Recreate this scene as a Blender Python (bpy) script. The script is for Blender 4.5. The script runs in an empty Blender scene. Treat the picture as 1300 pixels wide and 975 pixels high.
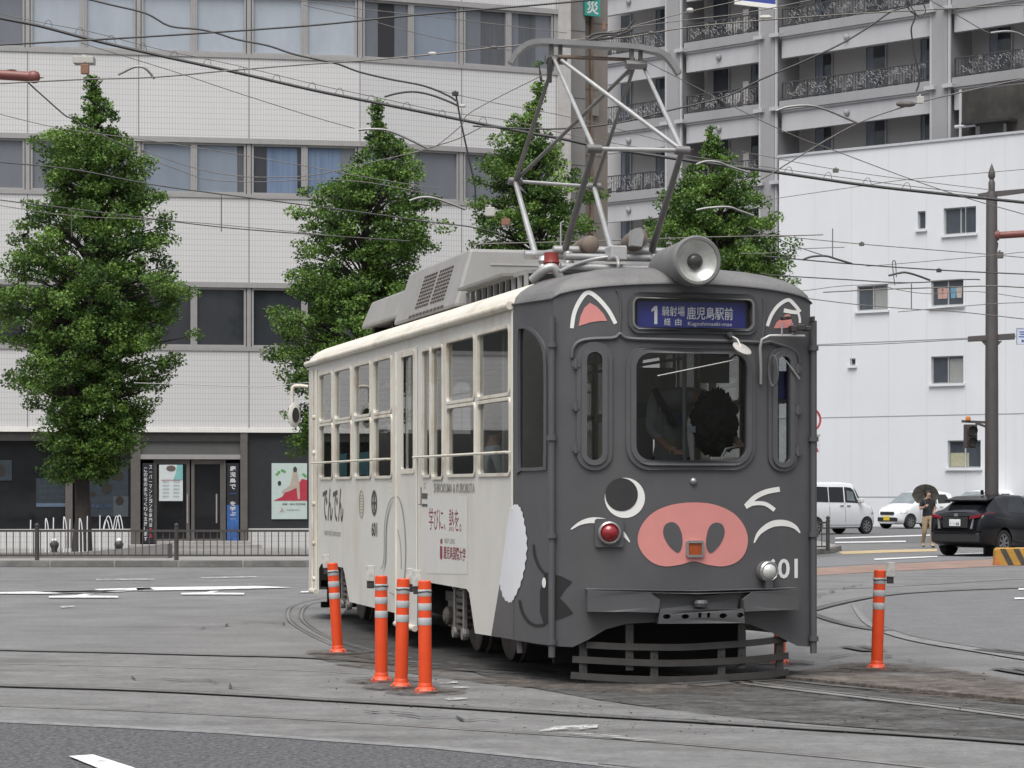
import bpy, bmesh, math, random
from mathutils import Vector, Matrix
from mathutils.geometry import tessellate_polygon
R = math.radians
SC = bpy.context.scene
COL = SC.collection

# ------------------------------------------------------------------ camera
F = 3350.0          # focal length in photo pixels (photo is 1300 x 975)
CX, HY = 650.0, 619.0   # principal column, horizon row
CH = 1.6            # eye height
cam_d = bpy.data.cameras.new('camera')
cam_d.sensor_width = 36.0
cam_d.lens = F / 1300.0 * 36.0
cam_d.shift_y = (HY - 487.5) / 1300.0
cam_d.clip_start = 0.5
cam_d.clip_end = 6000
cam = bpy.data.objects.new('camera', cam_d)
COL.objects.link(cam)
cam.location = (0, 0, CH)
cam.rotation_euler = (R(90), 0, 0)
SC.camera = cam

# ------------------------------------------------------------------ light
SUN_EL, SUN_AZ = R(64), R(200)      # azimuth clockwise from +Y: the sun is high behind the camera, a little to the left
w = bpy.data.worlds.new('World'); SC.world = w
w.use_nodes = True
nt = w.node_tree
bg = nt.nodes['Background']
sky = nt.nodes.new('ShaderNodeTexSky'); sky.sky_type = 'NISHITA'; sky.sun_disc = False
sky.sun_elevation = SUN_EL; sky.sun_rotation = SUN_AZ
sky.air_density = 1.0; sky.dust_density = 3.0; sky.ozone_density = 1.0
hs = nt.nodes.new('ShaderNodeHueSaturation'); hs.inputs['Saturation'].default_value = 0.28
nt.links.new(sky.outputs[0], hs.inputs['Color'])
# cloud cover: an overcast sky is about three times brighter overhead than at its horizon
wtc = nt.nodes.new('ShaderNodeTexCoord'); wsx = nt.nodes.new('ShaderNodeSeparateXYZ'); wcr = nt.nodes.new('ShaderNodeValToRGB'); wmx = nt.nodes.new('ShaderNodeMix'); wmx.data_type = 'RGBA'; wmx.blend_type = 'MULTIPLY'; wmx.inputs[0].default_value = 1
wcr.color_ramp.elements[0].position = .0; wcr.color_ramp.elements[0].color = (.22,.22,.22,1)
wcr.color_ramp.elements[1].position = .85; wcr.color_ramp.elements[1].color = (1,1,1,1)
e_ = wcr.color_ramp.elements.new(.3); e_.color = (.52,.52,.52,1)
nt.links.new(wtc.outputs['Generated'], wsx.inputs[0]); nt.links.new(wsx.outputs[2], wcr.inputs[0])
nt.links.new(hs.outputs[0], wmx.inputs[6]); nt.links.new(wcr.outputs[0], wmx.inputs[7])
nt.links.new(wmx.outputs[2], bg.inputs['Color'])
bg.inputs['Strength'].default_value = 0.15
sd = bpy.data.lights.new('sun', 'SUN'); sd.energy = 1.5; sd.angle = R(50); sd.color = (1.0, 0.97, 0.93)
so = bpy.data.objects.new('sun', sd); COL.objects.link(so)
sdir = Vector((math.sin(SUN_AZ)*math.cos(SUN_EL), math.cos(SUN_AZ)*math.cos(SUN_EL), math.sin(SUN_EL)))
so.rotation_euler = sdir.to_track_quat('Z', 'Y').to_euler()
so.location = (0, -20, 60)
SC.view_settings.view_transform = 'Standard'
SC.view_settings.look = 'None'
SC.view_settings.exposure = 0.85
SC.view_settings.gamma = 1.0
SC.view_settings.use_curve_mapping = False
SC.render.engine = 'CYCLES'
SC.cycles.max_bounces = 6
SC.cycles.transparent_max_bounces = 12

# ------------------------------------------------------------------ pixel -> place
def P(px, py, Y):
    return Vector(((px - CX) * Y / F, Y, CH - (py - HY) * Y / F))
def G(px, py, z=0.0):
    Y = (CH - z) * F / (py - HY)
    return Vector(((px - CX) * Y / F, Y, z))

# ------------------------------------------------------------------ materials
def lin(c):
    return tuple(((x/255.0)/12.92 if x/255.0 <= .04045 else ((x/255.0+.055)/1.055)**2.4) for x in c)
MATS = {}
def M(name, col, rough=.6, metal=0.0, var=.10, scale=6.0, bump=0.0, bscale=60.0, spec=.5, coat=0.0, streak=None, stretch=(1,1,1), speck=None):
    if name in MATS: return MATS[name]
    m = bpy.data.materials.new(name); m.use_nodes = True
    n = m.node_tree; b = n.nodes['Principled BSDF']
    b.inputs['Roughness'].default_value = rough; b.inputs['Metallic'].default_value = metal
    b.inputs['Specular IOR Level'].default_value = spec
    if coat: b.inputs['Coat Weight'].default_value = coat; b.inputs['Coat Roughness'].default_value = .08
    tc = n.nodes.new('ShaderNodeTexCoord'); mp = n.nodes.new('ShaderNodeMapping')
    mp.inputs['Scale'].default_value = stretch
    n.links.new(tc.outputs['Object'], mp.inputs[0])
    nz = n.nodes.new('ShaderNodeTexNoise'); nz.inputs['Scale'].default_value = scale; nz.inputs['Detail'].default_value = 7; nz.inputs['Roughness'].default_value = .62
    n.links.new(mp.outputs[0], nz.inputs['Vector'])
    cr = n.nodes.new('ShaderNodeValToRGB')
    cr.color_ramp.elements[0].position = .3; cr.color_ramp.elements[1].position = .7
    cr.color_ramp.elements[0].color = (*[max(0, c*(1-var)) for c in col[:3]], 1)
    cr.color_ramp.elements[1].color = (*[min(1, c*(1+var)) for c in col[:3]], 1)
    n.links.new(nz.outputs['Fac'], cr.inputs[0])
    out = cr.outputs[0]
    if streak:   # (colour, amount, scale, stretch): worn-in stains
        sc_, am, ss, st = streak
        mp2 = n.nodes.new('ShaderNodeMapping'); mp2.inputs['Scale'].default_value = st; n.links.new(tc.outputs['Object'], mp2.inputs[0])
        n2 = n.nodes.new('ShaderNodeTexNoise'); n2.inputs['Scale'].default_value = ss; n2.inputs['Detail'].default_value = 8; n2.inputs['Roughness'].default_value = .7
        n.links.new(mp2.outputs[0], n2.inputs['Vector'])
        r2 = n.nodes.new('ShaderNodeValToRGB'); r2.color_ramp.elements[0].position = .5; r2.color_ramp.elements[1].position = .78
        r2.color_ramp.elements[0].color = (0,0,0,1); r2.color_ramp.elements[1].color = (am,am,am,1)
        n.links.new(n2.outputs['Fac'], r2.inputs[0])
        mx = n.nodes.new('ShaderNodeMix'); mx.data_type = 'RGBA'
        n.links.new(r2.outputs[0], mx.inputs[0]); n.links.new(out, mx.inputs[6]); mx.inputs[7].default_value = (*sc_, 1)
        out = mx.outputs[2]
    if speck:    # coarse grain: (scale, amount)
        n3 = n.nodes.new('ShaderNodeTexNoise'); n3.inputs['Scale'].default_value = speck[0]; n3.inputs['Detail'].default_value = 3; n3.inputs['Roughness'].default_value = .8
        n.links.new(tc.outputs['Object'], n3.inputs['Vector'])
        r3 = n.nodes.new('ShaderNodeValToRGB'); r3.color_ramp.elements[0].position = .35; r3.color_ramp.elements[1].position = .65
        a_ = speck[1]; r3.color_ramp.elements[0].color = (1-a_,1-a_,1-a_,1); r3.color_ramp.elements[1].color = (1+a_*.6,1+a_*.6,1+a_*.6,1)
        n.links.new(n3.outputs['Fac'], r3.inputs[0])
        m3 = n.nodes.new('ShaderNodeMix'); m3.data_type = 'RGBA'; m3.blend_type = 'MULTIPLY'; m3.inputs[0].default_value = 1; m3.clamp_result = False
        n.links.new(out, m3.inputs[6]); n.links.new(r3.outputs[0], m3.inputs[7]); out = m3.outputs[2]
    n.links.new(out, b.inputs['Base Color'])
    if bump:
        nb = n.nodes.new('ShaderNodeTexNoise'); nb.inputs['Scale'].default_value = bscale; nb.inputs['Detail'].default_value = 5
        n.links.new(tc.outputs['Object'], nb.inputs['Vector'])
        bp = n.nodes.new('ShaderNodeBump'); bp.inputs['Strength'].default_value = bump; bp.inputs['Distance'].default_value = .02
        n.links.new(nb.outputs['Fac'], bp.inputs['Height']); n.links.new(bp.outputs[0], b.inputs['Normal'])
    MATS[name] = m
    return m

def glass(name, tint, refl=.10, rough=.02, gcol=(1,1,1), ior=1.5):
    if name in MATS: return MATS[name]
    m = bpy.data.materials.new(name); m.use_nodes = True; n = m.node_tree
    n.nodes.remove(n.nodes['Principled BSDF'])
    o = n.nodes['Material Output']
    tr = n.nodes.new('ShaderNodeBsdfTransparent'); tr.inputs[0].default_value = (*tint, 1)
    gl = n.nodes.new('ShaderNodeBsdfGlossy'); gl.inputs['Roughness'].default_value = rough; gl.inputs[0].default_value = (*gcol, 1)
    # thin pane: the same reflectance from both sides (Schlick)
    r0 = ((ior-1)/(ior+1))**2 + refl
    lw = n.nodes.new('ShaderNodeLayerWeight'); lw.inputs['Blend'].default_value = .5
    pw = n.nodes.new('ShaderNodeMath'); pw.operation = 'POWER'; pw.inputs[1].default_value = 5; n.links.new(lw.outputs['Facing'], pw.inputs[0])
    ad = n.nodes.new('ShaderNodeMath'); ad.operation = 'MULTIPLY_ADD'; ad.inputs[1].default_value = 1-r0; ad.inputs[2].default_value = r0; ad.use_clamp = True
    n.links.new(pw.outputs[0], ad.inputs[0])
    mx = n.nodes.new('ShaderNodeMixShader'); n.links.new(ad.outputs[0], mx.inputs[0])
    n.links.new(tr.outputs[0], mx.inputs[1]); n.links.new(gl.outputs[0], mx.inputs[2])
    n.links.new(mx.outputs[0], o.inputs[0])
    MATS[name] = m
    return m

# ------------------------------------------------------------------ mesh building
def catmull(pts, n=6, closed=False):
    pts = [Vector(p) for p in pts]; out = []; N = len(pts)
    rng = range(N) if closed else range(N-1)
    for i in rng:
        if closed: p0, p1, p2, p3 = pts[(i-1) % N], pts[i], pts[(i+1) % N], pts[(i+2) % N]
        else: p0, p1, p2, p3 = pts[max(i-1,0)], pts[i], pts[i+1], pts[min(i+2,N-1)]
        for k in range(n):
            t = k/n
            out.append(.5*((2*p1)+(p2-p0)*t+(2*p0-5*p1+4*p2-p3)*t*t+(3*p1-p0-3*p2+p3)*t*t*t))
    if not closed: out.append(pts[-1].copy())
    return out
def ell(cx, cy, rx, ry, n=32):
    return [(cx+rx*math.cos(2*math.pi*i/n), cy+ry*math.sin(2*math.pi*i/n)) for i in range(n)]
def rrect(x0, y0, x1, y1, r, n=5):
    if x0 > x1: x0, x1 = x1, x0
    if y0 > y1: y0, y1 = y1, y0
    r = min(r, (x1-x0)/2-1e-4, (y1-y0)/2-1e-4)
    o = []
    for cx, cy, a0 in ((x1-r,y1-r,0),(x0+r,y1-r,90),(x0+r,y0+r,180),(x1-r,y0+r,270)):
        for k in range(n+1):
            a = R(a0+90*k/n); o.append((cx+r*math.cos(a), cy+r*math.sin(a)))
    return o
def stroke(pts, w0, w1=None, n=6, wm=None):
    """2D ribbon polygon along a smooth line; width w0 at the ends, wm in the middle"""
    c = catmull([(p[0],p[1],0) for p in pts], n); N = len(c); L=[]; Rr=[]
    for i, p in enumerate(c):
        d = (c[min(i+1,N-1)]-c[max(i-1,0)]); d.normalize(); nn = Vector((-d.y, d.x, 0))
        f = i/(N-1); we = w0 + ((w1 if w1 is not None else w0)-w0)*f
        wd = we if wm is None else we + (wm-we)*math.sin(math.pi*f)
        L.append(p+nn*wd/2); Rr.append(p-nn*wd/2)
    return [(p.x,p.y) for p in L] + [(p.x,p.y) for p in reversed(Rr)]

class MB:
    def __init__(s): s.v = []; s.f = []; s.mi = []
    def add(s, vs, fs, mi=0):
        o = len(s.v); s.v += [tuple(p) for p in vs]
        s.f += [tuple(i+o for i in f) for f in fs]; s.mi += [mi]*len(fs); return s
    def box(s, x0, x1, y0, y1, z0, z1, mi=0):
        return s.add([(x0,y0,z0),(x1,y0,z0),(x1,y1,z0),(x0,y1,z0),(x0,y0,z1),(x1,y0,z1),(x1,y1,z1),(x0,y1,z1)],
              [(0,3,2,1),(4,5,6,7),(0,1,5,4),(1,2,6,5),(2,3,7,6),(3,0,4,7)], mi)
    def hexa(s, pts, mi=0):     # 8 points, bottom ring then top ring
        return s.add(pts, [(0,3,2,1),(4,5,6,7),(0,1,5,4),(1,2,6,5),(2,3,7,6),(3,0,4,7)], mi)
    def bar(s, p, q, w, h, mi=0, up=(0,0,1)):   # rectangular bar between points
        p = Vector(p); q = Vector(q); d = (q-p).normalized(); u = Vector(up)
        if abs(d.dot(u)) > .98: u = Vector((0,1,0))
        x = d.cross(u).normalized(); z = x.cross(d).normalized()
        a, b = x*w/2, z*h/2
        return s.hexa([p-a-b, p+a-b, q+a-b, q-a-b, p-a+b, p+a+b, q+a+b, q-a+b], mi)
    def tube(s, pts, r, n=8, mi=0, caps=True):
        pts = [Vector(p) for p in pts]; N = len(pts)
        rs = r if isinstance(r, (list,tuple)) else [r]*N
        vs = []; fs = []; prev = None
        for i, p in enumerate(pts):
            d = (pts[min(i+1,N-1)]-pts[max(i-1,0)])
            d = d.normalized() if d.length > 1e-9 else Vector((0,0,1))
            if prev is None:
                u = Vector((0,0,1)) if abs(d.z) < .95 else Vector((1,0,0))
                a = d.cross(u).normalized()
            else:
                a = (prev - d*prev.dot(d))
                a = a.normalized() if a.length > 1e-6 else d.orthogonal().normalized()
            prev = a; b = d.cross(a)
            for k in range(n):
                t = 2*math.pi*k/n; vs.append(p + (a*math.cos(t)+b*math.sin(t))*rs[i])
        for i in range(N-1):
            for k in range(n):
                k2 = (k+1) % n; fs.append((i*n+k, i*n+k2, (i+1)*n+k2, (i+1)*n+k))
        if caps:
            fs.append(tuple(range(n-1,-1,-1))); fs.append(tuple((N-1)*n+k for k in range(n)))
        return s.add(vs, fs, mi)
    def lathe(s, prof, org, axis, n=24, mi=0, caps=True):   # prof: (radius, distance along axis)
        org = Vector(org); d = Vector(axis).normalized(); a = d.orthogonal().normalized(); b = d.cross(a)
        vs = []; fs = []; N = len(prof)
        for r, h in prof:
            for k in range(n):
                t = 2*math.pi*k/n; vs.append(org + d*h + (a*math.cos(t)+b*math.sin(t))*r)
        for i in range(N-1):
            for k in range(n):
                k2 = (k+1) % n; fs.append((i*n+k, i*n+k2, (i+1)*n+k2, (i+1)*n+k))
        if caps: fs.append(tuple(range(n-1,-1,-1))); fs.append(tuple((N-1)*n+k for k in range(n)))
        return s.add(vs, fs, mi)
    def poly(s, outer, f3, holes=(), mi=0, flip=False):   # flat filled outline with holes mapped by f3(x,y)
        loops = [[Vector((p[0],p[1],0)) for p in l] for l in [outer]+list(holes)]
        tris = tessellate_polygon(loops); flat = [p for l in loops for p in l]
        return s.add([f3(p.x,p.y) for p in flat], [tuple(reversed(t)) if flip else tuple(t) for t in tris], mi)
    def prism(s, outer, f3, d0, d1, holes=(), mi=0):      # f3(x,y,d): outline extruded from d0 to d1
        loops = [[(p[0],p[1]) for p in l] for l in [outer]+list(holes)]
        tris = tessellate_polygon([[Vector((a,b,0)) for a,b in l] for l in loops]); flat = [p for l in loops for p in l]; n = len(flat)
        vs = [f3(a,b,d0) for a,b in flat]+[f3(a,b,d1) for a,b in flat]
        fs = [tuple(t) for t in tris]+[tuple(i+n for i in reversed(t)) for t in tris]
        o = 0
        for l in loops:
            m = len(l)
            for i in range(m):
                j = (i+1) % m; fs.append((o+i, o+j, n+o+j, n+o+i))
            o += m
        return s.add(vs, fs, mi)
    def sheet(s, outer, f3, holes=(), maxl=.15, cuts=(), mi=0):  # like poly but subdivided so it follows a curved surface
        bm = bmesh.new()
        loops = [[Vector((p[0],p[1],0)) for p in l] for l in [outer]+list(holes)]
        tris = tessellate_polygon(loops); flat = [p for l in loops for p in l]
        bv = [bm.verts.new((p.x,p.y,0)) for p in flat]
        for t in tris:
            try: bm.faces.new([bv[i] for i in t])
            except ValueError: pass
        for c in cuts:
            bmesh.ops.bisect_plane(bm, geom=bm.verts[:]+bm.edges[:]+bm.faces[:], plane_co=(c,0,0), plane_no=(1,0,0))
        bmesh.ops.triangulate(bm, faces=bm.faces[:])
        bm.verts.index_update()
        s.add([f3(v.co.x, v.co.y) for v in bm.verts], [tuple(v.index for v in f.verts) for f in bm.faces], mi)
        bm.free(); return s
    def build(s, name, mat, parent=None, smooth=None, bevel=0, loc=None, fixn=True):
        me = bpy.data.meshes.new(name)
        me.from_pydata(s.v, [], s.f)
        mats = mat if isinstance(mat, (list,tuple)) else [mat]
        for m in mats: me.materials.append(m)
        if len(mats) > 1: me.polygons.foreach_set('material_index', s.mi)
        if fixn:
            bm = bmesh.new(); bm.from_mesh(me); bmesh.ops.recalc_face_normals(bm, faces=bm.faces[:]); bm.to_mesh(me); bm.free()
        if smooth is not None:
            me.polygons.foreach_set('use_smooth', [True]*len(me.polygons)); me.set_sharp_from_angle(angle=R(smooth))
        me.update()
        o = bpy.data.objects.new(name, me); COL.objects.link(o)
        if parent is not None: o.parent = parent
        if loc is not None: o.location = loc
        if bevel:
            b = o.modifiers.new('bevel', 'BEVEL'); b.width = bevel; b.segments = 2; b.limit_method = 'ANGLE'; b.angle_limit = R(40)
        return o

def tag(o, label=None, cat=None, group=None, kind=None):
    if label: o['label'] = label
    if cat: o['category'] = cat
    if group: o['group'] = group
    if kind: o['kind'] = kind
    return o
def empty(name, loc=(0,0,0), rz=0.0, label=None, cat=None, group=None, parent=None):
    o = bpy.data.objects.new(name, None); COL.objects.link(o)
    o.location = loc; o.rotation_euler = (0,0,rz); o.empty_display_size = .2
    if parent is not None: o.parent = parent
    return tag(o, label, cat, group)
def copy_tree(o, parent=None):
    c = o.copy(); COL.objects.link(c)
    if parent is not None: c.parent = parent
    for ch in list(o.children): copy_tree(ch, c)
    return c

def text2d(body, bold=0.0, cjk_space=1.0):
    """outline mesh of a word: verts in a unit box 0..1 x 0..1, faces"""
    c = bpy.data.curves.new('lettering', 'FONT'); c.body = body; c.offset = bold; c.space_line = .9; c.space_character = cjk_space; c.resolution_u = 3
    o = bpy.data.objects.new('lettering', c); COL.objects.link(o)
    dg = bpy.context.evaluated_depsgraph_get()
    me = bpy.data.meshes.new_from_object(o.evaluated_get(dg))
    vs = [(v.co.x, v.co.y) for v in me.vertices]; fs = [tuple(p.vertices) for p in me.polygons]
    bpy.data.objects.remove(o); bpy.data.curves.remove(c); bpy.data.meshes.remove(me)
    x0 = min(v[0] for v in vs); x1 = max(v[0] for v in vs); y0 = min(v[1] for v in vs); y1 = max(v[1] for v in vs)
    return [((a-x0)/(x1-x0), (b-y0)/(y1-y0)) for a,b in vs], fs
def add_text(mb, body, x0, y0, x1, y1, f3, bold=0.0, mi=0):
    vs, fs = text2d(body, bold)
    return mb.add([f3(x0+(x1-x0)*a, y0+(y1-y0)*b) for a,b in vs], fs, mi)

class Facade:
    """a plane standing on the ground, found from two picture columns and their depths; parts are built in its own axes:
    x along the face, y inward, z up"""
    def __init__(s, pa, Ya, pb, Yb):
        s.A = Vector(((pa-CX)*Ya/F, Ya)); s.B = Vector(((pb-CX)*Yb/F, Yb))
        s.d = (s.B-s.A).normalized(); s.ang = math.atan2(s.d.y, s.d.x)
    def a(s, px):
        q = (px-CX)/F   # A.x + a dx = q (A.y + a dy)
        return (q*s.A.y - s.A.x)/(s.d.x - q*s.d.y)
    def a_at(s, px, y):    # same, on a plane set back by y
        q = (px-CX)/F; n = Vector((-s.d.y, s.d.x))*y
        return (q*(s.A.y+n.y) - (s.A.x+n.x))/(s.d.x - q*s.d.y)
    def z(s, px, py):
        Y = s.A.y + s.a(px)*s.d.y
        return CH-(py-HY)*Y/F
    def az(s, px, py): return s.a(px), s.z(px, py)
# ================================================================== ground
def ragged(m, scale, lo, hi):
    n = m.node_tree; b = n.nodes['Principled BSDF']; tc = n.nodes.new('ShaderNodeTexCoord'); z = n.nodes.new('ShaderNodeTexNoise'); z.inputs['Scale'].default_value = scale; z.inputs['Detail'].default_value = 8; z.inputs['Roughness'].default_value = .7
    r = n.nodes.new('ShaderNodeValToRGB'); r.color_ramp.elements[0].position = lo; r.color_ramp.elements[1].position = hi
    n.links.new(tc.outputs['Object'], z.inputs['Vector']); n.links.new(z.outputs['Fac'], r.inputs[0]); n.links.new(r.outputs[0], b.inputs['Alpha']); return m
m_road = M('worn_asphalt', (.168,.167,.165), .85, var=.18, scale=.9, bump=.7, bscale=90, streak=((.062,.060,.058), .75, .30, (1,3,1)), speck=(16,.18))
m_dark = M('dark_asphalt', (.092,.092,.096), .85, var=.4, scale=26, bump=.8, bscale=70, streak=((.15,.15,.155), .6, 22, (1,1,1)), speck=(28,.75))
m_pave = M('track_paving', (.158,.157,.153), .85, var=.22, scale=3, bump=.5, bscale=80, streak=((.055,.052,.048), .85, .5, (1,2.5,1)), speck=(16,.2))
m_pale = M('pale_asphalt', (.19,.19,.188), .85, var=.15, scale=3, bump=.3, bscale=80, speck=(10,.3))
m_smooth = M('smooth_asphalt', (.138,.139,.141), .85, var=.14, scale=2, bump=.3, bscale=80, speck=(14,.25))
m_dirt = M('rusty_dirt', (.105,.088,.074), .9, speck=(9,.6), var=.35, scale=3, bump=.6, bscale=40, streak=((.06,.05,.045), .8, 1.5, (1,1,1)))
m_paint = M('road_paint', (.62,.62,.61), .7, var=.12, scale=9, streak=((.2,.2,.2), .7, 7, (1,1,1)))
m_paintw = M('worn_road_paint', (.45,.45,.44), .8, var=.2, scale=9)
m_yellow = M('yellow_tactile', (.42,.33,.19), .8, var=.15, scale=5)
m_steelp = M('rail_steel_pale', (.30,.295,.285), .4, .4, var=.2, scale=3)
m_steel = M('rail_steel', (.16,.155,.15), .4, .5, var=.2, scale=3)
m_grooveb = M('rail_joint_grey', (.13,.128,.122), .85, var=.3, scale=3)
m_groove = M('rail_groove', (.075,.073,.07), .8, var=.3, scale=4)
m_kerb = M('kerb_stone', (.13,.127,.12), .85, var=.3, scale=2.5, bump=.4, bscale=50, streak=((.035,.035,.032), .9, .8, (1,1,1)))
m_walk = M('pavement_tiles', (.24,.235,.225), .85, var=.15, scale=3, bump=.3)

ragged(m_dirt, 1.6, .38, .62); ragged(m_paint, 9, .30, .44); ragged(m_paintw, 7, .40, .60)
def S(o): o['kind'] = 'structure'; return o
S(MB().add([(-700,-300,0),(700,-300,0),(700,2500,0),(-700,2500,0)], [(0,1,2,3)]).build('ground', m_road))
def patch(name, pix, mat, z):
    pts = [G(x,y) for x,y in pix]
    return S(MB().poly([(p.x,p.y) for p in pts], lambda a,b: Vector((a,b,z))).build(name, mat))
def patchw(name, pts, mat, z):
    return S(MB().poly(pts, lambda a,b: Vector((a,b,z))).build(name, mat))
# near dark carriageway, below the tram track slab
patchw('near_road', [(G(-200,910).x,G(-200,910).y)]+[(G(x,y).x,G(x,y).y) for x,y in ((0,918),(130,924),(280,932),(400,941),(550,951),(700,966),(760,973),(900,990),(1000,1020))]+[(2.2,11),(2,-40),(-12,-40),(-12,11)], m_dark, .004)
# paler track slab strip in the foreground
patch('track_slab', [(-150,819),(0,824),(150,829),(300,833),(430,838),(520,850),(640,868),(780,884),(900,897),(1100,915),(1300,932),(1450,948),(1450,1010),(1000,1012),(900,985),(760,970),(700,963),(550,948),(400,938),(280,929),(130,921),(0,915),(-150,908)], m_pave, .004)
patch('slab_edge_strip', [(-150,908),(0,915),(130,921),(280,929),(400,938),(550,948),(700,963),(760,970),(760,974),(700,967),(550,952),(400,941.5),(280,932.5),(130,924.5),(0,918.5),(-150,911)], m_pale, .008)
# dirt, a darker bed and painted tram shade round the track curve
patch('track_dirt', [(395,834),(430,828),(500,838),(560,850),(640,862),(720,868),(860,872),(985,858),(1080,842),(1180,846),(1300,866),(1400,876),(1400,905),(1300,896),(1150,884),(1010,868),(900,884),(780,882),(640,872),(520,856),(430,846)], m_dirt, .0135)
patch('trackbed_dark', [(560,840),(660,850),(985,862),(1010,868),(1150,884),(1300,897),(1420,905),(1420,960),(1300,942),(1150,930),(1000,918),(860,904),(760,890),(640,868)], ragged(M('dark_trackbed', (.072,.070,.066), .8, var=.4, scale=3, bump=.6, streak=((.13,.12,.11), .7, 1.2, (1,2,1)), speck=(8,.6)), 1.1, .30, .60), .012)  # darker, ragged bed colour in front of and beside the tram
patch('trackbed_shade', [(440,772),(520,786),(640,815),(760,830),(990,838),(990,866),(660,853),(560,848),(480,841),(430,830),(425,800)], M('shaded_bed', (.035,.033,.031), .7, var=.4, scale=3, bump=.6, speck=(8,.6)), .0105)  # shade under the tram, painted as a dark ground colour
patch('smooth_patch', [(p.x,p.y) for p in catmull([(1095,770,0),(1112,790,0),(1160,808,0),(1240,822,0),(1330,836,0),(1420,842,0),(1420,742,0),(1300,745,0),(1200,750,0),(1130,755,0)],5,True)], m_smooth, .004)
patch('pale_patch_edge', [(p.x,p.y) for p in catmull([(1080,768,0),(1100,794,0),(1150,813,0),(1235,828,0),(1330,843,0),(1420,850,0)],5)]+[(p.x,p.y) for p in reversed(catmull([(1086,770,0),(1105,791,0),(1155,809,0),(1240,824,0),(1330,838,0),(1420,845,0)],5))], m_pale, .012)
patch('brown_strip', [(1034,722),(1100,718),(1200,713),(1300,708),(1420,703),(1420,712),(1300,718),(1200,722),(1100,727),(1034,731)], M('brown_paving', (.23,.155,.125), .9, var=.3, scale=1.2, bump=.4, streak=((.12,.11,.1), .7, .8, (1,4,1))), .006)
patch('dark_lane', [(1060,705),(1420,699),(1420,702),(1300,707),(1200,712),(1034,720),(1034,710)], M('mid_asphalt', (.15,.152,.158), .85, var=.1, scale=2), .004)
patch('tactile_strip', [(1070,704),(1120,702),(1190,700),(1190,697),(1120,698.5),(1064,700.5)], m_yellow, .006)
patch('car_park', [(1038,690),(1420,688),(1420,664),(1034,664)], M('car_park_asphalt', (.105,.105,.107), .85, var=.12, scale=2), .004)
def dash(pix): return patch('road_marking', pix, m_paintw if pix[0][0] in (556,574,563,683,706,76,122,255) else m_paint, .016)
for q in ([(0,753),(45,752),(160,750),(130,753),(60,755),(0,755)], [(40,752),(160,750),(160,752),(80,754)], [(172,747),(330,745),(370,747),(260,750),(175,751)], [(120,749),(190,747),(196,750),(126,752)],
          [(62,758),(96,757),(106,755),(120,755),(108,757),(150,758),(150,760),(62,760)], [(230,754),(262,753),(268,751.5),(278,751.5),(270,753.5),(310,754),(310,756),(230,756)],
          [(76,771),(94,770),(95,772),(78,773)], [(122,736),(195,735.5),(195,737),(122,738)], [(255,734),(325,732.5),(326,734),(257,735.5)], [(382,752),(404,751),(404,753),(382,753.5)],
          [(87,963),(118,961),(165,976),(215,995),(165,995)],
          [(1060,683),(1188,679),(1188,680.5),(1060,684.5)], [(1060,688.5),(1150,687),(1150,688.7),(1060,690.2)], [(1110,710),(1190,706.5),(1190,707.8),(1110,711.8)], [(1205,704),(1260,702),(1260,703.2),(1205,705.2)],
          [(1293,748),(1320,747.5),(1320,749.5),(1293,750)], [(1288,760),(1330,759.5),(1330,761.5),(1288,762)],
          [(683,931),(702,925),(760,922),(758,927),(735,929),(703,931)], [(706,933),(750,934),(840,942),(860,945),(820,944),(745,937)], [(556,868),(580,867),(582,869),(560,870)], [(574,874),(594,873.5),(596,875.5),(578,876)], [(563,889),(590,887),(596,889.5),(570,891)]): dash(q)

# rails: low steel strips with the flangeway beside them, traced on the ground
def rail(pix, wide=.055, h=.013, gap=.055, gsc=1.0, faint=False):
    c = catmull([(*G(x,y).xy, 0) for x,y in pix], 5); mb = MB(); gv = MB()
    if pix[0][0] <= -100: c = [c[0]-(c[1]-c[0]).normalized()*30]+c
    if pix[-1][0] >= 1360: c = c+[c[-1]+(c[-1]-c[-2]).normalized()*8]
    for i in range(len(c)-1):
        d = (c[i+1]-c[i]); d.normalize(); n = Vector((-d.y,d.x,0))
        if i == 0: n0 = n
        d2 = (c[min(i+2,len(c)-1)]-c[i]); d2.normalize(); n1 = Vector((-d2.y,d2.x,0))
        a, b = c[i], c[i+1]
        up = Vector((0,0,h)); z0 = Vector((0,0,0.0))
        mb.hexa([a-n0*wide/2, a+n0*wide/2, b+n1*wide/2, b-n1*wide/2, a-n0*wide/2+up, a+n0*wide/2+up, b+n1*wide/2+up, b-n1*wide/2+up])
        zz = Vector((0,0,.018)); g0 = wide/2+gap*gsc
        gv.add([a+n0*wide/2*1.02+zz, a+n0*g0+zz, b+n1*g0+zz, b+n1*wide/2*1.02+zz, a-n0*wide/2*1.02+zz, a-n0*g0+zz, b-n1*g0+zz, b-n1*wide/2*1.02+zz], [(0,1,2,3),(4,5,6,7)])
        n0 = n1
    S(mb.build('tram_rail', m_steelp if faint else m_steel)); S(gv.build('rail_flangeway', m_grooveb if faint else m_groove))
rail([(-120,820.5),(0,826.5),(150,830),(260,833),(380,836),(470,842),(560,850),(660,858)], gsc=.8)
rail([(-120,838),(0,843),(150,846.5),(260,849),(380,852),(470,857),(560,862)], h=.006, gsc=.3, faint=True)
rail([(-120,866),(0,872.5),(150,877),(300,884),(420,891),(560,899),(720,909),(880,918),(1040,928),(1200,938),(1420,955)], gsc=1.1)
rail([(-120,891),(0,897),(150,902.5),(300,909.5),(420,916),(560,925),(700,934),(820,942),(950,953),(1100,967),(1300,990)], h=.006, gsc=.5, faint=True)
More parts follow.
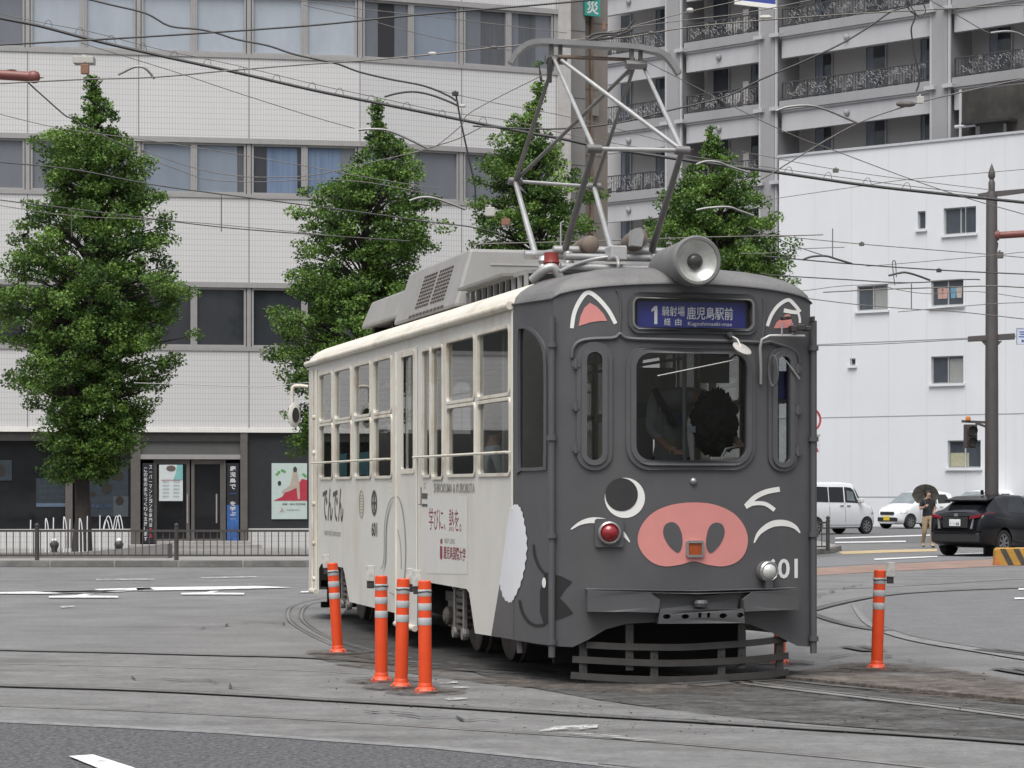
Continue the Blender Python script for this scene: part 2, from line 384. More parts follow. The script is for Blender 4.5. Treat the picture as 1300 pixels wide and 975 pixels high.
rail([(870,872),(985,864),(1080,872),(1150,878),(1300,889),(1420,897)], gsc=3.2, h=.03)
rail([(860,858),(940,868),(1000,876),(1100,888),(1200,900),(1300,913),(1420,928)], wide=.09, faint=True)
rail([(560,846),(480,836),(420,818),(380,798),(366,785),(368,772),(388,764),(430,756)], h=.002, wide=.03, gsc=.3, faint=True)
rail([(520,838),(450,822),(410,806),(388,792),(382,780),(392,768),(430,760)], h=.002, wide=.03, gsc=.3, faint=True)
rail([(1030,776),(1060,768),(1100,760),(1150,754),(1220,750),(1300,747),(1420,742)], h=.012, gsc=1.0)
rail([(1030,748),(1090,747),(1200,741),(1300,735),(1420,729)], h=.004, gsc=.6, faint=True)
rail([(1030,780),(1060,790),(1090,797),(1130,803)], h=.008, gsc=.7)
rail([(1082,822),(1100,826),(1112,828)], h=.01, gsc=2)
rail([(1250,826),(1300,832),(1360,839)], h=.01, gsc=2)
rail([(1274,850),(1300,855),(1360,864)], h=.01, gsc=2)
# raised, dirt-covered edge of the old track slab right of the tram
q_ = [(985,857),(1080,861),(1180,867),(1300,875),(1430,884),(1430,903),(1300,894.5),(1160,881.5),(1060,871.5),(985,863.5)]
q_ = [G(*p).xy for p in q_]
S(MB().prism([(p.x,p.y) for p in q_], lambda a,b,d: Vector((a,b,d)), 0, .045).build('track_slab_edge', M('dirty_slab', (.10,.086,.073), .9, var=.35, scale=3, bump=.7, bscale=30, streak=((.03,.028,.026), .8, 2, (1,1,1)), speck=(9,.6)), bevel=.006))
# cracks in the asphalt and dirt gathered at the foot of the posts
def crack(pix, w_=.014):
    rr = random.Random(len(pix)*7+int(pix[0][0])); pts = []
    for i in range(len(pix)-1):
        a, b = G(*pix[i]), G(*pix[i+1])
        for k in range(9): p = a.lerp(b, k/9); pts.append(p+Vector((rr.gauss(0,.05), rr.gauss(0,.07), 0)))
    mb = MB(); vs = []
    for i, p in enumerate(pts):
        d = (pts[min(i+1,len(pts)-1)]-pts[max(i-1,0)]).normalized(); n_ = Vector((-d.y,d.x,0))*w_*rr.uniform(.3,1.2)
        vs += [p-n_+Vector((0,0,.0195)), p+n_+Vector((0,0,.0195))]
    mb.add(vs, [(2*i,2*i+2,2*i+3,2*i+1) for i in range(len(pts)-1)]); S(mb.build('road_crack', M('crack_dark', (.03,.03,.03), .9)))
for cpx in ([(20,741),(60,738),(150,737)], [(250,800),(330,790),(372,796)], [(690,905),(800,914),(930,921)], [(1040,838),(1100,832),(1180,845)], [(120,860),(260,867),(330,880)], [(1035,760),(1060,750),(1100,742)], [(470,905),(520,912),(640,918)]): crack(cpx)
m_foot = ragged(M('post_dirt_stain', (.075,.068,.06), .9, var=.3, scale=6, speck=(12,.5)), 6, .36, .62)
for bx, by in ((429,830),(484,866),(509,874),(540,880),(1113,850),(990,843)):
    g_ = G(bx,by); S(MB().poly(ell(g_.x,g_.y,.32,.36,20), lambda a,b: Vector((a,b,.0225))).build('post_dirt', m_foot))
# loose pebbles and grit around the track
rnd = random.Random(5); mb = MB()
for i in range(420):
    px = rnd.uniform(640,1300); py = rnd.uniform(862,940) if rnd.random() < .75 else rnd.uniform(838,862)
    if rnd.random() < .2: px = rnd.uniform(400,640); py = rnd.uniform(850,905)
    p = G(px,py); r = rnd.uniform(.006,.02)
    q = [Vector((rnd.uniform(-1,1), rnd.uniform(-1,1), rnd.uniform(.3,1)))*r for _ in range(4)]
    mb.add([p+Vector((0,0,.014))+v for v in q]+[p+Vector((0,0,.012+r))], [(0,1,4),(1,2,4),(2,3,4),(3,0,4)])
mb.build('grit', M('grit_stone', (.07,.065,.06), .9, var=.5, scale=9), fixn=False)['kind'] = 'stuff'

# pavement with kerb along the far side of the road
kpts = [G(-700,721), G(-100,720), G(390,720), G(700,712), G(1036,704), G(1058,702.3), G(1068,699)]
walk = [(p.x,p.y) for p in kpts]+[(8.6,78),(8.6,104),(-60,104),(-60,52)]
KZ = .12
S(MB().prism(walk, lambda a,b,d: Vector((a,b,d)), .0, KZ).build('pavement', m_walk))
mb = MB(); rnd = random.Random(3)
for i in range(len(kpts)-1):
    a, b = kpts[i], kpts[i+1]; L = (b-a).length; n = max(1, int(L/1.2)); d = (b-a)/n; nn = Vector((-d.y,d.x,0)).normalized()
    for k in range(n):
        p = a+d*(k+.012); q = a+d*(k+.988)
        mb.hexa([p-nn*.02, q-nn*.02, q+nn*.16, p+nn*.16, p-nn*.0+Vector((0,0,KZ+.01)), q+Vector((0,0,KZ+.01)), q+nn*.16+Vector((0,0,KZ+.01)), p+nn*.16+Vector((0,0,KZ+.01))])
S(mb.build('kerb', m_kerb, bevel=.012))

# ================================================================== office building
def tile_mat(name, col, grout, bw, bh):
    m = M(name, col, .45, var=.05, scale=.25)
    n = m.node_tree; b = n.nodes['Principled BSDF']; src = b.inputs['Base Color'].links[0].from_socket
    tc = n.nodes.new('ShaderNodeTexCoord'); sx = n.nodes.new('ShaderNodeSeparateXYZ'); cb = n.nodes.new('ShaderNodeCombineXYZ')
    n.links.new(tc.outputs['Object'], sx.inputs[0]); n.links.new(sx.outputs[0], cb.inputs[0]); n.links.new(sx.outputs[2], cb.inputs[1])
    br = n.nodes.new('ShaderNodeTexBrick'); br.offset = 0; br.inputs['Scale'].default_value = 1; br.inputs['Brick Width'].default_value = bw; br.inputs['Row Height'].default_value = bh
    br.inputs['Mortar Size'].default_value = .0075; br.inputs['Mortar Smooth'].default_value = .3; br.inputs['Bias'].default_value = 0
    n.links.new(cb.outputs[0], br.inputs['Vector'])
    mx = n.nodes.new('ShaderNodeMix'); mx.data_type = 'RGBA'; n.links.new(br.outputs['Fac'], mx.inputs[0]); n.links.new(src, mx.inputs[6]); mx.inputs[7].default_value = (*grout,1)
    n.links.new(mx.outputs[2], b.inputs['Base Color'])
    return m
m_tile = tile_mat('white_wall_tile', (.575,.57,.565), (.425,.42,.42), .0675, .135)
m_alu = M('window_aluminium', (.33,.32,.315), .45, .2, var=.06)
m_black = M('black_frame', (.035,.033,.032), .5, var=.15)
m_bronze = M('bronze_frame', (.13,.118,.11), .5, .2, var=.12)
m_dkglass = M('dark_shop_glass', (.012,.013,.015), .06, var=.3, scale=1.5, spec=.6)
m_white = M('white_metal', (.72,.71,.68), .5, var=.05)
def pane_mat(name, col, var=.12): return M(name, col, .05, var=var, scale=1.1, spec=.7, stretch=(1,1,.35))
PANES = {'sky': pane_mat('pane_pale_sky_blind', (.35,.385,.43)), 'blue': pane_mat('pane_blue_sky_blind', (.20,.235,.285)), 'dim': pane_mat('pane_grey_sky_blind', (.14,.15,.17)),  # drawn blinds and the sky's reflection mixed into the pane colour
         'dark': pane_mat('pane_dark', (.035,.038,.045), .3)}
m_curtain = M('blue_curtain', (.13,.18,.27), .8, var=.25, scale=3, stretch=(9,9,.2))
m_slate = M('grey_curtain', (.085,.088,.1), .8, var=.25, scale=3, stretch=(9,9,.2))

fo1 = Facade(-250, 63.1, 458, 65.55); fo2 = Facade(458, 65.55, 708, 67.7)
office = empty('office_building', (fo1.A.x, fo1.A.y, 0), fo1.ang, 'white tiled office building with ribbon windows and a dark ground floor', 'building')
wing = empty('facade_wing', (0,0,0), 0, parent=office)
L1 = (fo1.B-fo1.A).length
wing.location = (L1, 0, 0); wing.rotation_euler = (0,0,fo2.ang-fo1.ang)
rows = [(fo1.z(300,444), fo1.z(300,360)), (fo1.z(300,250), fo1.z(300,177)), (fo1.z(300,72), fo1.z(300,-12))]
zt = fo1.z(300,548)
def wall_bands(fc, root, a0, a1, seams):
    mb = MB(); edges = [zt+.09] + [v for r in rows for v in r] + [rows[-1][1]+3.6]
    for i in range(0, len(edges), 2): mb.box(a0, a1, 0, .5, edges[i], edges[i+1])
    mb.build('wall', m_tile, root)
    mu = MB()
    for s_ in seams:
        for r in rows: mu.box(s_-.05, s_+.05, .02, .15, r[0]+.05, r[1]-.08)
    for s_, s2 in zip(seams, seams[1:]):
        for r in rows: mu.box((s_+s2)/2-.028, (s_+s2)/2+.028, .02, .15, r[0]+.05, r[1]-.08)
    mu.build('mullion', m_alu, root)
    core = MB().box(a0, a1, .42, 9, zt+.3, edges[-1]-.1).build('wall_core', m_black, root)
    sm = MB()
    for s_ in seams[1:]:
        for i in range(0, len(edges), 2): sm.box(s_-.012, s_+.012, -.004, .0, edges[i], edges[i+1])
    sm.build('panel_joint', M('joint_seal', (.22,.215,.21), .8), root)
    tr = MB()
    for r in rows:
        tr.box(a0, a1, -.03, .12, r[1]-.10, r[1]+.03); tr.box(a0, a1, -.03, .12, r[0]-.03, r[0]+.07)
    tr.build('sill_band', m_alu, root)
def office_window(fc, root, a0, a1, r, look, extra=None):
    z0, z1 = rows[r][0]+.07, rows[r][1]-.10
    mb = MB().prism([(a0,z0),(a1,z0),(a1,z1),(a0,z1)], lambda a,b,d: Vector((a,d,b)), .03, .14, holes=[[(a0+.05,z0+.05),(a1-.05,z0+.05),(a1-.05,z1-.05),(a0+.05,z1-.05)]])
    w_ = mb.build('window', m_alu, root)
    MB().box(a0+.05, a1-.05, .10, .12, z0+.05, z1-.05).build('pane', PANES[look], w_)
    if extra:
        x0, x1, mt = extra
        MB().box(a0+.05+(a1-a0-.1)*x0, a0+.05+(a1-a0-.1)*x1, .094, .0985, z0+.06, z1-.06).build('curtain', mt, w_)
bays1 = [fo1.a(p) for p in (-247,-106,35,176,316,457)]
wall_bands(fo1, office, -9, L1, bays1)
looks = {0: ['dark']*10, 1: ['dim','dim','dark','dim','dim','dim','blue','blue','dark','dim'], 2: ['sky','sky','dim','dim','sky','sky','sky','sky','sky','sky']}
xt = {(1,8): (.28,.92,m_curtain), (1,9): (.0,.7,m_curtain), (1,7): (.86,1,m_slate)}
for b in range(5):
    a0, a1 = bays1[b], bays1[b+1]; mid = (a0+a1)/2
    for r in range(3):
        for k, (u, v) in enumerate(((a0+.07, mid-.03), (mid+.03, a1-.07))):
            i = b*2+k; office_window(fo1, office, u, v, r, looks[r][i], xt.get((r,i)))
L2 = (fo2.B-fo2.A).length
bays2 = [fo2.a(p) for p in (458,586,706)]
wall_bands(fo2, wing, 0, L2, bays2)
lk2 = {0: ['dark']*4, 1: ['dim','dim','dim','dim'], 2: ['dim','blue','dim','dim']}
xt2 = {(2,0): (.32,.7,M('black_blind',(.02,.02,.025),.6)), (2,2): (.4,.98,m_slate), (2,3): (.2,.62,m_slate), (1,3): (.3,.8,m_slate), (1,0): (0,.6,m_curtain)}
for b in range(2):
    a0, a1 = bays2[b], bays2[b+1]; mid = (a0+a1)/2
    for r in range(3):
        for k, (u, v) in enumerate(((a0+.07, mid-.03), (mid+.03, a1-.07))):
            i = b*2+k; office_window(fo2, wing, u, v, r, lk2[r][i], xt2.get((r,i)))
MB().box(L2-.0, L2+.35, -.05, 6, KZ, rows[-1][1]+3.6).build('corner_pier', M('light_pier', (.42,.40,.385), .7, var=.1, streak=((.2,.19,.17),.5,1.5,(3,3,.2))), wing)
# ground floor
zp = fo1.z(300,671)
MB().box(0, L1+1, -.06, .5, zt-.02, zt+.09).build('fascia', m_white, office)
MB().box(0, L2+.3, -.06, .5, zt-.02, zt+.09).build('fascia', m_white, wing)
e0, e1 = fo1.a(178), fo1.a(305)
mb = MB().box(0, e0-.2, .02, .4, KZ, zp).box(e1+.2, L1, .02, .4, KZ, zp); mb.build('plinth', m_tile, office)
mb = MB().box(0, e0-.2, .10, .3, zp, zt-.02); mb.build('shop_window', m_dkglass, office)
MB().box(e1+.12, L1, .06, .3, zp, zt-.02).build('dark_panel_wall', M('dark_panel', (.022,.024,.027), .5, var=.15), office)
for n_, (p0, p1) in enumerate(((83,92),(166,178),(305,314),(-40,-30))):
    MB().box(fo1.a(p0), fo1.a(p1), -.04, .2, KZ, zt-.02).build('pier', m_bronze, office)
MB().box(0, e1+.2, -.01, .2, zt-.24, zt-.02).build('window_head', m_black, office)
mb = MB().box(0,L2+.1,.06,.4,KZ,zt-.02); mb.build('shop_window', m_dkglass, wing)
# entrance
MB().box(e0, e1, .05, .2, fo1.z(240,577), fo1.z(240,553)).build('transom', M('transom_panel', (.10,.10,.10), .5, var=.1), office)
MB().box(e0-.02, e1+.0, -.02, .15, fo1.z(240,583), fo1.z(240,577)).build('door_header', m_alu, office)
MB().box(e0-.15, e1+.15, 1.4, 1.5, KZ, zt-.3).build('lobby', m_black, office)
dz0, dz1 = KZ+.1, fo1.z(240,584)
def door_leaf(p0, p1, handle_px):
    a0, a1 = fo1.a(p0), fo1.a(p1)
    d_ = MB().prism([(a0,dz0),(a1,dz0),(a1,dz1),(a0,dz1)], lambda a,b,d: Vector((a,d,b)), .08, .14, holes=[[(a0+.08,dz0+.12),(a1-.08,dz0+.12),(a1-.08,dz1-.1),(a0+.08,dz1-.1)]]).build('door', m_bronze, office)
    MB().box(a0+.08, a1-.08, .10, .12, dz0+.12, dz1-.1).build('door_pane', m_dkglass, d_)
    h = fo1.a(handle_px); MB().tube([(h,.0,fo1.z(270,664)),(h,.0,fo1.z(270,627))], .02).box(h-.01,h+.01,0,.09,fo1.z(270,660),fo1.z(270,658)).box(h-.01,h+.01,0,.09,fo1.z(270,633),fo1.z(270,631)).build('door_handle', m_alu, d_)
door_leaf(195, 241, 238); door_leaf(243, 284, 275)
MB().box(fo1.a(284), fo1.a(287), .05, .15, dz0, dz1).build('door_jamb', m_bronze, office)
MB().box(e0-.3, e1+.45, -1.0, .05, KZ, KZ+.09).box(e0+.4, e1+.2, -.6, .05, KZ+.09, KZ+.17).build('entrance_step', M('step_stone', (.33,.32,.31), .8, var=.15), office)

# ---- posters and banners on the ground floor, each hung in front of the glass
def flat_thing(name, label, cat, fc, p0, p1, y0, y1, mat, off, group=None, root=None):
    a0, z0 = fc.a(p0), fc.z((p0+p1)/2, y1); a1, z1 = fc.a(p1), fc.z((p0+p1)/2, y0)
    t = empty(name, (*(fc.A+fc.d*a0),0) , fc.ang, label, cat, group)
    n = Vector((-fc.d.y, fc.d.x))*off; t.location = (t.location.x+n.x, t.location.y+n.y, z0)
    MB().box(0, a1-a0, 0, .012, 0, z1-z0).build('sheet', mat, t)
    f = lambda u, v, d=0: Vector(((a1-a0)*u, -.004-d, (z1-z0)*v))
    return t, f, (a1-a0), (z1-z0)
def txt_part(t, f, body, box, mat, name='lettering', bold=.0):
    mb = MB(); add_text(mb, body, *box, lambda a,b: f(a,b,.003), bold); return mb.build(name, mat, t, fixn=False)
def col_text(t, f, body, u0, u1, v1, v0, mat, bold=.01):
    mb = MB(); n = len(body); h = (v1-v0)/n
    for i, c in enumerate(body):
        if c == ' ': continue
        sh = .45 if c in '一ー・。' else .0
        add_text(mb, c, u0, v1-(i+.9)*h+h*sh*.8, u1, v1-(i+.1)*h-h*sh*.8 if sh else v1-(i+.08)*h, lambda a,b: f(a,b,.003), bold)
    return mb.build('lettering', mat, t, fixn=False)
m_paper = M('notice_paper', (.55,.60,.60), .7, var=.04); m_ink = M('printed_ink', (.03,.03,.035), .7); m_grey_ink = M('grey_ink', (.2,.2,.22), .7)
m_whiteink = M('white_print', (.62,.62,.63), .7); m_teal = M('teal_print', (.18,.42,.42), .7); m_redp = M('red_print', (.40,.03,.055), .7, var=.1)
m_bluep = M('blue_print', (.03,.10,.30), .6, var=.5, scale=5); m_navy = M('navy_cloth', (.012,.014,.02), .8)
t, f, W_, H_ = flat_thing('banner', 'tall narrow black banner with two columns of white writing left of the entrance', 'banner', fo1, 181, 195, 588, 690, m_navy, -.03)
col_text(t, f, 'この街のまちづくりも支援します', .12, .42, .95, .03, m_whiteink)
col_text(t, f, 'スーパーマンションの専門店', .58, .86, .98, .2, m_whiteink); col_text(t, f, '募集', .58, .88, .2, .06, m_redp)
t, f, W_, H_ = flat_thing('notice', 'white printed notice with pale teal top on the glass door', 'notice', fo1, 202, 232, 590, 636, m_paper, -.005)
MB().poly([(.6,.58),(1,.58),(1,1),(.75,1),(.72,.8)], lambda a,b: f(a,b,.001)).build('teal_area', m_teal, t, fixn=False)
MB().poly(ell(.5,.9,.2,.08,14), lambda a,b: f(a,b,.003)).build('portrait', M('portrait_print', (.12,.09,.08), .7), t, fixn=False)
for vv in (.5,.4,.3,.2,.1):
    for uu in (.15,.6): txt_part(t, f, '説明会日時', (uu,vv,uu+.26,vv+.05), m_grey_ink)
txt_part(t, f, '──────', (.1,.57,.9,.585), m_redp)
t, f, W_, H_ = flat_thing('banner', 'tall narrow banner with white writing over a bright blue lower half', 'banner', fo1, 288, 303, 588, 688, m_navy, -.03)
MB().poly([(0,.0),(1,0),(1,.47),(0,.47)], lambda a,b: f(a,b,.001)).build('blue_area', m_bluep, t, fixn=False)
col_text(t, f, '鹿児島で', .25, .75, .97, .66, m_whiteink, .02); col_text(t, f, '一', .2, .8, .65, .58, M('blue_ink',(.05,.12,.35),.7), .02); col_text(t, f, 'を学ぶ。', .25, .75, .52, .26, m_whiteink, .02)
t, f, W_, H_ = flat_thing('poster', 'pale green poster of a running woman over a red shape on the dark wall', 'poster', fo1, 345, 390, 588, 659, M('poster_green', (.47,.56,.53), .6, var=.05), .03)
MB().poly([(.05,.33),(.3,.4),(.5,.6),(.75,.62),(.85,.72),(1,.7),(1,.33)], lambda a,b: f(a,b,.002)).build('red_shape', m_redp, t, fixn=False)
m_skin_p = M('printed_skin', (.42,.36,.31), .7)
MB().poly([(.6,.84),(.72,.86),(.78,.66),(.8,.36),(.74,.35),(.7,.56),(.5,.5),(.3,.46),(.28,.5),(.52,.6)], lambda a,b: f(a,b,.0035)).build('runner_figure', m_skin_p, t, fixn=False)
MB().poly([(.6,.9),(.66,.95),(.72,.9),(.7,.84),(.62,.84)], lambda a,b: f(a,b,.005)).build('runner_hair', M('printed_hair',(.05,.045,.045),.7), t, fixn=False)
for (u,v) in ((.2,.84),(.3,.87),(.15,.8),(.36,.85),(.9,.8),(.95,.77)):
    MB().poly(ell(u,v,.045,.022,8), lambda a,b: f(a,b,.002)).build('leaf_print', M('leaf_print',(.10,.32,.08),.7), t, fixn=False)
MB().poly(ell(.22,.64,.05,.045,10), lambda a,b: f(a,b,.002)).build('bird_print', m_ink, t, fixn=False)
txt_part(t, f, '帰郷・絆の予定詳細', (.3,.25,.95,.285), m_ink, bold=.01); txt_part(t, f, 'medioure', (.42,.15,.78,.185), m_grey_ink); txt_part(t, f, '人', (.22,.12,.36,.2), m_redp)
pz = M('dim_window_print', (.035,.046,.055), .15, var=.2); pz2 = M('dim_window_print_light', (.07,.085,.095), .15)
t, f, W_, H_ = flat_thing('window_poster', 'dim blue grey poster inside the dark window left of the tree trunk', 'poster', fo1, 46, 92, 607, 644, pz, .085)
MB().poly([(0,.02),(1,.02),(1,.14),(0,.14)], lambda a,b: f(a,b,.002)).build('pale_line', M('pale_blue_print',(.10,.14,.2),.3), t, fixn=False)
for vv in (.3,.5,.68): txt_part(t, f, 'お知らせのご案内', (.1,vv,.9,vv+.08), pz2)
t, f, W_, H_ = flat_thing('window_poster', 'tall dim poster with brown picture blots inside the dark window right of the trunk', 'poster', fo1, 113, 163, 584, 656, pz, .085)
for (u,v,r_) in ((.45,.5,.13),(.75,.72,.12),(.45,.75,.07),(.78,.28,.11),(.1,.4,.06)):
    MB().poly(ell(u,v,r_,r_*.75,9), lambda a,b: f(a,b,.002)).build('picture_blot', M('blot_print',(.03,.025,.022),.3), t, fixn=False)
MB().poly([(.62,0),(1,0),(1,.36),(.62,.36)], lambda a,b: f(a,b,.0012)).build('pale_corner', pz2, t, fixn=False)
txt_part(t, f, '募集受付中', (.05,.15,.6,.22), M('blue_dim_print',(.04,.06,.12),.4), bold=.03)
t, f, W_, H_ = flat_thing('window_poster', 'small dim poster at the left picture edge inside the dark window', 'poster', fo1, -12, 15, 584, 610, pz, .085)
MB().poly(ell(.5,.5,.2,.3,9), lambda a,b: f(a,b,.002)).build('picture_blot', MATS['blot_print'], t, fixn=False)

# ================================================================== narrow grey building between office and flats
fn = Facade(714, 68.6, 779, 69.4)
m_conc = M('grey_concrete', (.235,.225,.212), .8, var=.12, scale=.8, bump=.2, streak=((.11,.1,.09), .6, 1.0, (3,3,.12)))
m_concd = M('brown_concrete', (.185,.168,.15), .8, var=.15, scale=1.0, streak=((.16,.085,.05), .5, 1.2, (4,4,.15)))
narrow = empty('narrow_building', (fn.A.x, fn.A.y, 0), fn.ang, 'narrow grey concrete building with rust streaked side and green sign', 'building')
a1 = fn.a(743); a2 = fn.a(778)
MB().box(0, a1, 0, 7, KZ, 40).build('wall', m_conc, narrow)
MB().box(a1, a2, .25, 7, KZ, 40).build('side_wall', m_concd, narrow)
mb = MB()
for k in range(12): mb.box(0, a1, -.006, 0, 3+k*1.75, 3.02+k*1.75)
for k in range(12): mb.box(a1+.01, a2, .244, .25, 3.3+k*1.75, 3.32+k*1.75)
mb.build('panel_joint', M('concrete_joint', (.10,.095,.09), .9), narrow)
mb = MB().box(a1-.02, a1+.06, .1, .26, KZ, 40); mb.build('edge_strip', M('pale_edge', (.33,.32,.30), .8), narrow)
MB().tube([(a1+.32,.2,3),(a1+.32,.2,40)], .045).build('downpipe', M('rusty_pipe', (.17,.11,.075), .7, var=.3, scale=3), narrow)
MB().box(fn.a(756)-.0, fn.a(764), .14, .25, fn.z(760,146), fn.z(760,124)).build('meter_box', m_conc, narrow)
t = empty('wall_sign', (0,0,0), fn.ang, 'small green sign with a white character high on the narrow grey building', 'sign')
t.location = (fn.A.x+fn.d.x*fn.a(742), fn.A.y+fn.d.y*fn.a(742)-.08, fn.z(752,21))
sw, sh_ = fn.a(762)-fn.a(742), fn.z(752,-9)-fn.z(752,21)
MB().box(0, sw, 0, .06, 0, sh_).build('sign_panel', M('sign_green', (.035,.30,.24), .5, var=.05), t)
mb = MB(); add_text(mb, '災', sw*.12, sh_*.08, sw*.9, sh_*.62, lambda a,b: Vector((a,-.004,b)), .03); mb.build('lettering', m_whiteink, t, fixn=False)
MB().box(sw*.4,sw*.6,.06,.4,sh_*.5,sh_*.6).build('bracket', m_bronze, t)

# ================================================================== flats
fa = Facade(770, 124/(1-.00236), 1430, 124/(1+2.95e-4*652))
m_flat = M('flats_grey', (.275,.273,.28), .8, var=.07, scale=.5, streak=((.2,.19,.19), .5, .6, (2,2,.15)))
m_flatlt = M('flats_pale', (.40,.40,.415), .8, var=.05, scale=.5, streak=((.28,.275,.28), .5, .6, (2,2,.15)))
m_flatin = M('flats_recess', (.46,.45,.45), .85, var=.06, scale=.5)
m_iron = M('railing_iron', (.045,.045,.047), .6, var=.2)
m_fpane = pane_mat('flat_window_pane', (.075,.085,.10), .5); m_fframe = M('flat_window_frame', (.42,.42,.42), .5)
m_ac = M('condenser_case', (.42,.41,.40), .6, var=.06)
flats = empty('apartment_building', (fa.A.x, fa.A.y, 0), fa.ang, 'grey apartment building with stacked balconies and iron railings', 'building')
zz = lambda y: fa.z(878, y)
RB, SB, BB, RT = zz(54.2), zz(65.5), zz(91.4), zz(122)   # railing foot, slab foot, beam foot, next railing top
ST = RB - zz(144.5)                                     # storey
LA = fa.a(1425)
HTOP = RB+2.6*ST
MB().box(-5, LA, 1.5, 9, 0, HTOP+ST).build('rear_wall', m_flatin, flats)
for (p0, p1) in ((848.5,869),(967.5,990),(1184.5,1210)):
    a0, a1 = fa.a(p0), fa.a(p1)
    MB().box(a0+.12, a1-.12, -.25, 1.5, 0, HTOP+ST).build('pillar', m_flat, flats)
    for s_ in (a0+.05, a1-.05):
        MB().tube([(s_,-.18,0),(s_,-.18,HTOP+ST)], .075, 8).build('downpipe', m_flatlt, flats)
    for k in range(-2,4):
        for s_ in (a0+.05, a1-.05): MB().box(s_-.22, s_+.3, -.42, -.06, RB+k*ST-.42, RB+k*ST-.26).build('pipe_collar', m_flatlt, flats)
bays = [(760,847.5,[(779,801),(831,846)]), (871,966.5,[(904,926),(952,966)]), (992,1183.5,[(1033,1057),(1098,1125),(1167,1184)]), (1211,1425,[(1254,1285),(1330,1360)])]
rnd = random.Random(8)
for bi, (p0, p1, wins) in enumerate(bays):
    a0, a1 = fa.a(p0), fa.a(p1)
    for k in range(-3, 4):
        zf = RB + k*ST
        if zf < 4 or zf > HTOP+1: continue
        if bi == 3 and k < -1: continue
        sl = MB().box(a0, a1, -.15, 1.5, zf-(RB-SB), zf); sl.build('balcony_slab', m_flat, flats)
        MB().box(a0+.02, a1-.02, .0, .25, zf-(RB-BB), zf-(RB-SB)).box(a0+.02,a1-.02,-.08,0,zf-(RB-SB)-.09,zf-(RB-SB)).build('balcony_beam', m_flatlt, flats)
        # railing: frame, bars and scrolled panel
        rh = (RT-zz(144.5)); g = MB(); y_ = -.05
        g.bar((a0+.1,y_,zf+rh),(a1-.1,y_,zf+rh),.06,.05); g.bar((a0+.1,y_,zf+.08),(a1-.1,y_,zf+.08),.05,.04)
        n = max(2, int((a1-a0)/.16))
        for i in range(n+1):
            x = a0+.1+(a1-a0-.2)*i/n; g.bar((x,y_,zf+.0),(x,y_,zf+rh),.06 if i % 9 == 0 else .022,.06 if i % 9 == 0 else .022)
        g.build('railing', m_iron, flats)
        sc = MB(); dm = MB(); x = a0+.75
        while x < a1-.35:
            for _ in range(9):
                ox, oz, r_ = rnd.uniform(-.3,.3), rnd.uniform(.16,rh-.1), rnd.uniform(.05,.13); p_ = rnd.uniform(0,6.28)
                sc.tube([Vector((x+ox+r_*math.cos(p_+t_*.75), y_-.02, zf+oz+r_*math.sin(p_+t_*.75))) for t_ in range(7)], .015, 4)
            dm.lathe([(.001,0),(.15,.0),(.15,.03),(.001,.03)], (x,y_+.02,zf+.12), (0,-1,0), 14)
            x += .62
        sc.build('railing_scroll', M('scroll_iron', (.20,.20,.205), .6, var=.4, scale=1.5), flats)
        dm.build('railing_rosette', m_iron, flats)
        for (q0, q1) in wins:
            b0, b1 = max(a0+.05,fa.a_at(q0,1.42)), fa.a_at(q1,1.42); zt_ = zf+(ST-(RB-BB))+.28
            w_ = MB().prism([(b0,zf+.05),(b1,zf+.05),(b1,zt_),(b0,zt_)], lambda a,b,d: Vector((a,d,b)), 1.42, 1.5, holes=[[(b0+.07,zf+.12),(b1-.07,zf+.12),(b1-.07,zt_-.07),(b0+.07,zt_-.07)]]).build('window', m_fframe, flats)
            MB().box(b0+.07, b1-.07, 1.455, 1.47, zf+.12, zt_-.07).build('pane', m_fpane, w_)
            if rnd.random() < .7:
                MB().box(b0+.1, b0+.1+(b1-b0)*rnd.uniform(.25,.45), 1.448, 1.453, zf+.14, zt_-.1).build('curtain', M('flat_curtain',(.22,.25,.30),.8,var=.3,scale=4,stretch=(8,8,.2)), w_)
        if bi == 1:
            c0 = fa.a_at(922,.5)
            MB().box(c0, c0+.8, .5, .85, zf+.1, zf+.75).lathe([(.24,0),(.24,.02)], (c0+.3,.5,zf+.42), (0,-1,0)).box(c0+.9,c0+1.25,.6,.9,zf+.1,zf+1.25).build('air_conditioner', m_ac, flats, bevel=.02)
        MB().lathe([(.0,0),(.14,0),(.14,.1),(.05,.14)], (a0+(a1-a0)*.45, 0, zf-(RB-SB)-.45), (0,-1,0), 10).build('balcony_vent', m_flat, flats)

# ================================================================== white building with car park
fw = Facade(989, 112/(1-2.4e-4), 1430, 112/(1+2.4e-4*440))
m_wwall = M('white_render', (.62,.635,.655), .6, var=.03, scale=.3, bump=.06, bscale=8, streak=((.52,.54,.56), .45, .5, (2,2,.12)))
whiteb = empty('white_building', (fw.A.x, fw.A.y, 0), fw.ang, 'plain white building with few small windows behind the parked cars', 'building')
zroof = fw.z(1000,199); LW = fw.a(1425)
wins = [(1198,1239,263,297,2),(1165,1175,268,291,1),(1088,1127,362,394,2),(1182,1223,355,388,2),(1079,1086,455,464,1),(1182,1223,452,487,2),(1203,1245,559,594,2)]
holes = []
for (p0,p1,y0,y1,_) in wins:
    pm = (p0+p1)/2; holes.append([(fw.a(p0),fw.z(pm,y1)),(fw.a(p1),fw.z(pm,y1)),(fw.a(p1),fw.z(pm,y0)),(fw.a(p0),fw.z(pm,y0))])
MB().prism([(0,0),(LW,0),(LW,zroof),(0,zroof)], lambda a,b,d: Vector((a,d,b)), 0, .25, holes=holes).build('wall', m_wwall, whiteb)
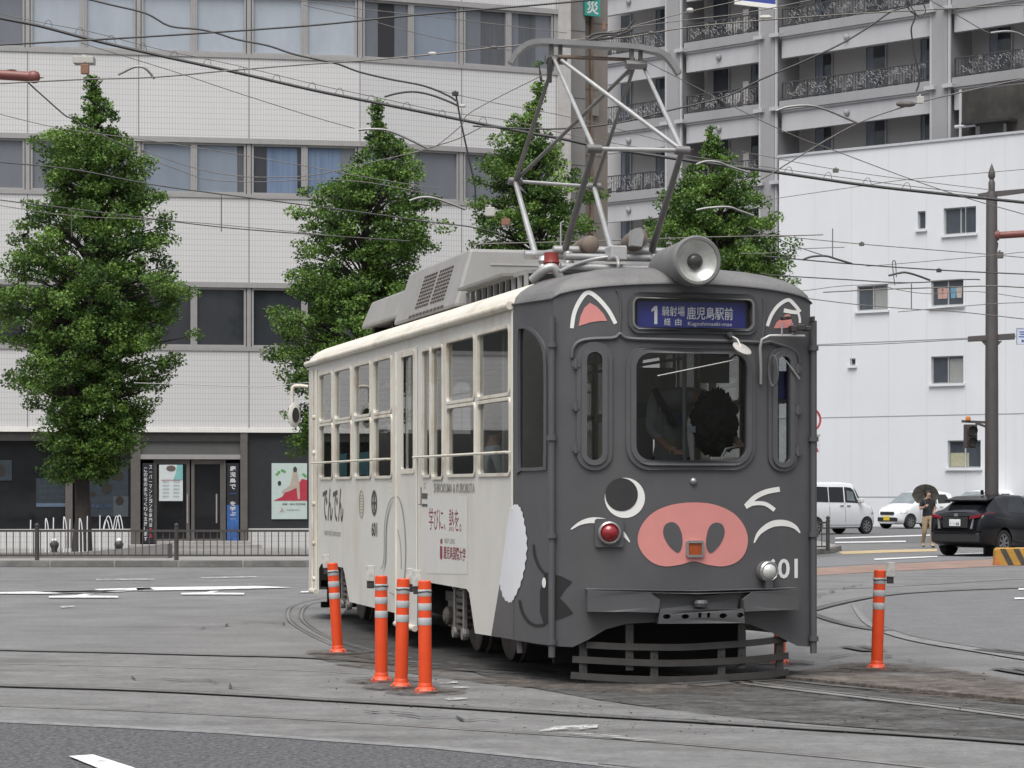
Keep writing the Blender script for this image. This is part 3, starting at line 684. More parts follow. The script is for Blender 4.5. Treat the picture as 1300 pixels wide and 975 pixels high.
MB().box(0, .25, .25, 1.2, 0, zroof).box(LW-.25, LW, .25, 1.2, 0, zroof).build('end_wall', m_wwall, whiteb)
MB().box(.25, LW-.25, .5, 1.15, 0, zroof-.4).build('room_core', m_black, whiteb)
MB().box(-.05, LW, -.06, 1.25, zroof, zroof+.1).build('roof_coping', M('coping_grey', (.42,.43,.45), .7), whiteb)
mb = MB()
for y_ in (434.5,529,631): mb.box(0, LW, -.005, .0, fw.z(1110,y_)-.02, fw.z(1110,y_)+.02)
mb.build('wall_joint', M('render_joint', (.26,.265,.28), .8), whiteb)
mb = MB()
for k in range(1, 15): mb.box(k*1.83, k*1.83+.018, -.004, 0, .2, zroof-.1)
mb.build('panel_joint', M('panel_joint_pale', (.52,.535,.56), .7), whiteb)
for i, (h_, wd) in enumerate(zip(holes, wins)):
    a0, z0 = h_[0]; a1, z1 = h_[2]
    two = wd[4] == 2; fr = .05
    hs_ = [[(a0+fr,z0+fr),((a0+a1)/2-.03,z0+fr),((a0+a1)/2-.03,z1-fr),(a0+fr,z1-fr)],[((a0+a1)/2+.03,z0+fr),(a1-fr,z0+fr),(a1-fr,z1-fr),((a0+a1)/2+.03,z1-fr)]] if two else [[(a0+fr,z0+fr),(a1-fr,z0+fr),(a1-fr,z1-fr),(a0+fr,z1-fr)]]
    w_ = MB().prism(h_, lambda a,b,d: Vector((a,d,b)), .10, .18, holes=hs_).build('window', M('white_bldg_frame', (.34,.345,.35), .5, .2), whiteb)
    MB().box(a0+.02, a1-.02, .14, .15, z0+.02, z1-.02).build('pane', pane_mat('white_bldg_pane', (.06,.07,.085), .3), w_)
    MB().box(a0-.08, a1+.08, -.10, .1, z0-.1, z0-.005).build('sill', m_wwall, w_)
    if i in (5,2,6):
        u0, u1 = ((a0+a1)/2+.05, a1-.06) if i != 6 else (a0+.06, (a0+a1)/2+.15)
        MB().box(u0, u1, .132, .137, z0+.06, z1-(.1 if i != 6 else .5)).build('curtain', M('pale_curtain',(.24,.25,.24) if i != 6 else (.33,.32,.22),.8,var=.12,stretch=(8,8,.2)) if i != 6 else M('cream_curtain',(.33,.32,.22),.8), w_)
    if i == 3:
        for (u, c_) in ((.2,(.40,.27,.23)),(.34,(.45,.28,.24)),(.60,(.12,.26,.36)),(.78,(.38,.34,.31))):
            q = a0+(a1-a0)*u; MB().poly([(q-.05,z0+.3),(q+.17,z0+.3),(q+.2,z1-.35),(q+.1,z1-.28),(q-.0,z1-.28),(q-.08,z1-.35)], lambda a,b: Vector((a,.128,b))).build('laundry', M('laundry_%d' % int(u*100), c_, .9), w_)
# dark stained concrete block behind the white roof
stair = empty('stained_block', (fw.A.x+fw.d.x*fw.a(1197)-fw.d.y*1.4, fw.A.y+fw.d.y*fw.a(1197)+fw.d.x*1.4, 0), fw.ang, 'dark stained concrete block rising behind the white building', 'building')
m_stain = M('stained_concrete', (.040,.038,.034), .9, var=.55, scale=.8, bump=.4, bscale=15, streak=((.025,.024,.022), .9, .9, (2,2,.2)))
zs = fw.z(1250,104)
MB().box(0, 8.6, 0, 1.0, zroof-4, zs).build('wall', m_stain, stair)
da = fw.a(1222)-fw.a(1197); db = fw.a(1252)-fw.a(1197)
MB().box(da, db, -.06, 0, zroof-2, fw.z(1237,153)).build('door', M('stair_door', (.06,.058,.055), .6), stair)
MB().box(da-.5, db+.6, -.7, 0, fw.z(1237,153), fw.z(1237,150)).build('canopy', M('dark_canopy', (.02,.02,.02), .9), stair)
MB().box(da-.2, da, -.08, 0, zroof-2, fw.z(1237,154)).box(db, db+.12, -.08, 0, zroof-2, fw.z(1237,154)).build('door_jamb', m_flat, stair)
MB().tube([(.15,-.3,zroof-1),(.15,-.3,fw.z(1200,110))], .06).tube([(-.1,-.3,fw.z(1200,157)),(.85,-.3,fw.z(1200,157))], .07).build('vent_pipe', m_flatlt, stair)
# ================================================================== the tram
TH = math.atan(800/3350.0); ct, st = math.cos(TH), math.sin(TH)
Y0 = 21.33; HW = 1.095; DS = .16; BOW = .135
XL = (703-650)/F*Y0
C0 = Vector((XL+HW*ct, Y0+HW*st, 0))
def w2l(p):
    d = Vector(p)-C0; return Vector((d.x*ct+d.y*st, -d.x*st+d.y*ct, d.z))
def l2w(p):
    return Vector((C0.x+p[0]*ct-p[1]*st, C0.y+p[0]*st+p[1]*ct, p[2]))
# length of the tapered cab side so that its rear edge falls on column 652
LC = .3
for _ in range(60):
    q = l2w((-HW-DS, LC, 0)); LC += (q.x/q.y*F+650-652)/F*q.y/st
LT = math.hypot(DS, LC)
SL = 8.0
for _ in range(60):
    q = l2w((-HW-DS, LC+SL, 0)); SL += (q.x/q.y*F+650-392)/F*q.y/st
TC = HW+LT; TE = TC+SL
def plan(t):
    s = -1 if t < 0 else 1; a = abs(t)
    if a <= HW: return Vector((t, -BOW*(1-(t/HW)**2)))
    if a <= TC: f = (a-HW)/LT; return Vector((s*(HW+DS*f), LC*f))
    if a <= TE: return Vector((s*(HW+DS), LC+a-TC))
    f = (a-TE)/LT; return Vector((s*(HW+DS-DS*f), LC+SL+LC*f))
def nrm(t):
    a = plan(t-.004); b = plan(t+.004); d = (b-a).normalized(); return Vector((d.y, -d.x))
def SHv(t, z, off=0.0):
    p = plan(t); n = nrm(t) if off else Vector((0,0)); return Vector((p.x+n.x*off, p.y+n.y*off, z))
def T(px, py):
    o = w2l((0,0,CH)); d = w2l(P(px,py,10.0))-o
    best = None; ts = [-TE-LT+.01*i for i in range(int((TE+LT-TC)/.01))]+[-TC+.004*i for i in range(int(2*TC/.004)+1)]
    prev = None
    for t in T_TS:
        p = T_PL[t]
        c = (p.x-o.x)*d.y-(p.y-o.y)*d.x
        if prev is not None and prev[1]*c <= 0 and prev[1] != c:
            f = prev[1]/(prev[1]-c); tt = prev[0]+(t-prev[0])*f; q = plan(tt)
            k = (q.y-o.y)/d.y
            if k > 0 and (best is None or k < best[0]): best = (k, tt, o.z+d.z*k)
        prev = (t, c)
    return (best[1], best[2])
T_TS = [-TE+.05*i for i in range(int((TE-TC)/.05))]+[-TC+LT*i/8 for i in range(8)]+[-HW+2*HW*i/60 for i in range(60)]+[HW, TC]
T_PL = {t: plan(t) for t in T_TS}
def TT(pts): return [T(*p) for p in pts]
def dens(poly, step=.06, closed=True):
    o = []; N = len(poly)
    for i in range(N if closed else N-1):
        a, b = poly[i], poly[(i+1) % N]; L = math.hypot(b[0]-a[0], b[1]-a[1]); n = max(1, int(L/step))
        for k in range(n): o.append((a[0]+(b[0]-a[0])*k/n, a[1]+(b[1]-a[1])*k/n))
    if not closed: o.append(poly[-1])
    return o
CUTS = [-HW+2*HW*i/20 for i in range(21)]
CUTC = CUTS+[-TC, TC]
def crop3(pts): return [T(640+x/3.095, 290+y/3.095) for x,y in pts]
def crop4(pts): return [T(640+x/3.095, 570+y/3.095) for x,y in pts]

m_cream = M('cream_paint', (.60,.585,.54), .45, var=.06, scale=1.2, streak=((.40,.30,.19), .55, 1.3, (1.2,1.2,.30)))
m_creamf = M('rusty_cream_trim', (.60,.57,.49), .5, var=.1, scale=3, streak=((.33,.20,.09), .75, 3.0, (1,1,.6)))
m_gray = M('charcoal_paint', (.076,.076,.080), .40, var=.14, scale=1.5, streak=((.095,.092,.088), .7, 2.2, (1.6,1.6,.28)), bump=.05, bscale=5)
m_grayd = M('charcoal_trim', (.055,.055,.058), .45, var=.15, scale=4)
m_graym = M('gasket_grey', (.078,.078,.082), .45, var=.10, scale=5)
m_croof = M('cab_roof_grey', (.14,.138,.135), .6, var=.2, scale=3, bump=.35, bscale=22, streak=((.09,.088,.085), .6, 2.0, (1,1,1)))
m_roofc = M('roof_cream', (.62,.585,.51), .6, var=.08, scale=2, streak=((.30,.24,.17), .6, 1.2, (1,1,1)))
m_rooft = M('roof_top_grey', (.26,.25,.235), .8, var=.2, scale=2, streak=((.12,.1,.085), .7, 1.2, (1,1,1)))
m_under = M('underframe_black', (.010,.0095,.009), .75, var=.4, scale=4)
m_bogie = M('greasy_bogie', (.11,.10,.09), .55, .2, var=.45, scale=6, streak=((.16,.12,.09), .6, 5, (1,1,1)))
m_iron2 = M('lifeguard_grey', (.043,.041,.038), .65, var=.25, scale=6)
m_pole = M('pantograph_grey', (.34,.34,.335), .4, .35, var=.15, scale=5)
m_poled = M('pantograph_dark', (.17,.165,.16), .45, .35, var=.2, scale=5)
m_rust = M('rusty_steel', (.16,.125,.10), .75, .1, var=.35, scale=5)
m_tglass = glass('tram_side_glass', (.50,.52,.52), .0, ior=1.4)
m_fglass = glass('cab_glass', (.64,.66,.66), .02, ior=1.4)
m_acg = M('roof_unit_grey', (.255,.25,.24), .55, var=.08, scale=2, streak=((.16,.13,.10), .5, 2.5, (1,1,.4)))

tram = empty('tram', C0, TH, 'single car tram painted as a black pig at the front and cream along the side', 'tram')
zW = lambda px, py: T(px,py)[1]
EZ = zW(650,387)
def ez(t):
    a = abs(t)
    return EZ+.13*math.sqrt(max(0,1-(a/HW)**2)) if a < HW else EZ
CROWN = 3.45
# ---- side windows
zb, zt_, zm1, zm2 = zW(645,601), zW(645,416), zW(645,499), zW(645,508)
def tx(px): return T(px, 560)[0]
side_wins = []   # t0,t1,z0,z1,kind
for p0, p1 in ((607.4,647.2),(568.2,602.8),(475.4,497.4),(451,470.6),(426,446),(406.5,422)):
    side_wins.append((tx(p0), tx(p1), zm1, zt_, 'upper')); side_wins.append((tx(p0)+.02, tx(p1)+.02, zb, zm2, 'lower'))
zdt = zW(520,452); zdb = zW(520,595)
side_wins.append((tx(549.5), tx(562.5), zb-.02, zt_-.02, 'tall')); side_wins.append((tx(537), tx(547), zb, zt_-.02, 'tall'))
door_win = (tx(512.5), tx(527.5), zdb, zdt)
holes = [rrect(a,c,b,d,.045,3) for a,b,c,d,k in side_wins]+[rrect(door_win[0],door_win[2],door_win[1],door_win[3],.03,3)]
zsk = zW(460,768)
cut_r = [T(443.5,764)[0], T(437,719)[0], T(408,713)[0], T(405,720)[0]]
cut_f = [T(603,804)[0], T(595.5,745)[0], T(533,742)[0], T(529.5,760)[0]]
zc = zW(565,743)
low = [(-TC, zW(654,812)), (cut_f[0], zW(603,804)), (cut_f[1]-.0, zc-.03), (cut_f[1]-.10, zc), (cut_f[2], zc), (cut_f[3], zc-.08), (cut_f[3], zsk), (cut_r[0], zsk), (cut_r[1]+.02, zc-.06), (cut_r[1]-.08, zc), (cut_r[2], zc), (cut_r[3], zc-.06), (cut_r[3], zsk+.02), (-TE, zsk+.02)]
outer = [(-TE, EZ), (-TC, EZ)]+low
# the wheel cut-outs need the side wall to start exactly at the cab corner
MB().sheet(outer, lambda t,z: SHv(t,z), holes=holes).build('body_side', m_cream, tram)
mir = lambda l: [(-a,b) for a,b in reversed(l)]
MB().sheet(mir(outer), lambda t,z: SHv(t,z), holes=[mir(h) for h in holes]).build('body_side', m_cream, tram)
# inner skin so the walls have depth
def side_window(a, b, c, d, kind, sgn=1):
    r = .045
    o_ = rrect(a-.026, c-.026, b+.026, d+.026, r+.02, 4); i_ = rrect(a+.004, c+.004, b-.004, d-.004, r, 4)
    if sgn < 0: o_, i_ = mir(o_), mir(i_)
    w_ = MB().prism(o_, lambda t,z,o: SHv(t,z,o), -.05, .016, holes=[i_]).build('side_window', m_creamf, tram, bevel=.004)
    MB().poly(i_, lambda t,z: SHv(t,z,-.012)).build('pane', m_tglass, w_)
    return w_
for wv in side_wins:
    side_window(*wv); side_window(*wv, sgn=-1)
# sticker pair in the rear lower panes
for p0, p1 in ((427,437),(452,465)):
    MB().poly([(tx(p0),zb+.02),(tx(p1),zb+.02),(tx(p1),zb+.27),(tx(p0),zb+.27)], lambda t,z: SHv(t,z,-.03)).build('window_sticker', M('teal_sticker', (.10,.30,.33), .6, var=.2, scale=12), tram)
# roof gutter, hand rails, corner post trims
gt = [SHv(-TE+ (TE-TC)*i/12, EZ-.01, .03) for i in range(13)]
MB().tube(gt, .035, 8).build('gutter', m_creamf, tram, smooth=50)
MB().tube([SHv(TE-(TE-TC)*i/12, EZ-.01, .03) for i in range(13)], .035, 8).build('gutter', m_creamf, tram, smooth=50)
zr = zW(650,574)
for p0, p1 in ((401,498),(531,650)):
    a, b = tx(p0), tx(p1); mb = MB().tube([SHv(a,zr,.0), SHv(a,zr,.05), SHv(b,zr,.05), SHv(b,zr,.0)], .013, 6)
    for k in (.33,.66): mb.tube([SHv(a+(b-a)*k,zr,0), SHv(a+(b-a)*k,zr,.05)], .01, 6)
    mb.build('window_rail', m_creamf, tram, smooth=50)
# door leaf beside the long pane
da, db = tx(506), tx(530.5); dzb, dzt = zsk-.10, zW(516,444)
dr = MB().prism([(da,dzb),(db,dzb),(db,dzt),(da,dzt)], lambda t,z,o: SHv(t,z,o), .002, .018, holes=[rrect(*[door_win[i] for i in (0,2,1,3)], .02, 3)]).build('door', m_cream, tram, bevel=.004)
MB().tube([SHv(da,dzb,.02), SHv(da,dzt,.02)], .022, 6).build('door_post', m_creamf, dr)
MB().poly(rrect(*[door_win[i] for i in (0,2,1,3)], .02, 3), lambda t,z: SHv(t,z,-.01)).build('pane', m_tglass, dr)
MB().prism(rrect(door_win[0]-.05,door_win[2]-.05,door_win[1]+.05,door_win[3]+.05,.04,3), lambda t,z,o: SHv(t,z,o), .017, .028, holes=[rrect(door_win[0],door_win[2],door_win[1],door_win[3],.03,3)]).build('pane_frame', m_creamf, dr)
MB().tube([SHv(da,dzb-.0,.03), SHv(db+.0,dzb-.0,.03)], .03, 8).build('door_sill', m_creamf, dr, smooth=50)
MB().tube([SHv(-TC-.02,zb-.3,.004), SHv(-TC-.02,EZ,.004)], .012, 6).build('corner_trim', m_cream, tram)
for p_ in (398,403,):
    MB().tube([SHv(tx(p_),zsk+.05,.01), SHv(tx(p_),EZ-.1,.01)], .018, 6).build('rear_post', m_creamf, tram)
mb = MB()
for y_ in (530,575,640,690,735): mb.lathe([(.03,0),(.03,.05)], SHv(tx(401.5),zW(402,y_),0), (-1,0,0), 8)
mb.build('door_hinge', m_creamf, tram)
MB().tube([SHv(tx(398),zsk+.03,.03), SHv(tx(404.5),zsk+.03,.03)], .035, 8).build('step_roll', m_creamf, tram, smooth=50)
# rear cab
rz = LC+SL
MB().add([SHv(-TE,zsk), SHv(-TE-LT,zsk), SHv(-TE-LT,EZ), SHv(-TE,EZ), SHv(TE,zsk), SHv(TE+LT,zsk), SHv(TE+LT,EZ), SHv(TE,EZ)], [(0,1,2,3),(4,5,6,7)]).build('rear_cab_side', m_cream, tram)
rf = lambda t,z: Vector((t, rz+LC, z))
MB().poly([(-HW,zsk),(HW,zsk),(HW,EZ),(-HW,EZ)], rf, holes=[rrect(-.5,zb,.5,zt_,.1),rrect(-.95,zb,-.72,zt_,.1),rrect(.72,zb,.95,zt_,.1)]).build('rear_wall', m_cream, tram)
MB().poly([(-.98,zb-.02),(.98,zb-.02),(.98,zt_+.02),(-.98,zt_+.02)], lambda t,z: Vector((t, rz+LC-.02, z))).build('rear_glass', m_tglass, tram)

# ---- cab front, one bent sheet from corner to corner
bot = TT([(654,812.5),(680,817),(702,820),(727,821.5),(747,812),(769,799),(795,792),(831,790),(880,790),(931,790),(953,793),(979,803),(1000,814),(1012,820),(1026,821)])
bot = [(-TC, bot[0][1])]+bot[1:]+[(TC, bot[0][1])]
top = [(TC-2*TC*i/48, 0) for i in range(49)]; top = [(t, ez(t)) for t,_ in top]
def rr_px(x0,y0,x1,y1,rpx):
    a = T(x0,y1); b = T(x1,y0); zl = T((x0+x1)/2,y1)[1]; zh = T((x0+x1)/2,y0)[1]
    return a[0], zl, b[0], zh, rpx/157.0
def grow(q, g): return (q[0]-g, q[1]-g, q[2]+g, q[3]+g, q[4]+g)
def RRp(q, n=6): return dens(rrect(*q, n), .05)
w_main = rr_px(805,447,948,586,20); w_l = rr_px(743,445,766,586,11); w_r = rr_px(983,451,1002.5,589,9.5); w_s = rr_px(805,380,953,416,7)
cw = dens(catmull([(*q,0) for q in TT([(659,592),(658.5,500),(658.5,425),(663,416),(673,418),(684,428),(691,444),(693,470),(693,530),(692.5,588),(689,594),(664,595)])], 3, True) and [(p.x,p.y) for p in catmull([(*q,0) for q in TT([(659,592),(658.5,500),(658.5,425),(663,416),(673,418),(684,428),(691,444),(693,470),(693,530),(692.5,588),(689,594),(664,595)])], 3, True)], .06)
cwm = mir(cw)
front = bot+top
MB().sheet(dens(front,.08), lambda t,z: SHv(t,z), holes=[RRp(w_main),RRp(w_l),RRp(w_r),RRp(w_s),cw,cwm], cuts=CUTC).build('cab_front', m_gray, tram, smooth=35)
def front_window(name, q, g1, off, g2=None):
    w_ = MB().prism(RRp(grow(q,g1),7), lambda t,z,o: SHv(t,z,o), .001, off, holes=[RRp(grow(q,.004),6)]).build(name, m_gray, tram, smooth=30, bevel=.008)
    MB().prism(RRp(grow(q,.03),6), lambda t,z,o: SHv(t,z,o), off-.01, off+.016, holes=[RRp(grow(q,-.012),6)]).build('gasket', m_graym, w_, smooth=30, bevel=.006)
    MB().prism(RRp(grow(q,.004),6), lambda t,z,o: SHv(t,z,o), -.05, off, holes=[RRp(grow(q,-.003),6)]).build('reveal', m_grayd, w_, smooth=30)
    MB().sheet(RRp(grow(q,.0),6), lambda t,z: SHv(t,z,-.02), cuts=CUTS).build('windscreen', m_fglass, w_, smooth=60)
    return w_
wm_ = front_window('front_window', w_main, .068, .022)
wl_ = front_window('front_window', w_l, .07, .022); wr_ = front_window('front_window', w_r, .062, .022)
for w_, q, side in ((wl_, w_l, -1), (wr_, w_r, 1)):
    mb = MB(); xe = q[0]-.075 if side < 0 else q[2]+.065
    for f in (.12,.5,.88):
        zz_ = q[1]+(q[3]-q[1])*f; mb.add([], []); p0 = SHv(xe,zz_-.04,.02); p1 = SHv(xe,zz_+.04,.02); mb.tube([p0,p1], .018, 8)
        mb.bar(SHv(xe-.02*side*0-.03,zz_,.024), SHv(xe+.03,zz_,.024), .012, .05)
    mb.build('window_hinge', m_gray, w_, smooth=40)
for c_ in (cw, cwm):
    cin = c_
    cen = (sum(p[0] for p in cin)/len(cin), sum(p[1] for p in cin)/len(cin))
    out_ = [(cen[0]+(p[0]-cen[0])*1.13, cen[1]+(p[1]-cen[1])*1.03) for p in cin]; in_ = [(cen[0]+(p[0]-cen[0])*.95, cen[1]+(p[1]-cen[1])*.985) for p in cin]
    w_ = MB().prism(out_, lambda t,z,o: SHv(t,z,o), -.03, .016, holes=[in_]).build('corner_window', m_graym, tram, smooth=30)
    MB().poly(in_, lambda t,z: SHv(t,z,-.01)).build('pane', glass('corner_glass', (.40,.42,.42), .08, ior=1.6), w_)
# drip mouldings over the front windows
def front_tube(pts, r, off, name='drip_moulding', mat=None, n=5):
    q = [T(640+x/3.095, 290+y/3.095) for x,y in pts]; c = catmull([(*p,0) for p in q], n)
    return MB().tube([SHv(p.x, p.y, off) for p in c], r, 6).build(name, mat or m_gray, tram, smooth=50)
front_tube([(266,508),(272,470),(296,444),(345,434),(430,430),(455,414),(485,432),(600,437),(780,441),(980,447),(1008,452),(1040,446),(1060,452),(1120,472),(1152,500),(1160,530)], .017, .012)
front_tube([(452,418),(458,330),(452,262),(440,240)], .010, .006); front_tube([(1012,448),(1022,350),(1018,275)], .010, .006)
et = [SHv(-TC+2*TC*i/60, ez(-TC+2*TC*i/60), .012) for i in range(61)]
MB().tube(et, .009, 6).build('roof_edge', m_gray, tram, smooth=60)
# vertical corner pipes
for s_ in (-1,1):
    mb = MB().tube([SHv(s_*HW, .23, .03), SHv(s_*HW, 2.98, .03)], .028, 10)
    for y_ in (438,556,680,815): mb.tube([SHv(s_*HW, zW(703,y_)-.02, .03), SHv(s_*HW, zW(703,y_)+.02, .03)], .042, 10)
    mb.build('corner_pipe', m_gray, tram, smooth=50)
# destination sign
ds = MB().prism(RRp(grow(w_s,.05),6), lambda t,z,o: SHv(t,z,o), .0, .028, holes=[RRp(grow(w_s,.004),6)]).build('destination_sign', m_grayd, tram, smooth=30, bevel=.008)
MB().prism(RRp(grow(w_s,.018),6), lambda t,z,o: SHv(t,z,o), .02, .036, holes=[RRp(grow(w_s,.002),6)]).build('sign_frame', M('sign_frame_metal', (.19,.19,.185), .4, .4), ds, smooth=30)
MB().sheet(RRp(grow(w_s,.01),6), lambda t,z: SHv(t,z,-.06), cuts=CUTS).build('sign_box', m_black, ds)
a_ = T(807,414.5); b_ = T(949,383)
sx0, sx1 = a_[0]+.02, b_[0]; sz0 = zW(878,416.5); sz1 = zW(878,383)
MB().sheet([(sx0,sz0),(sx1,sz0),(sx1,sz1),(sx0,sz1)], lambda t,z: SHv(t,z,-.035), cuts=CUTS).build('sign_panel', M('sign_blue', (.018,.024,.19), .5, var=.15, scale=2), ds)
mb = MB(); su = lambda u: sx0+(sx1-sx0)*u; sv = lambda v: sz0+(sz1-sz0)*v
fs_ = lambda t,z: SHv(t,z,-.030)
# positions inside the sign measured on its crop
mb.poly([(su(.150),sv(.14)),(su(.178),sv(.14)),(su(.178),sv(.83)),(su(.154),sv(.83)),(su(.126),sv(.70)),(su(.126),sv(.60)),(su(.150),sv(.67))], fs_)
for body, u0, v0, u1, v1, bo in (('騎射場',.22,.45,.425,.83,.005),('経',.238,.10,.298,.37,.005),('由',.338,.10,.395,.37,.005),('鹿児島駅前',.445,.33,.875,.82,.012),('Kagoshimaeki-mae',.455,.06,.865,.25,.0)):
    add_text(mb, body, su(u0), sv(v0), su(u1), sv(v1), fs_, bo)
mb.build('sign_lettering', M('sign_white', (.62,.63,.66), .6, var=.03), ds, fixn=False)
MB().sheet(RRp(w_s,6), lambda t,z: SHv(t,z,-.012), cuts=CUTS).build('sign_glass', glass('sign_glass_clear', (.86,.86,.86), .0), ds)

# ---- roof
def outline():
    o = []
    for i in range(49): t = -HW+2*HW*i/48; o.append((plan(t), ez(t)))
    for i in range(1,7): t = HW+LT*i/6; o.append((plan(t), EZ))
    for i in range(1,25): t = TC+SL*i/24; o.append((plan(t), EZ))
    for i in range(1,5): t = TE+LT*i/4; o.append((plan(t), EZ))
    for i in range(1,13): o.append((Vector((HW-2*HW*i/12, rz+LC)), EZ))
    for i in range(3,-1,-1): t = -(TE+LT*i/4); o.append((plan(t), EZ))
    for i in range(23,-1,-1): t = -(TC+SL*i/24); o.append((plan(t), EZ))
    for i in range(5,0,-1): t = -(HW+LT*i/6); o.append((plan(t), EZ))
    return o
ol = outline(); N = len(ol); fsr = [0,.015,.05,.1,.17,.26,.37,.5,.65,.82,1.0]
mb = MB(); vs = []; fcs = []
for f in fsr:
    for p, e in ol:
        y_s = min(max(p.y, .85), rz+LC-.85); sp = Vector((0, y_s))
        q = p.lerp(sp, f); vs.append((q.x, q.y, e+(CROWN-e)*math.sqrt(max(0,1-(1-f)**2.2))))
cab = ([],[]); cream_ = ([],[]); grey_ = ([],[])
for i in range(len(fsr)-1):
    for k in range(N):
        k2 = (k+1) % N; fc = (i*N+k, i*N+k2, (i+1)*N+k2, (i+1)*N+k); cy = sum(vs[j][1] for j in fc)/4
        (cab if cy < LC+.02 else (cream_ if fsr[i] < .3 else grey_))[1].append(fc)
for nm, mt, g in (('cab_roof', m_croof, cab), ('roof_side', m_roofc, cream_), ('roof', m_rooft, grey_)):
    used_ = sorted({j for f in g[1] for j in f}); ix = {j:i for i,j in enumerate(used_)}
    MB().add([vs[j] for j in used_], [tuple(ix[j] for j in f) for f in g[1]]).build(nm, mt, tram, smooth=40)

# ---- pig face and other markings on the paint
def mark(name, poly, mat, off=.004, parent=None):
    return MB().sheet(dens(poly,.04), lambda t,z: SHv(t,z,off), cuts=CUTC).build(name, mat, parent or tram, smooth=60)
def sm(pts, n=4): return [(p.x,p.y) for p in catmull([(*p,0) for p in pts], n, True)]
m_pink = M('pig_pink', (.57,.225,.205), .5, var=.05); m_mwhite = M('marking_white', (.70,.69,.66), .5, var=.06, scale=5); m_mdark = M('marking_dark', (.013,.013,.014), .5, var=.1)
m_fluff = M('marking_bright_white', (.64,.65,.67), .5, var=.03)
mark('snout', sm(crop4([(524,355),(540,300),(585,250),(655,220),(740,210),(825,218),(900,252),(944,305),(957,358),(945,410),(912,445),(860,461),(800,455),(745,441),(690,455),(630,461),(580,445),(540,405)])), m_pink)
mark('nostril', sm(crop4([(624,325),(633,297),(660,287),(685,303),(699,345),(697,385),(682,407),(652,385),(632,355)])), m_gray, .007)
mark('nostril', sm(crop4([(865,325),(856,297),(830,289),(806,305),(794,345),(794,385),(810,409),(838,387),(857,357)])), m_gray, .007)
mark('eye', crop4(ell(474,192,79,79,40)), m_mwhite); mark('pupil', crop4(ell(461,179,64,65,40)), M('marking_grey', (.026,.026,.027), .5), .007)
mark('brow', crop4(stroke([(262,316),(300,291),(345,280),(400,287),(440,310),(470,335),(493,366)], 4, wm=25)), m_mwhite)
mark('wink', crop4(stroke([(1082,158),(1030,168),(985,190),(949,226)], 20, wm=20)), m_mwhite); mark('wink', crop4(stroke([(948,228),(980,214),(1025,216),(1062,240)], 16, wm=16)), m_mwhite, .0045)
mark('brow', crop4(stroke([(981,369),(1003,328),(1050,296),(1100,291),(1140,305),(1162,330)], 4, wm=25)), m_mwhite)
ear1 = crop3(stroke([(266,392),(275,335),(297,285),(328,252),(365,272),(408,320),(438,374)], 15, wm=17)); mark('ear_outline', ear1, m_mwhite)
mark('ear_inner', crop3([(292,384),(300,345),(315,312),(337,292),(365,308),(390,335),(405,363),(370,364),(335,370)]), m_pink)
mark('ear_outline', crop3(stroke([(1033,384),(1050,340),(1078,302),(1115,281),(1140,300),(1162,328)], 13, wm=14)), m_mwhite)
mark('ear_outline', crop3(stroke([(1098,322),(1130,328),(1160,330)], 17, wm=15)), m_mwhite, .0045); mark('ear_outline', crop3(stroke([(1155,334),(1160,352),(1161,372)], 9)), m_mwhite, .005)
mark('ear_inner', crop3([(1058,392),(1070,368),(1090,352),(1098,345),(1105,338),(1122,338),(1136,385),(1100,392)]), m_pink)
# side: grey wedge, fluff, whiskers
wedge = [(-TC, EZ-.06), (-TC-.02, EZ-.06)]+TT([(651.5,600),(649.5,640),(643,690),(635,740),(624,806.8)])+[(-TC, zW(654,812.3))]
mark('grey_wedge', wedge, m_gray, .003)
fl = []; fc_ = [(648,646),(656,641),(662,648),(666,665),(669,690),(667,715),(662,738),(654,757),(649,764),(641,759),(636,743),(635,736)]
cc = catmull([(*p,0) for p in fc_], 4)
for i, p in enumerate(cc):
    b = 1.6 if i % 2 else 0; d = Vector((p.x-650, (p.y-700)*.3, 0)); d.normalize(); fl.append((p.x+d.x*b, p.y+d.y*b))
mark('fluff_marking', TT(fl), m_fluff, .006)
mark('fang_marking', crop4([(160,492),(178,482),(225,500),(268,522),(240,552),(218,585),(245,612),(272,645),(230,664),(185,680),(158,692),(142,640),(142,560)]), m_mdark)
mark('cheek_line', crop4(stroke([(117,375),(122,420),(140,465),(163,492)], 7, wm=10)), m_mdark, .005)
mark('cheek_line', crop4(stroke([(62,594),(72,640),(98,680),(130,694),(160,690)], 9, wm=11)), m_mdark, .005)
mark('fang_eye', crop4(ell(160,525,8,21,12)), m_mwhite, .008)
def side_text(name, body, x0, y0, x1, y1, mat, bold=0.0, off=.004):
    a, b = T(x0,y1), T(x1,y0); ym = (y0+y1)/2; za, zb_ = T((x0+x1)/2,y1)[1], T((x0+x1)/2,y0)[1]
    mb = MB(); add_text(mb, body, a[0], za, b[0], zb_, lambda t,z: SHv(t,z,off), bold); return mb.build(name, mat, tram, fixn=False)
m_tink = M('tram_ink', (.07,.068,.065), .6); m_tgrey = M('tram_grey_ink', (.28,.275,.26), .6); m_tred = M('tram_red_ink', (.22,.03,.04), .6, var=.15)
side_text('lettering', 'でんでん', 410, 619, 436, 662, m_tink, .015)
side_text('lettering', 'electrical contractor', 412, 672, 433, 680, m_tgrey)
side_text('lettering', '601', 472, 663, 479, 681, m_tink, .02)
e1_ = TT(ell(475.3,638.5,3.6,16.5,24)); e2_ = TT(ell(475.3,638.5,2.3,11.5,24))
mb = MB().poly(e1_, lambda t,z: SHv(t,z,.004), holes=[e2_])
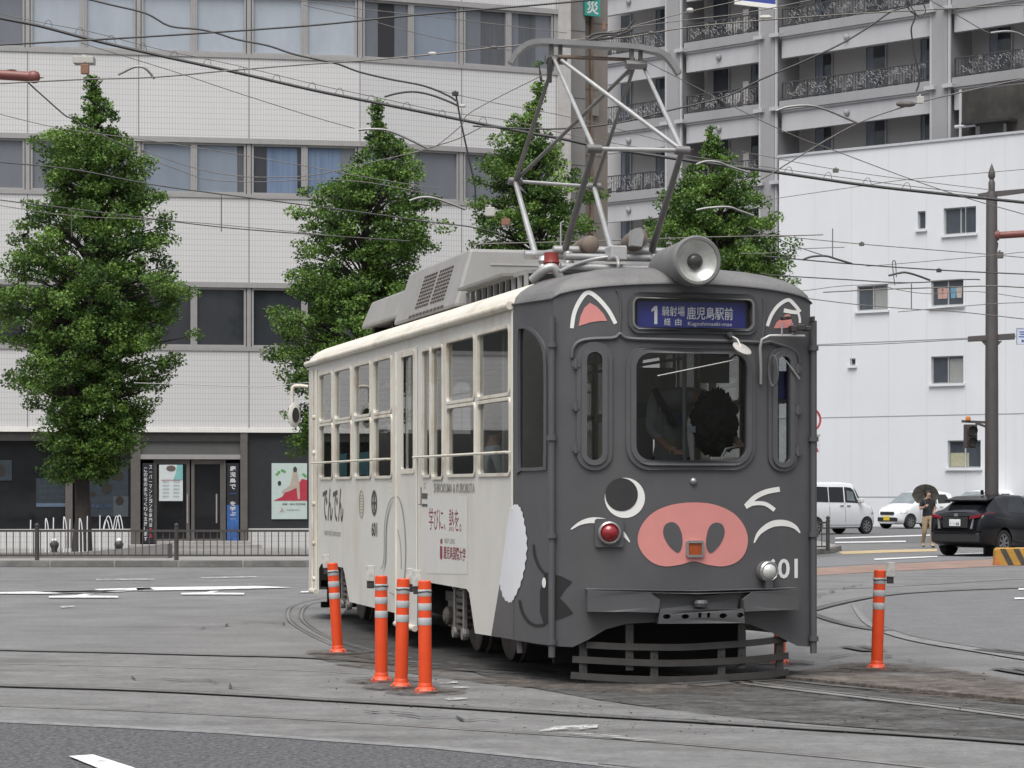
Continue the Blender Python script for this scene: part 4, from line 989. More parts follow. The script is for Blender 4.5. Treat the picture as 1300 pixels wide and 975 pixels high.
for pl in ([(474.6,648.5),(476.2,648.5),(476.2,628),(474.6,628)], [(473,640.5),(477.8,640.5),(477.8,637),(473,637)]): mb.poly(TT(pl), lambda t,z: SHv(t,z,.005))
mb.build('city_emblem', m_tink, tram, fixn=False)
mb = MB().poly(TT(ell(459,640,3.1,18,24)), lambda t,z: SHv(t,z,.004), holes=[TT(ell(459,640,2.5,16,24))])
for k in range(7): mb.poly(TT([(457,651-k*3.6),(461,651.4-k*3.6),(461,650.4-k*3.6),(457,650-k*3.6)]), lambda t,z: SHv(t,z,.004))
mb.build('round_plate', M('gold_ink', (.33,.29,.2), .5), tram, fixn=False)
mark('outline_marking', TT(stroke([(486,722),(489,716),(490.3,700),(490.6,670),(493,650),(498,635),(504,631),(509,633),(513.5,648),(516.5,675),(517.3,705),(516,735),(513,752),(506,756),(497,752)], 1.3, wm=1.6)), m_tgrey, .0205)
mark('outline_marking', TT(stroke([(507,672),(510,685),(511.5,702),(511.8,722)], .8)), m_tgrey, .0205)
side_text('lettering', 'SHIROKUMA & KUROBUTA', 551, 613.5, 603, 625.5, m_tgrey, .01)
side_text('slogan', '学びに、熱を。', 545, 645, 586, 674, m_tred, -.004)
side_text('university_name', '鹿児島国際大学', 563.5, 694, 591.5, 711, m_tred, .012); side_text('lettering', 'NEXT LEVEL', 564.5, 684, 578, 690, m_tgrey)
mark('university_crest', TT([(559,693),(562,693.5),(562,708),(560.5,711),(559,708)]), m_tred); mark('university_crest', TT([(559.5,685),(562,683.5),(562,690),(559.5,690)]), m_tred)
for y0_, y1_ in ((626,633),(639.5,643)):
    mark('maintenance_mark', TT([(536,y0_),(543,y0_+.3),(543,y1_),(536,y1_-.3)]), m_tink)
mark('maintenance_mark', TT([(534.4,618),(535.2,618),(535.2,641),(531,640.5),(531,640),(534.4,640)]), m_tink)
for y_ in (610,618,625): side_text('small_lettering', 'ー・1', 493.5, y_, 498, y_+3, m_tgrey)
for y_ in (612,617): side_text('small_lettering', '定員', 538, y_, 541, y_+3.5, m_tgrey)
mark('side_panel_patch', TT([(543,629),(594,629.5),(594,729),(543,728)]), M('patch_pale', (.605,.595,.56), .45, var=.03), .0022)

# ---- front lamps, number, wiper and mirrors
def fpos(px, py, off): t, z = T(px,py); return SHv(t,z,off), t
def lamp(name, px, py, r, depth, ringm, lensm, plate=None):
    p, t = fpos(px,py,0); n = nrm(t); ax = Vector((n.x,n.y,0))
    o = MB().lathe([(r*.9,0),(r,.01),(r,depth),(r*.86,depth+.012),(r*.78,depth+.006),(r*.78,depth-.02)], p, ax, 28, caps=False).build(name, ringm, tram, smooth=40)
    MB().lathe([(r*.77,depth-.01),(r*.7,depth+.012),(r*.45,depth+.03),(r*.2,depth+.038),(.001,depth+.04)], p, ax, 24).build('lens', lensm, o, smooth=60)
    if plate: MB().prism(rrect(t-plate, zW(px,py)-plate, t+plate, zW(px,py)+plate, .02), lambda a,b,o_: SHv(a,b,o_), .0, .03).build('mounting_plate', m_gray, o, bevel=.006)
    return o
m_chrome = M('lamp_metal', (.35,.34,.33), .3, .7, var=.15)
m_redlens = M('red_lens', (.22,.008,.012), .12, spec=.8, var=.3, scale=20); m_amber = M('amber_lens', (.30,.06,.015), .2, var=.3, scale=40)
m_lampglass = M('lamp_reflector', (.60,.60,.58), .22, .30, var=.15, scale=14)
lamp('tail_light', 773, 676.5, .093, .06, m_chrome, m_redlens, .115)
lamp('fog_light', 971, 725, .085, .08, m_chrome, m_lampglass)
p, t = fpos(971,737,.05); MB().box(p.x-.03,p.x+.03,p.y-.04,p.y+.05,p.z-.07,p.z+.0).build('lamp_bracket', m_grayd, tram)
q = rr_px(872,688,891,705.5,1.5)
o = MB().prism(RRp(grow(q,.012)), lambda a,b,o_: SHv(a,b,o_), 0, .028, holes=[RRp(grow(q,-.008))]).build('marker_lamp', m_chrome, tram, bevel=.004)
MB().poly(RRp(q), lambda a,b: SHv(a,b,.018)).build('lens', m_amber, o)
p, t = fpos(880,611,0); MB().lathe([(.03,0),(.03,.012),(.02,.025),(.001,.03)], p, (nrm(t).x,nrm(t).y,0), 14).build('front_button', m_chrome, tram, smooth=50)
side_text('car_number', '601', 972, 709, 1012.5, 734.5, M('number_white', (.62,.62,.62), .5), .02, .004)
# big headlight on the roof edge
hp, ht = P(885,331,21.25), P(838,344,22.1); a = w2l(hp); b = w2l(ht); ax = (a-b).normalized(); L = (a-b).length
hl = MB().lathe([(.05,-.02),(.12,.03),(.165,.2),(.19,L-.18),(.195,L-.06),(.205,L-.05),(.205,L),(.192,L+.02),(.17,L+.018),(.165,L-.06)], b, ax, 32, caps=False).build('headlight', M('headlight_grey', (.15,.148,.145), .5, var=.15, scale=6), tram, smooth=40)
MB().lathe([(.170,L+.004),(.135,L-.03),(.09,L-.055),(.05,L-.065)], b, ax, 28, caps=False).build('reflector', m_lampglass, hl, smooth=60)
MB().lathe([(.066,L-.07),(.06,L-.03),(.03,L-.015),(.001,L-.012)], b, ax, 18).build('bulb', M('dark_bulb', (.05,.05,.05), .2, .2), hl, smooth=60)
MB().lathe([(.171,L+.008),(.12,L+.022),(.06,L+.030),(.001,L+.033)], b, ax, 28, caps=False).build('lens', glass('lamp_glass', (.92,.92,.90), .0), hl)
MB().box(a.x-.13, a.x+.05, b.y-.45, b.y-.1, 3.15, a.z-.15).build('headlight_foot', m_gray, hl, bevel=.03)
# wiper, round mirror
p0, _ = fpos(925,426,.03); p1, _ = fpos(933,444,.14)
mir_ = MB().tube([p0, (p0+p1)/2+Vector((.01,-.01,.02)), p1], .010, 8).build('round_mirror', M('mirror_arm', (.38,.37,.35), .4, .4), tram, smooth=50)
MB().lathe([(.001,-.03),(.05,-.025),(.082,-.004),(.084,.006),(.07,.012),(.001,.012)], p1, Vector((.28,-.55,.78)), 24).build('mirror_disc', M('mirror_back', (.43,.41,.38), .4, .1), mir_, smooth=50)
MB().lathe([(.03,0),(.02,.03)], p0, (0,-1,0), 10).build('mirror_foot', m_grayd, mir_)
pa, _ = fpos(931,457,.06); pb, _ = fpos(833,477.5,.05)
MB().tube([pa, pb], .0055, 6).build('wiper', M('wiper_metal', (.30,.295,.28), .4, .3), tram)
pts = [fpos(640+x/3.095, 290+y/3.095, o_)[0] for x,y,o_ in ((1004,612,.02),(1000,540,.04),(995,470,.05),(1000,438,.06),(1025,424,.08),(1090,424,.10),(1150,426,.12))]
br = MB().tube(pts, .013, 8).build('mirror_bracket', M('bracket_metal', (.34,.34,.33), .4, .4), tram, smooth=50)
for x,y,w_,h_ in ((1075,356,14,14),(1095,354,14,13),(1112,397,26,26),(1140,392,34,24),(1166,396,26,20),(1186,360,10,24)):
    p, _ = fpos(640+x/3.095, 290+y/3.095, .09); MB().box(p.x-w_/970,p.x+w_/970,p.y-.05,p.y+.04,p.z-h_/970,p.z+h_/970).build('camera_box', m_black, br, bevel=.008)
for x in (1068,1108): 
    p, _ = fpos(640+x/3.095, 290+420/3.095, .1); q_, _ = fpos(640+x/3.095, 290+375/3.095, .1); MB().tube([p,q_], .008, 6).build('bracket_stay', m_pole, br)
mc, _ = fpos(640+1038/3.095, 290+562/3.095, .09)
MB().tube([mc+Vector((.028*math.cos(2*math.pi*k/20), -.03*math.cos(2*math.pi*k/20), .125*math.sin(2*math.pi*k/20))) for k in range(21)], .010, 6).build('side_mirror', m_graym, br, smooth=50)
pa, _ = fpos(640+1095/3.095, 290+520/3.095, .05); pb, _ = fpos(640+1147/3.095, 290+592/3.095, .05); MB().tube([pa, (pa+pb)/2, pb], [.004,.009,.01], 6).build('wiper', MATS['wiper_metal'], tram)
# rear-view mirror at the far end of the side
pm_ = [w2l(P(391,491,30.9)), w2l(P(378,490,30.9)), w2l(P(371.5,493,30.9)), w2l(P(371,512,30.9))]
rm = MB().tube(catmull(pm_,4), .022, 8).build('rear_mirror', m_creamf, tram, smooth=50)
mc = w2l(P(373.5,527,30.9)); MB().lathe([(.001,-.06),(.11,-.05),(.17,-.02),(.175,.01),(.165,.02)], Vector((0,0,0)), (.35,-1,0), 22).build('mirror_shell', m_cream, rm, smooth=50)
ms = rm.children[0]; ms.location = mc; ms.scale = (.45,.6,.85)
MB().lathe([(.105,.021),(.001,.026)], Vector((.03,0,0)), (.35,-1,0), 20).build('mirror_glass', M('mirror_glass', (.05,.05,.05), .05, .6), ms)

# ---- bumper, coupler plate, lifeguard
def fprism(name, pix, o0, o1, mat, holes=(), bevel=.01, parent=None):
    hp_ = [dens(h,.03) for h in holes]
    return MB().prism(dens(pix,.05), lambda t,z,o: SHv(t,z,o), o0, o1, holes=hp_).build(name, mat, parent or tram, smooth=30, bevel=bevel)
bm_ = fprism('bumper', crop4([(322,553),(560,562),(596,590),(590,640),(470,636),(322,636)]), 0, .15, m_gray, bevel=.03)
fprism('bumper', crop4([(1122,549),(945,560),(912,588),(916,636),(1000,632),(1122,628)]), 0, .15, m_gray, bevel=.03)
fprism('bumper_recess', crop4([(560,562),(720,574),(790,574),(945,560),(912,588),(905,626),(600,628),(596,590)]), 0, .06, m_gray, bevel=.015)
fprism('bumper_lip', crop4([(318,546),(740,556),(1122,542),(1122,551),(740,568),(318,554)]), 0, .135, m_graym, bevel=.005)
cp = fprism('coupler_plate', crop4([(596,628),(912,625),(917,680),(590,683)]), .06, .15, m_gray, holes=[crop4(ell(622,655,15,10,12)),crop4(ell(692,655,15,10,12)),crop4(ell(835,652,15,10,12)),crop4(ell(900,650,13,10,12)),crop4(rrect(741,640,753,660,2)),crop4(rrect(774,640,786,660,2))], bevel=.004)
fprism('plate_back', crop4([(600,630),(908,628),(908,678),(600,680)]), .0, .06, m_black, bevel=0, parent=cp)
p, _ = fpos(885,765,.1); MB().lathe([(.05,-.03),(.06,0),(.05,.025)], p, (0,0,1), 14).build('coupler_pin', m_graym, cp)
fprism('coupler_pocket', crop4([(700,578),(795,578),(800,625),(695,628)]), .0, .02, m_black, bevel=0)
LGm = lambda t: Vector((t, .06-.20*(1-(t/1.02)**2)))
def LGt(px, py):
    lo, hi = -1.6, 1.6
    for _ in range(50):
        t = (lo+hi)/2; q = l2w((*LGm(t),0))
        if q.x/q.y*F+CX < px: lo = t
        else: hi = t
    return t, CH-(py-HY)*q.y/F
lg = empty('lifeguard', (0,0,0), 0, parent=tram)
def lbar(pts):
    c = catmull([(*LGt(640+x/3.095, 570+y/3.095),0) for x,y in pts], 8); mb = MB(); h = .027
    for i in range(len(c)-1):
        a, b = LGm(c[i].x), LGm(c[i+1].x); mb.bar((a.x,a.y,c[i].y),(b.x,b.y,c[i+1].y), .014, h*2)
    mb.build('guard_bar', m_iron2, lg)
lbar([(322,769),(450,776),(590,779),(700,779),(830,772),(980,761),(1110,745)])
lbar([(268,826),(420,834),(590,841),(700,841),(830,836),(980,826),(1116,812)])
lbar([(262,889),(420,900),(590,906),(700,906),(830,900),(980,890),(1116,877)])
for x, y0_, y1_ in ((313,762,905),(495,688,870),(592,770,918),(856,775,905),(936,686,862),(1086,750,892)):
    a = [LGt(640+x/3.095,570+y0_/3.095), LGt(640+x/3.095,570+y1_/3.095)]; p = LGm(a[0][0]); mb = MB().box(p.x-.032,p.x+.032,p.y+.012,p.y+.032,a[1][1],a[0][1])
    for k in range(5):
        zz_ = a[1][1]+(a[0][1]-a[1][1])*(k+.5)/5; mb.lathe([(.008,0),(.006,.008)], (p.x,p.y+.013,zz_), (0,-1,0), 6)
    mb.build('guard_post', m_iron2, lg)

# ---- underframe and bogies
MB().box(-.95,.95,.35,rz+.3,.62,.95).box(-.7,.7,-.02,.4,.55,.95).build('underframe', m_under, tram)
MB().box(-1.15,1.15,LC-.35,rz+LC-.1,.93,.98).build('floor', M('tram_floor', (.22,.21,.19), .7), tram)
MB().box(-.85,.85,5.1,7.0,.30,.62).build('equipment_box', m_under, tram, bevel=.03)
MB().box(-.95,.72,.55,.62,.14,.62).box(-.9,.9,.5,.56,.45,.62).build('snow_plate', m_under, tram)
def bogie(yc):
    b = empty('bogie', (0,yc,0), 0, parent=tram)
    for s_ in (-1,1):
        fr = MB(); x = s_*.98
        fr.box(x-.05,x+.05,-1.05,1.05,.50,.60).box(x-.06,x+.06,-.45,.45,.60,.72).box(x-.05,x+.05,-.25,.25,.28,.36)
        for yy in (-.7,.7):
            fr.box(x-.07,x+.07,yy-.14,yy+.14,.26,.52)
            fr.lathe([(.0,0),(.09,0),(.09,.05),(.05,.08)], (x+s_*.06,yy,.37), (s_,0,0), 12)
            for k in range(4): fr.tube([(x+s_*.02,yy-.22,.36+.045*k),(x+s_*.02,yy+.22,.36+.045*k)], .014, 6)
        fr.build('bogie_frame', m_bogie, b, bevel=.01)
        for yy in (-.20,.20):
            lk = MB(); xo = x+s_*.13
            lk.bar((xo,yy,.24),(xo,yy,.70), .03, .07, up=(0,1,0))
            for zz_ in (.24,.70): lk.lathe([(.055,-.03),(.06,0),(.055,.03)], (xo,yy,zz_), (1,0,0), 14)
            lk.build('swing_link', M('worn_link', (.28,.265,.25), .45, .4, var=.3, scale=9), b)
        sp = MB()
        for k in range(6): sp.box(x+s_*.06,x+s_*.14,-.14,.14,.27+.065*k,.305+.065*k)
        sp.build('leaf_spring', m_bogie, b)
        for yy in (-.70,.70):
            w_ = MB().lathe([(.05,-.02),(.30,-.02),(.335,-.0),(.335,.07),(.36,.085),(.36,.11),(.05,.11)], (s_*.80,yy,.36), (-s_,0,0), 32).build('wheel', m_bogie, b, smooth=40)
    for yy in (-.7,.7): MB().tube([(-.8,yy,.36),(.8,yy,.36)], .06, 10).build('axle', m_under, b)
    MB().box(-.9,.9,-.2,.2,.42,.62).build('bolster', m_under, b)
yb1 = (plan(cut_f[1]).y+plan(cut_f[3]).y)/2; yb2 = (plan(cut_r[0]).y+plan(cut_r[3]).y)/2
bogie(yb1-.15); bogie(yb2)
MB().tube([SHv(-TC+.0,.40,-.06), SHv(-TC+.02,.22,-.06)], .035, 8).build('sand_pipe', m_graym, tram)
# rear lifeguard seen past the skirt
p = w2l(P(406,748,33.3)); MB().box(p.x-.03,p.x+.5,rz+.4,rz+.46,.36,.44).box(p.x-.03,p.x+.5,rz+.4,rz+.46,.10,.17).box(p.x+.05,p.x+.11,rz+.4,rz+.46,.16,.38).build('rear_guard', m_under, tram)

# ---- inside
m_int = M('interior_grey', (.16,.16,.155), .7, var=.1); m_seat = M('seat_moquette', (.05,.09,.08), .9, var=.2, scale=12)
MB().box(-1.1,1.1,LC,rz+LC-.1,EZ-.02,EZ+.0).build('ceiling', M('interior_ceiling', (.35,.35,.34), .7), tram)
for s_ in (-1,1):
    for (y0_,y1_) in ((2.3,4.6),(7.2,9.9)):
        se = MB().box(s_*1.2 if s_ < 0 else .72, -.72 if s_ < 0 else 1.2, y0_, y1_, 1.25, 1.42).build('bench_seat', m_seat, tram, bevel=.03)
        MB().box(s_*1.22 if s_ < 0 else 1.13, -1.13 if s_ < 0 else 1.22, y0_, y1_, 1.4, 1.72).build('backrest', m_seat, se, bevel=.03)
for x_,y_ in ((-.45,1.75),(.5,1.9),(-.6,4.9),(.6,4.9),(-.6,7.0),(.6,7.0)):
    MB().tube([(x_,y_,.97),(x_,y_,EZ-.02)], .018, 8).build('grab_pole', m_chrome, tram)
for s_ in (-1,1): MB().tube([(s_*.55,1.8,2.75),(s_*.55,rz,2.75)], .015, 6).build('grab_rail', m_chrome, tram)
# cab furniture: partition, fare box, console
m_part = M('cab_partition', (.5,.48,.43), .7, var=.15)
def LP(px, py, y):      # where the sight line through the windscreen meets the cross plane y inside the cab
    o = w2l((0,0,CH)); d = w2l(P(px,py,10.0))-o; k = (y-o.y)/d.y; return o+d*k
def cab_box(name, x0, y0, x1, y1, yl, th, mat, parent=None, z0=None, z1=None, bevel=0):
    p, q = LP(x0,y1,yl), LP(x1,y0,yl)
    return MB().box(p.x,q.x,yl,yl+th,p.z if z0 is None else z0,q.z if z1 is None else z1).build(name, mat, parent or tram, bevel=bevel)
MB().box(-1.1,-.62,1.75,1.8,.97,EZ-.05).build('partition', m_part, tram)
cab_box('notice_board', 806,467,855,512,1.7,.03,M('board_grey', (.30,.30,.28), .7, var=.15))
cab_box('notice_board', 890,449,926,486,1.7,.03,M('board_brown', (.22,.205,.19), .7, var=.15))
cab_box('cab_panel', 806,530,829,590,1.4,.03,M('panel_pale', (.42,.41,.38), .7, var=.12), z0=.97)
cab_box('cab_panel', 808,511,838,530,1.5,.03,M('panel_mid', (.24,.24,.235), .7, var=.12))
fb = cab_box('fare_box', 843,523,865.5,590,.9,.3,M('fare_box_grey', (.30,.31,.31), .5), z0=.97, bevel=.015)
cab_box('fare_screen', 846,524,865,540,.885,.015,M('fare_blue', (.10,.15,.26), .3), fb); cab_box('fare_label', 846,556,864,566,.885,.015,M('fare_yellow', (.32,.31,.21), .5), fb)
p_ = LP(869,560,.75); MB().tube([(p_.x,.75,.97),(p_.x,.75,EZ-.1)], .020, 8).build('grab_pole', M('cab_pole', (.34,.34,.33), .4, .3), tram)
p_ = LP(887,460,.8); MB().tube([(p_.x,.8,LP(887,480,.8).z),(p_.x,.8,EZ-.1)], .010, 8).build('grab_pole', MATS['cab_pole'], tram)
cab_box('route_card', 873,541,883,549,.6,.02,M('card_white', (.5,.52,.55), .6)); 
MB().box(-.9,.9,.08,.42,.97,1.70).build('console', m_black, tram, bevel=.03)
cb = cab_box('controller', 902,580,944,592,.2,.25,M('controller_metal', (.36,.35,.33), .4, .2), bevel=.015)
p_ = LP(930,570,.25); MB().tube([p_+Vector((-.1,0,-.08)),p_+Vector((-.06,0,0)),p_+Vector((.05,0,.02))], .014, 8).build('controller_handle', m_chrome, cb)
MB().box(w_r[0]-.02, w_r[2]+.02, .08, .09, zW(990,505), zW(990,470)).build('blue_card', M('blue_card', (.025,.03,.20), .6), tram)

# ---- roof equipment
yA = lambda s: s
ac = MB(); hw_ = .84; zA0, zA1 = 3.42, 3.96
def acbox(mb, y0_, y1_, w0, w1, z0_, z1_, sl0=.12, sl1=.12):
    mb.hexa([(-w0,y0_,z0_),(w0,y0_,z0_),(w0,y1_,z0_),(-w0,y1_,z0_),(-w1,y0_+sl0,z1_),(w1,y0_+sl0,z1_),(w1,y1_-sl1,z1_),(-w1,y1_-sl1,z1_)])
acbox(ac, 4.35, 7.5, .98, .80, 3.36, 3.93, .10, .04)
au = ac.build('air_conditioner', m_acg, tram, bevel=.03)
lv = MB()
def acpt(y, z): return Vector((-.98+(z-3.36)/(3.93-3.36)*.18-.006, y, z))
for g0 in (5.0, 5.78):
    for i in range(6):
        for k in range(9):
            y = g0+i*.115; z = 3.47+k*.04; lv.add([acpt(y,z),acpt(y+.085,z),acpt(y+.085,z+.022),acpt(y,z+.022)], [(0,1,2,3)])
lv.build('louvre', M('rusty_louvre', (.045,.025,.02), .8, var=.5, scale=9), au)
lv = MB()
for i in range(10):
    y = 4.9+i*.18; lv.add([acpt(y,3.385),acpt(y+.13,3.385),acpt(y+.13,3.41),acpt(y,3.41)], [(0,1,2,3)])
lv.build('vent_slot', m_black, au)
fr_ = MB()
for z_ in (3.62,3.78): fr_.box(-.6,.75,4.35+.10*(z_-3.36)/.57-.01,4.35+.10*(z_-3.36)/.57+.0,z_-.01,z_+.01)
fr_.build('front_rib', M('unit_rib', (.38,.375,.36), .5), au)
ac = MB(); acbox(ac, 7.62, 10.5, .80, .68, 3.50, 3.82, .05, .10); a2_ = ac.build('air_conditioner', m_acg, tram, bevel=.03)
for yy in (7.9,9.0,10.2): MB().box(-.7,.7,yy-.06,yy+.06,3.3,3.5).build('unit_foot', m_under, a2_)
# lattice cover along the roof edge, resistor box
ra = MB(); y0_, y1_ = 1.9, 4.3; x_ = -.86
p_lo, p_hi = 3.27, 3.50
ra.bar((x_,y0_,p_hi),(x_,y1_,p_hi),.04,.04); ra.bar((x_,y0_,p_lo),(x_,y1_,p_lo),.04,.04)
for k in range(11): y = y0_+(y1_-y0_)*k/10; ra.bar((x_,y,p_lo),(x_,y,p_hi),.035,.03)
for k in range(4):  y = y0_+(y1_-y0_)*k/3; ra.bar((x_,y,p_hi),(-.3,y,p_hi+.05),.04,.03)
ra.build('roof_rack', M('rack_grey', (.30,.30,.295), .5, .2), tram)
MB().box(-.80,-.2,2.0,4.2,3.36,3.53).build('resistor_box', m_under, tram, bevel=.02)
MB().box(-.98,-.55,2.3,4.2,3.495,3.52).build('roof_walkway', M('walk_grey', (.20,.195,.19), .8), tram)

# ---- pantograph
pg = empty('pantograph', (0,0,0), 0, parent=tram)
wl = lambda px,py,Y: w2l(P(px,py,Y))
kA, kB, kC, kD = wl(654,230,23.7), wl(754,237,23.87), wl(754,189,21.2), wl(866,191,21.37)
hL, hR = wl(704,76,22.45), wl(806,82,22.62)
bA, bB, bC, bD = wl(680,324,22.95), wl(778,324,23.1), wl(717,318,22.3), wl(827,320,22.47)
def rod(name, pts, r, mat):
    r = [x*.74 for x in r] if isinstance(r, list) else r*.74
    return MB().tube(pts, r, 10).build(name, mat, pg, smooth=50)
rod('upper_arm', [hL,kA], [.022,.03], m_poled); rod('upper_arm', [hL,kC], [.022,.026], m_pole); rod('brace', [hL+Vector((.06,0,0)),kD], .024, m_pole)
rod('brace', [hR,kA], .024, m_poled); rod('upper_arm', [hR,kB], [.02,.026], m_poled); rod('upper_arm', [hR+Vector((.07,0,0)),kD], [.022,.028], m_pole)
rod('lower_arm', [kA,bA], [.03,.04], m_pole); rod('lower_arm', [kB,bB], [.03,.038], m_pole); rod('lower_arm', [kC,bC], [.034,.042], m_poled); rod('lower_arm', [kD,bD], [.034,.042], m_poled)
rod('knee_bar', [kA,kB], .022, m_pole); rod('knee_bar', [kC,kD], .026, m_pole)
for k_ in (kA,kB,kC,kD): MB().tube([k_+Vector((-.06,0,0)),k_+Vector((.06,0,0))], .036, 10).build('knee_joint', m_poled, pg, smooth=40)
hz = wl(750,56,22.5)
hp_ = [wl(x,y,22.5) for x,y in ((648,81),(656,68),(668,58),(684,54),(705,54.5),(750,57),(800,60),(822,63),(840,68),(852,79),(862,94))]
cs = MB(); c = catmull(hp_,5)
for i in range(len(c)-1): cs.bar(c[i], c[i+1], .16, .045, up=(0,1,0) if False else (0,0,1))
cs.build('contact_shoe', M('shoe_grey', (.22,.22,.22), .45, .3, var=.15, scale=6), pg)
rod('head_bar', [wl(708,72,22.45), wl(806,76,22.6)], .022, m_rust)
for px,py in ((704,76),(806,82)):
    hb = MB(); q = wl(px,py,22.5); hb.bar(q+Vector((-.03,0,-.04)), q+Vector((-.03,0,.16)), .03, .05, up=(0,1,0)); hb.bar(q+Vector((.05,0,-.02)), q+Vector((.05,0,.15)), .03, .04, up=(0,1,0)); hb.tube([q+Vector((-.08,0,0)),q+Vector((.1,0,0))], .04, 8); hb.build('head_hinge', m_poled, pg)
q = wl(700,90,22.45); MB().box(q.x-.035,q.x+.0,q.y-.02,q.y+.02,q.z-.10,q.z+.12).build('spring_box', m_black, pg)
# base frame, cylinders and insulators
bf = MB()
for a, b in ((bA,bB),(bC,bD)): bf.tube([a+Vector((-.1,0,0)), b+Vector((.12,0,0))], .04, 10)
bf.tube([bA,bC], .03, 8); bf.tube([bB,bD], .03, 8)
bf.tube([bC+Vector((-.05,-.2,-.07)), bD+Vector((.15,-.2,-.07))], .03, 8); bf.tube([bC+Vector((-.1,-.25,-.16)), bD+Vector((.1,-.25,-.17))], .035, 8)
bf.build('base_frame', m_pole, pg, smooth=50)
for (x0,y0_,x1,y1_,r_) in ((725,322,752,308,.075),(793,316,812,300,.085)):
    a, b = wl(x0,y0_,22.9), wl(x1-2,y1_+2,22.2); ax = b-a
    MB().lathe([(r_*.5,0),(r_*.8,ax.length*.2),(r_,ax.length*.5),(r_,ax.length),(r_*.6,ax.length+.02)], a, ax, 16).build('air_cylinder', m_rust, pg, smooth=40)
q = wl(807,303,22.15); MB().prism([(-.05,-.06),(.04,-.07),(.06,.03),(.03,.09),(-.04,.07)], lambda a,b,d: Vector((q.x+a,q.y+d,q.z+b)), -.05,.05).build('cylinder_cap', m_pole, pg)
q = wl(782,322,22.1); MB().box(q.x-.07,q.x+.07,q.y-.1,q.y+.1,q.z-.06,q.z+.06).build('junction_box', M('junction_grey', (.40,.40,.40), .5), pg, bevel=.01)
cbl = catmull([wl(710,345,21.9), wl(730,336,22), wl(755,329,22.1), wl(775,326,22.1)],4); rod('cable_pipe', cbl, .022, m_pole)
rod('cable_pipe', catmull([wl(776,328,22), wl(783,327,21.9), wl(785,334,21.8), wl(785,341,21.8)],4), .02, m_pole)
rod('cable_pipe', [wl(712,318,22.9), wl(712,283,22.9), wl(716,281,22.9)], .012, m_pole)
q = wl(700,333,22.15)
MB().lathe([(.06,-.09),(.062,-.05),(.07,-.04),(.062,-.02),(.07,0),(.062,.02),(.062,.08)], q, (0,0,1), 16).build('insulator', M('red_insulator', (.22,.03,.025), .35, var=.2), pg, smooth=40)
for px,py in ((690,328),(722,322),(832,326)):
    qq = wl(px,py,22.2); MB().lathe([(.03,-.12),(.05,-.08),(.035,-.05),(.05,-.02),(.03,.02)], qq, (0,0,1), 12).build('insulator', m_pole, pg, smooth=40)
q = wl(700,343,22.0); MB().tube(catmull([q+Vector((-.14,.1,-.08)), q+Vector((-.06,.02,.0)), q+Vector((.02,0,.02)), q+Vector((.08,0,-.07))],4), .04, 8).build('cable_hood', m_pole, pg, smooth=50)
# ================================================================== marker posts
m_orange = M('post_orange', (.66,.062,.010), .45, var=.08, scale=5, streak=((.22,.06,.035), .55, 9, (1,1,.5)))
m_refl = M('reflective_band', (.40,.41,.41), .4, var=.1, scale=12)
m_device = M('device_white', (.42,.42,.39), .6, var=.25, scale=30)
def make_post(device):
    r = empty('marker_post')
    MB().lathe([(.052,.02),(.052,.84),(.050,.87),(.045,.875),(.001,.876)], (0,0,0), (0,0,1), 20).build('tube', m_orange, r, smooth=40)
    b = MB().lathe([(.094,0),(.094,.012),(.075,.035),(.058,.05),(.055,.075),(.052,.08)], (0,0,0), (0,0,1), 24).build('base', m_orange, r, smooth=40)
    bo = MB()
    for k in range(4): a = math.pi/4+k*math.pi/2; bo.lathe([(.012,0),(.010,.014)], (.078*math.cos(a),.078*math.sin(a),.022), (0,0,1), 6)
    bo.build('bolt', m_steel, b)
    for z0, z1 in ((.755,.808),(.645,.70),(.53,.588)):
        MB().lathe([(.0525,z0),(.0535,z0+.002),(.0535,z1-.002),(.0525,z1)], (0,0,0), (0,0,1), 20).build('band', m_refl, r, smooth=40)
    MB().tube([(.052*math.cos(a*.35)*1.04,.052*math.sin(a*.35)*1.04,.79+.004*math.sin(a)) for a in range(19)], .006, 5).build('strap', m_black, r)
    if device:
        d = MB().box(.03,.09,-.075,-.045,.74,.92).build('sensor', m_black, r, bevel=.006)
        MB().box(.026,.094,-.085,-.074,.80,.93).build('sensor_plate', m_device, d, bevel=.004)
    return r
pa_ = make_post(False); pb_ = make_post(True)
posts = [((429,830),(422,714),True,'orange marker post leaning left beside the rear wheels of the tram', (-.10,.16)),
         ((484,866),(484,731),True,'leftmost of the three orange posts standing close together beside the tram', (-.15,.17)),
         ((509,874),(512,736),True,'middle one of the three orange posts close together, leaning slightly right', (.09,.16)),
         ((540,880),(539,739),True,'orange post with a white plate facing the camera, rightmost of the close three', None),
         ((1113,850),(1117,725),True,'single orange marker post with white topped sensor on the right of the tram', (.0,.0)),
         ((990,843),(990,735),False,'orange marker post mostly hidden behind the front guard of the tram', None)]
usedA = usedB = False
for i, (bp, tp, dev, lb, dxy) in enumerate(posts):
    g = G(*bp)
    if dev: o = pb_ if not usedB else copy_tree(pb_); usedB = True
    else: o = pa_ if not usedA else copy_tree(pa_); usedA = True
    lean = math.atan2((tp[0]-bp[0]), (bp[1]-tp[1]))
    o.location = g; o.rotation_euler = (0, lean, 0)
    tag(o, lb, 'marker post', 'orange marker posts along the tram curve')
    if dxy and dev:
        for c in o.children:
            if c.name.startswith('sensor'): c.location = (-.06+dxy[0]*.6, .09, .03)
    if i == 4:
        for c in o.children:
            if c.name.startswith('sensor'): c.location = (.03, .04, .02)

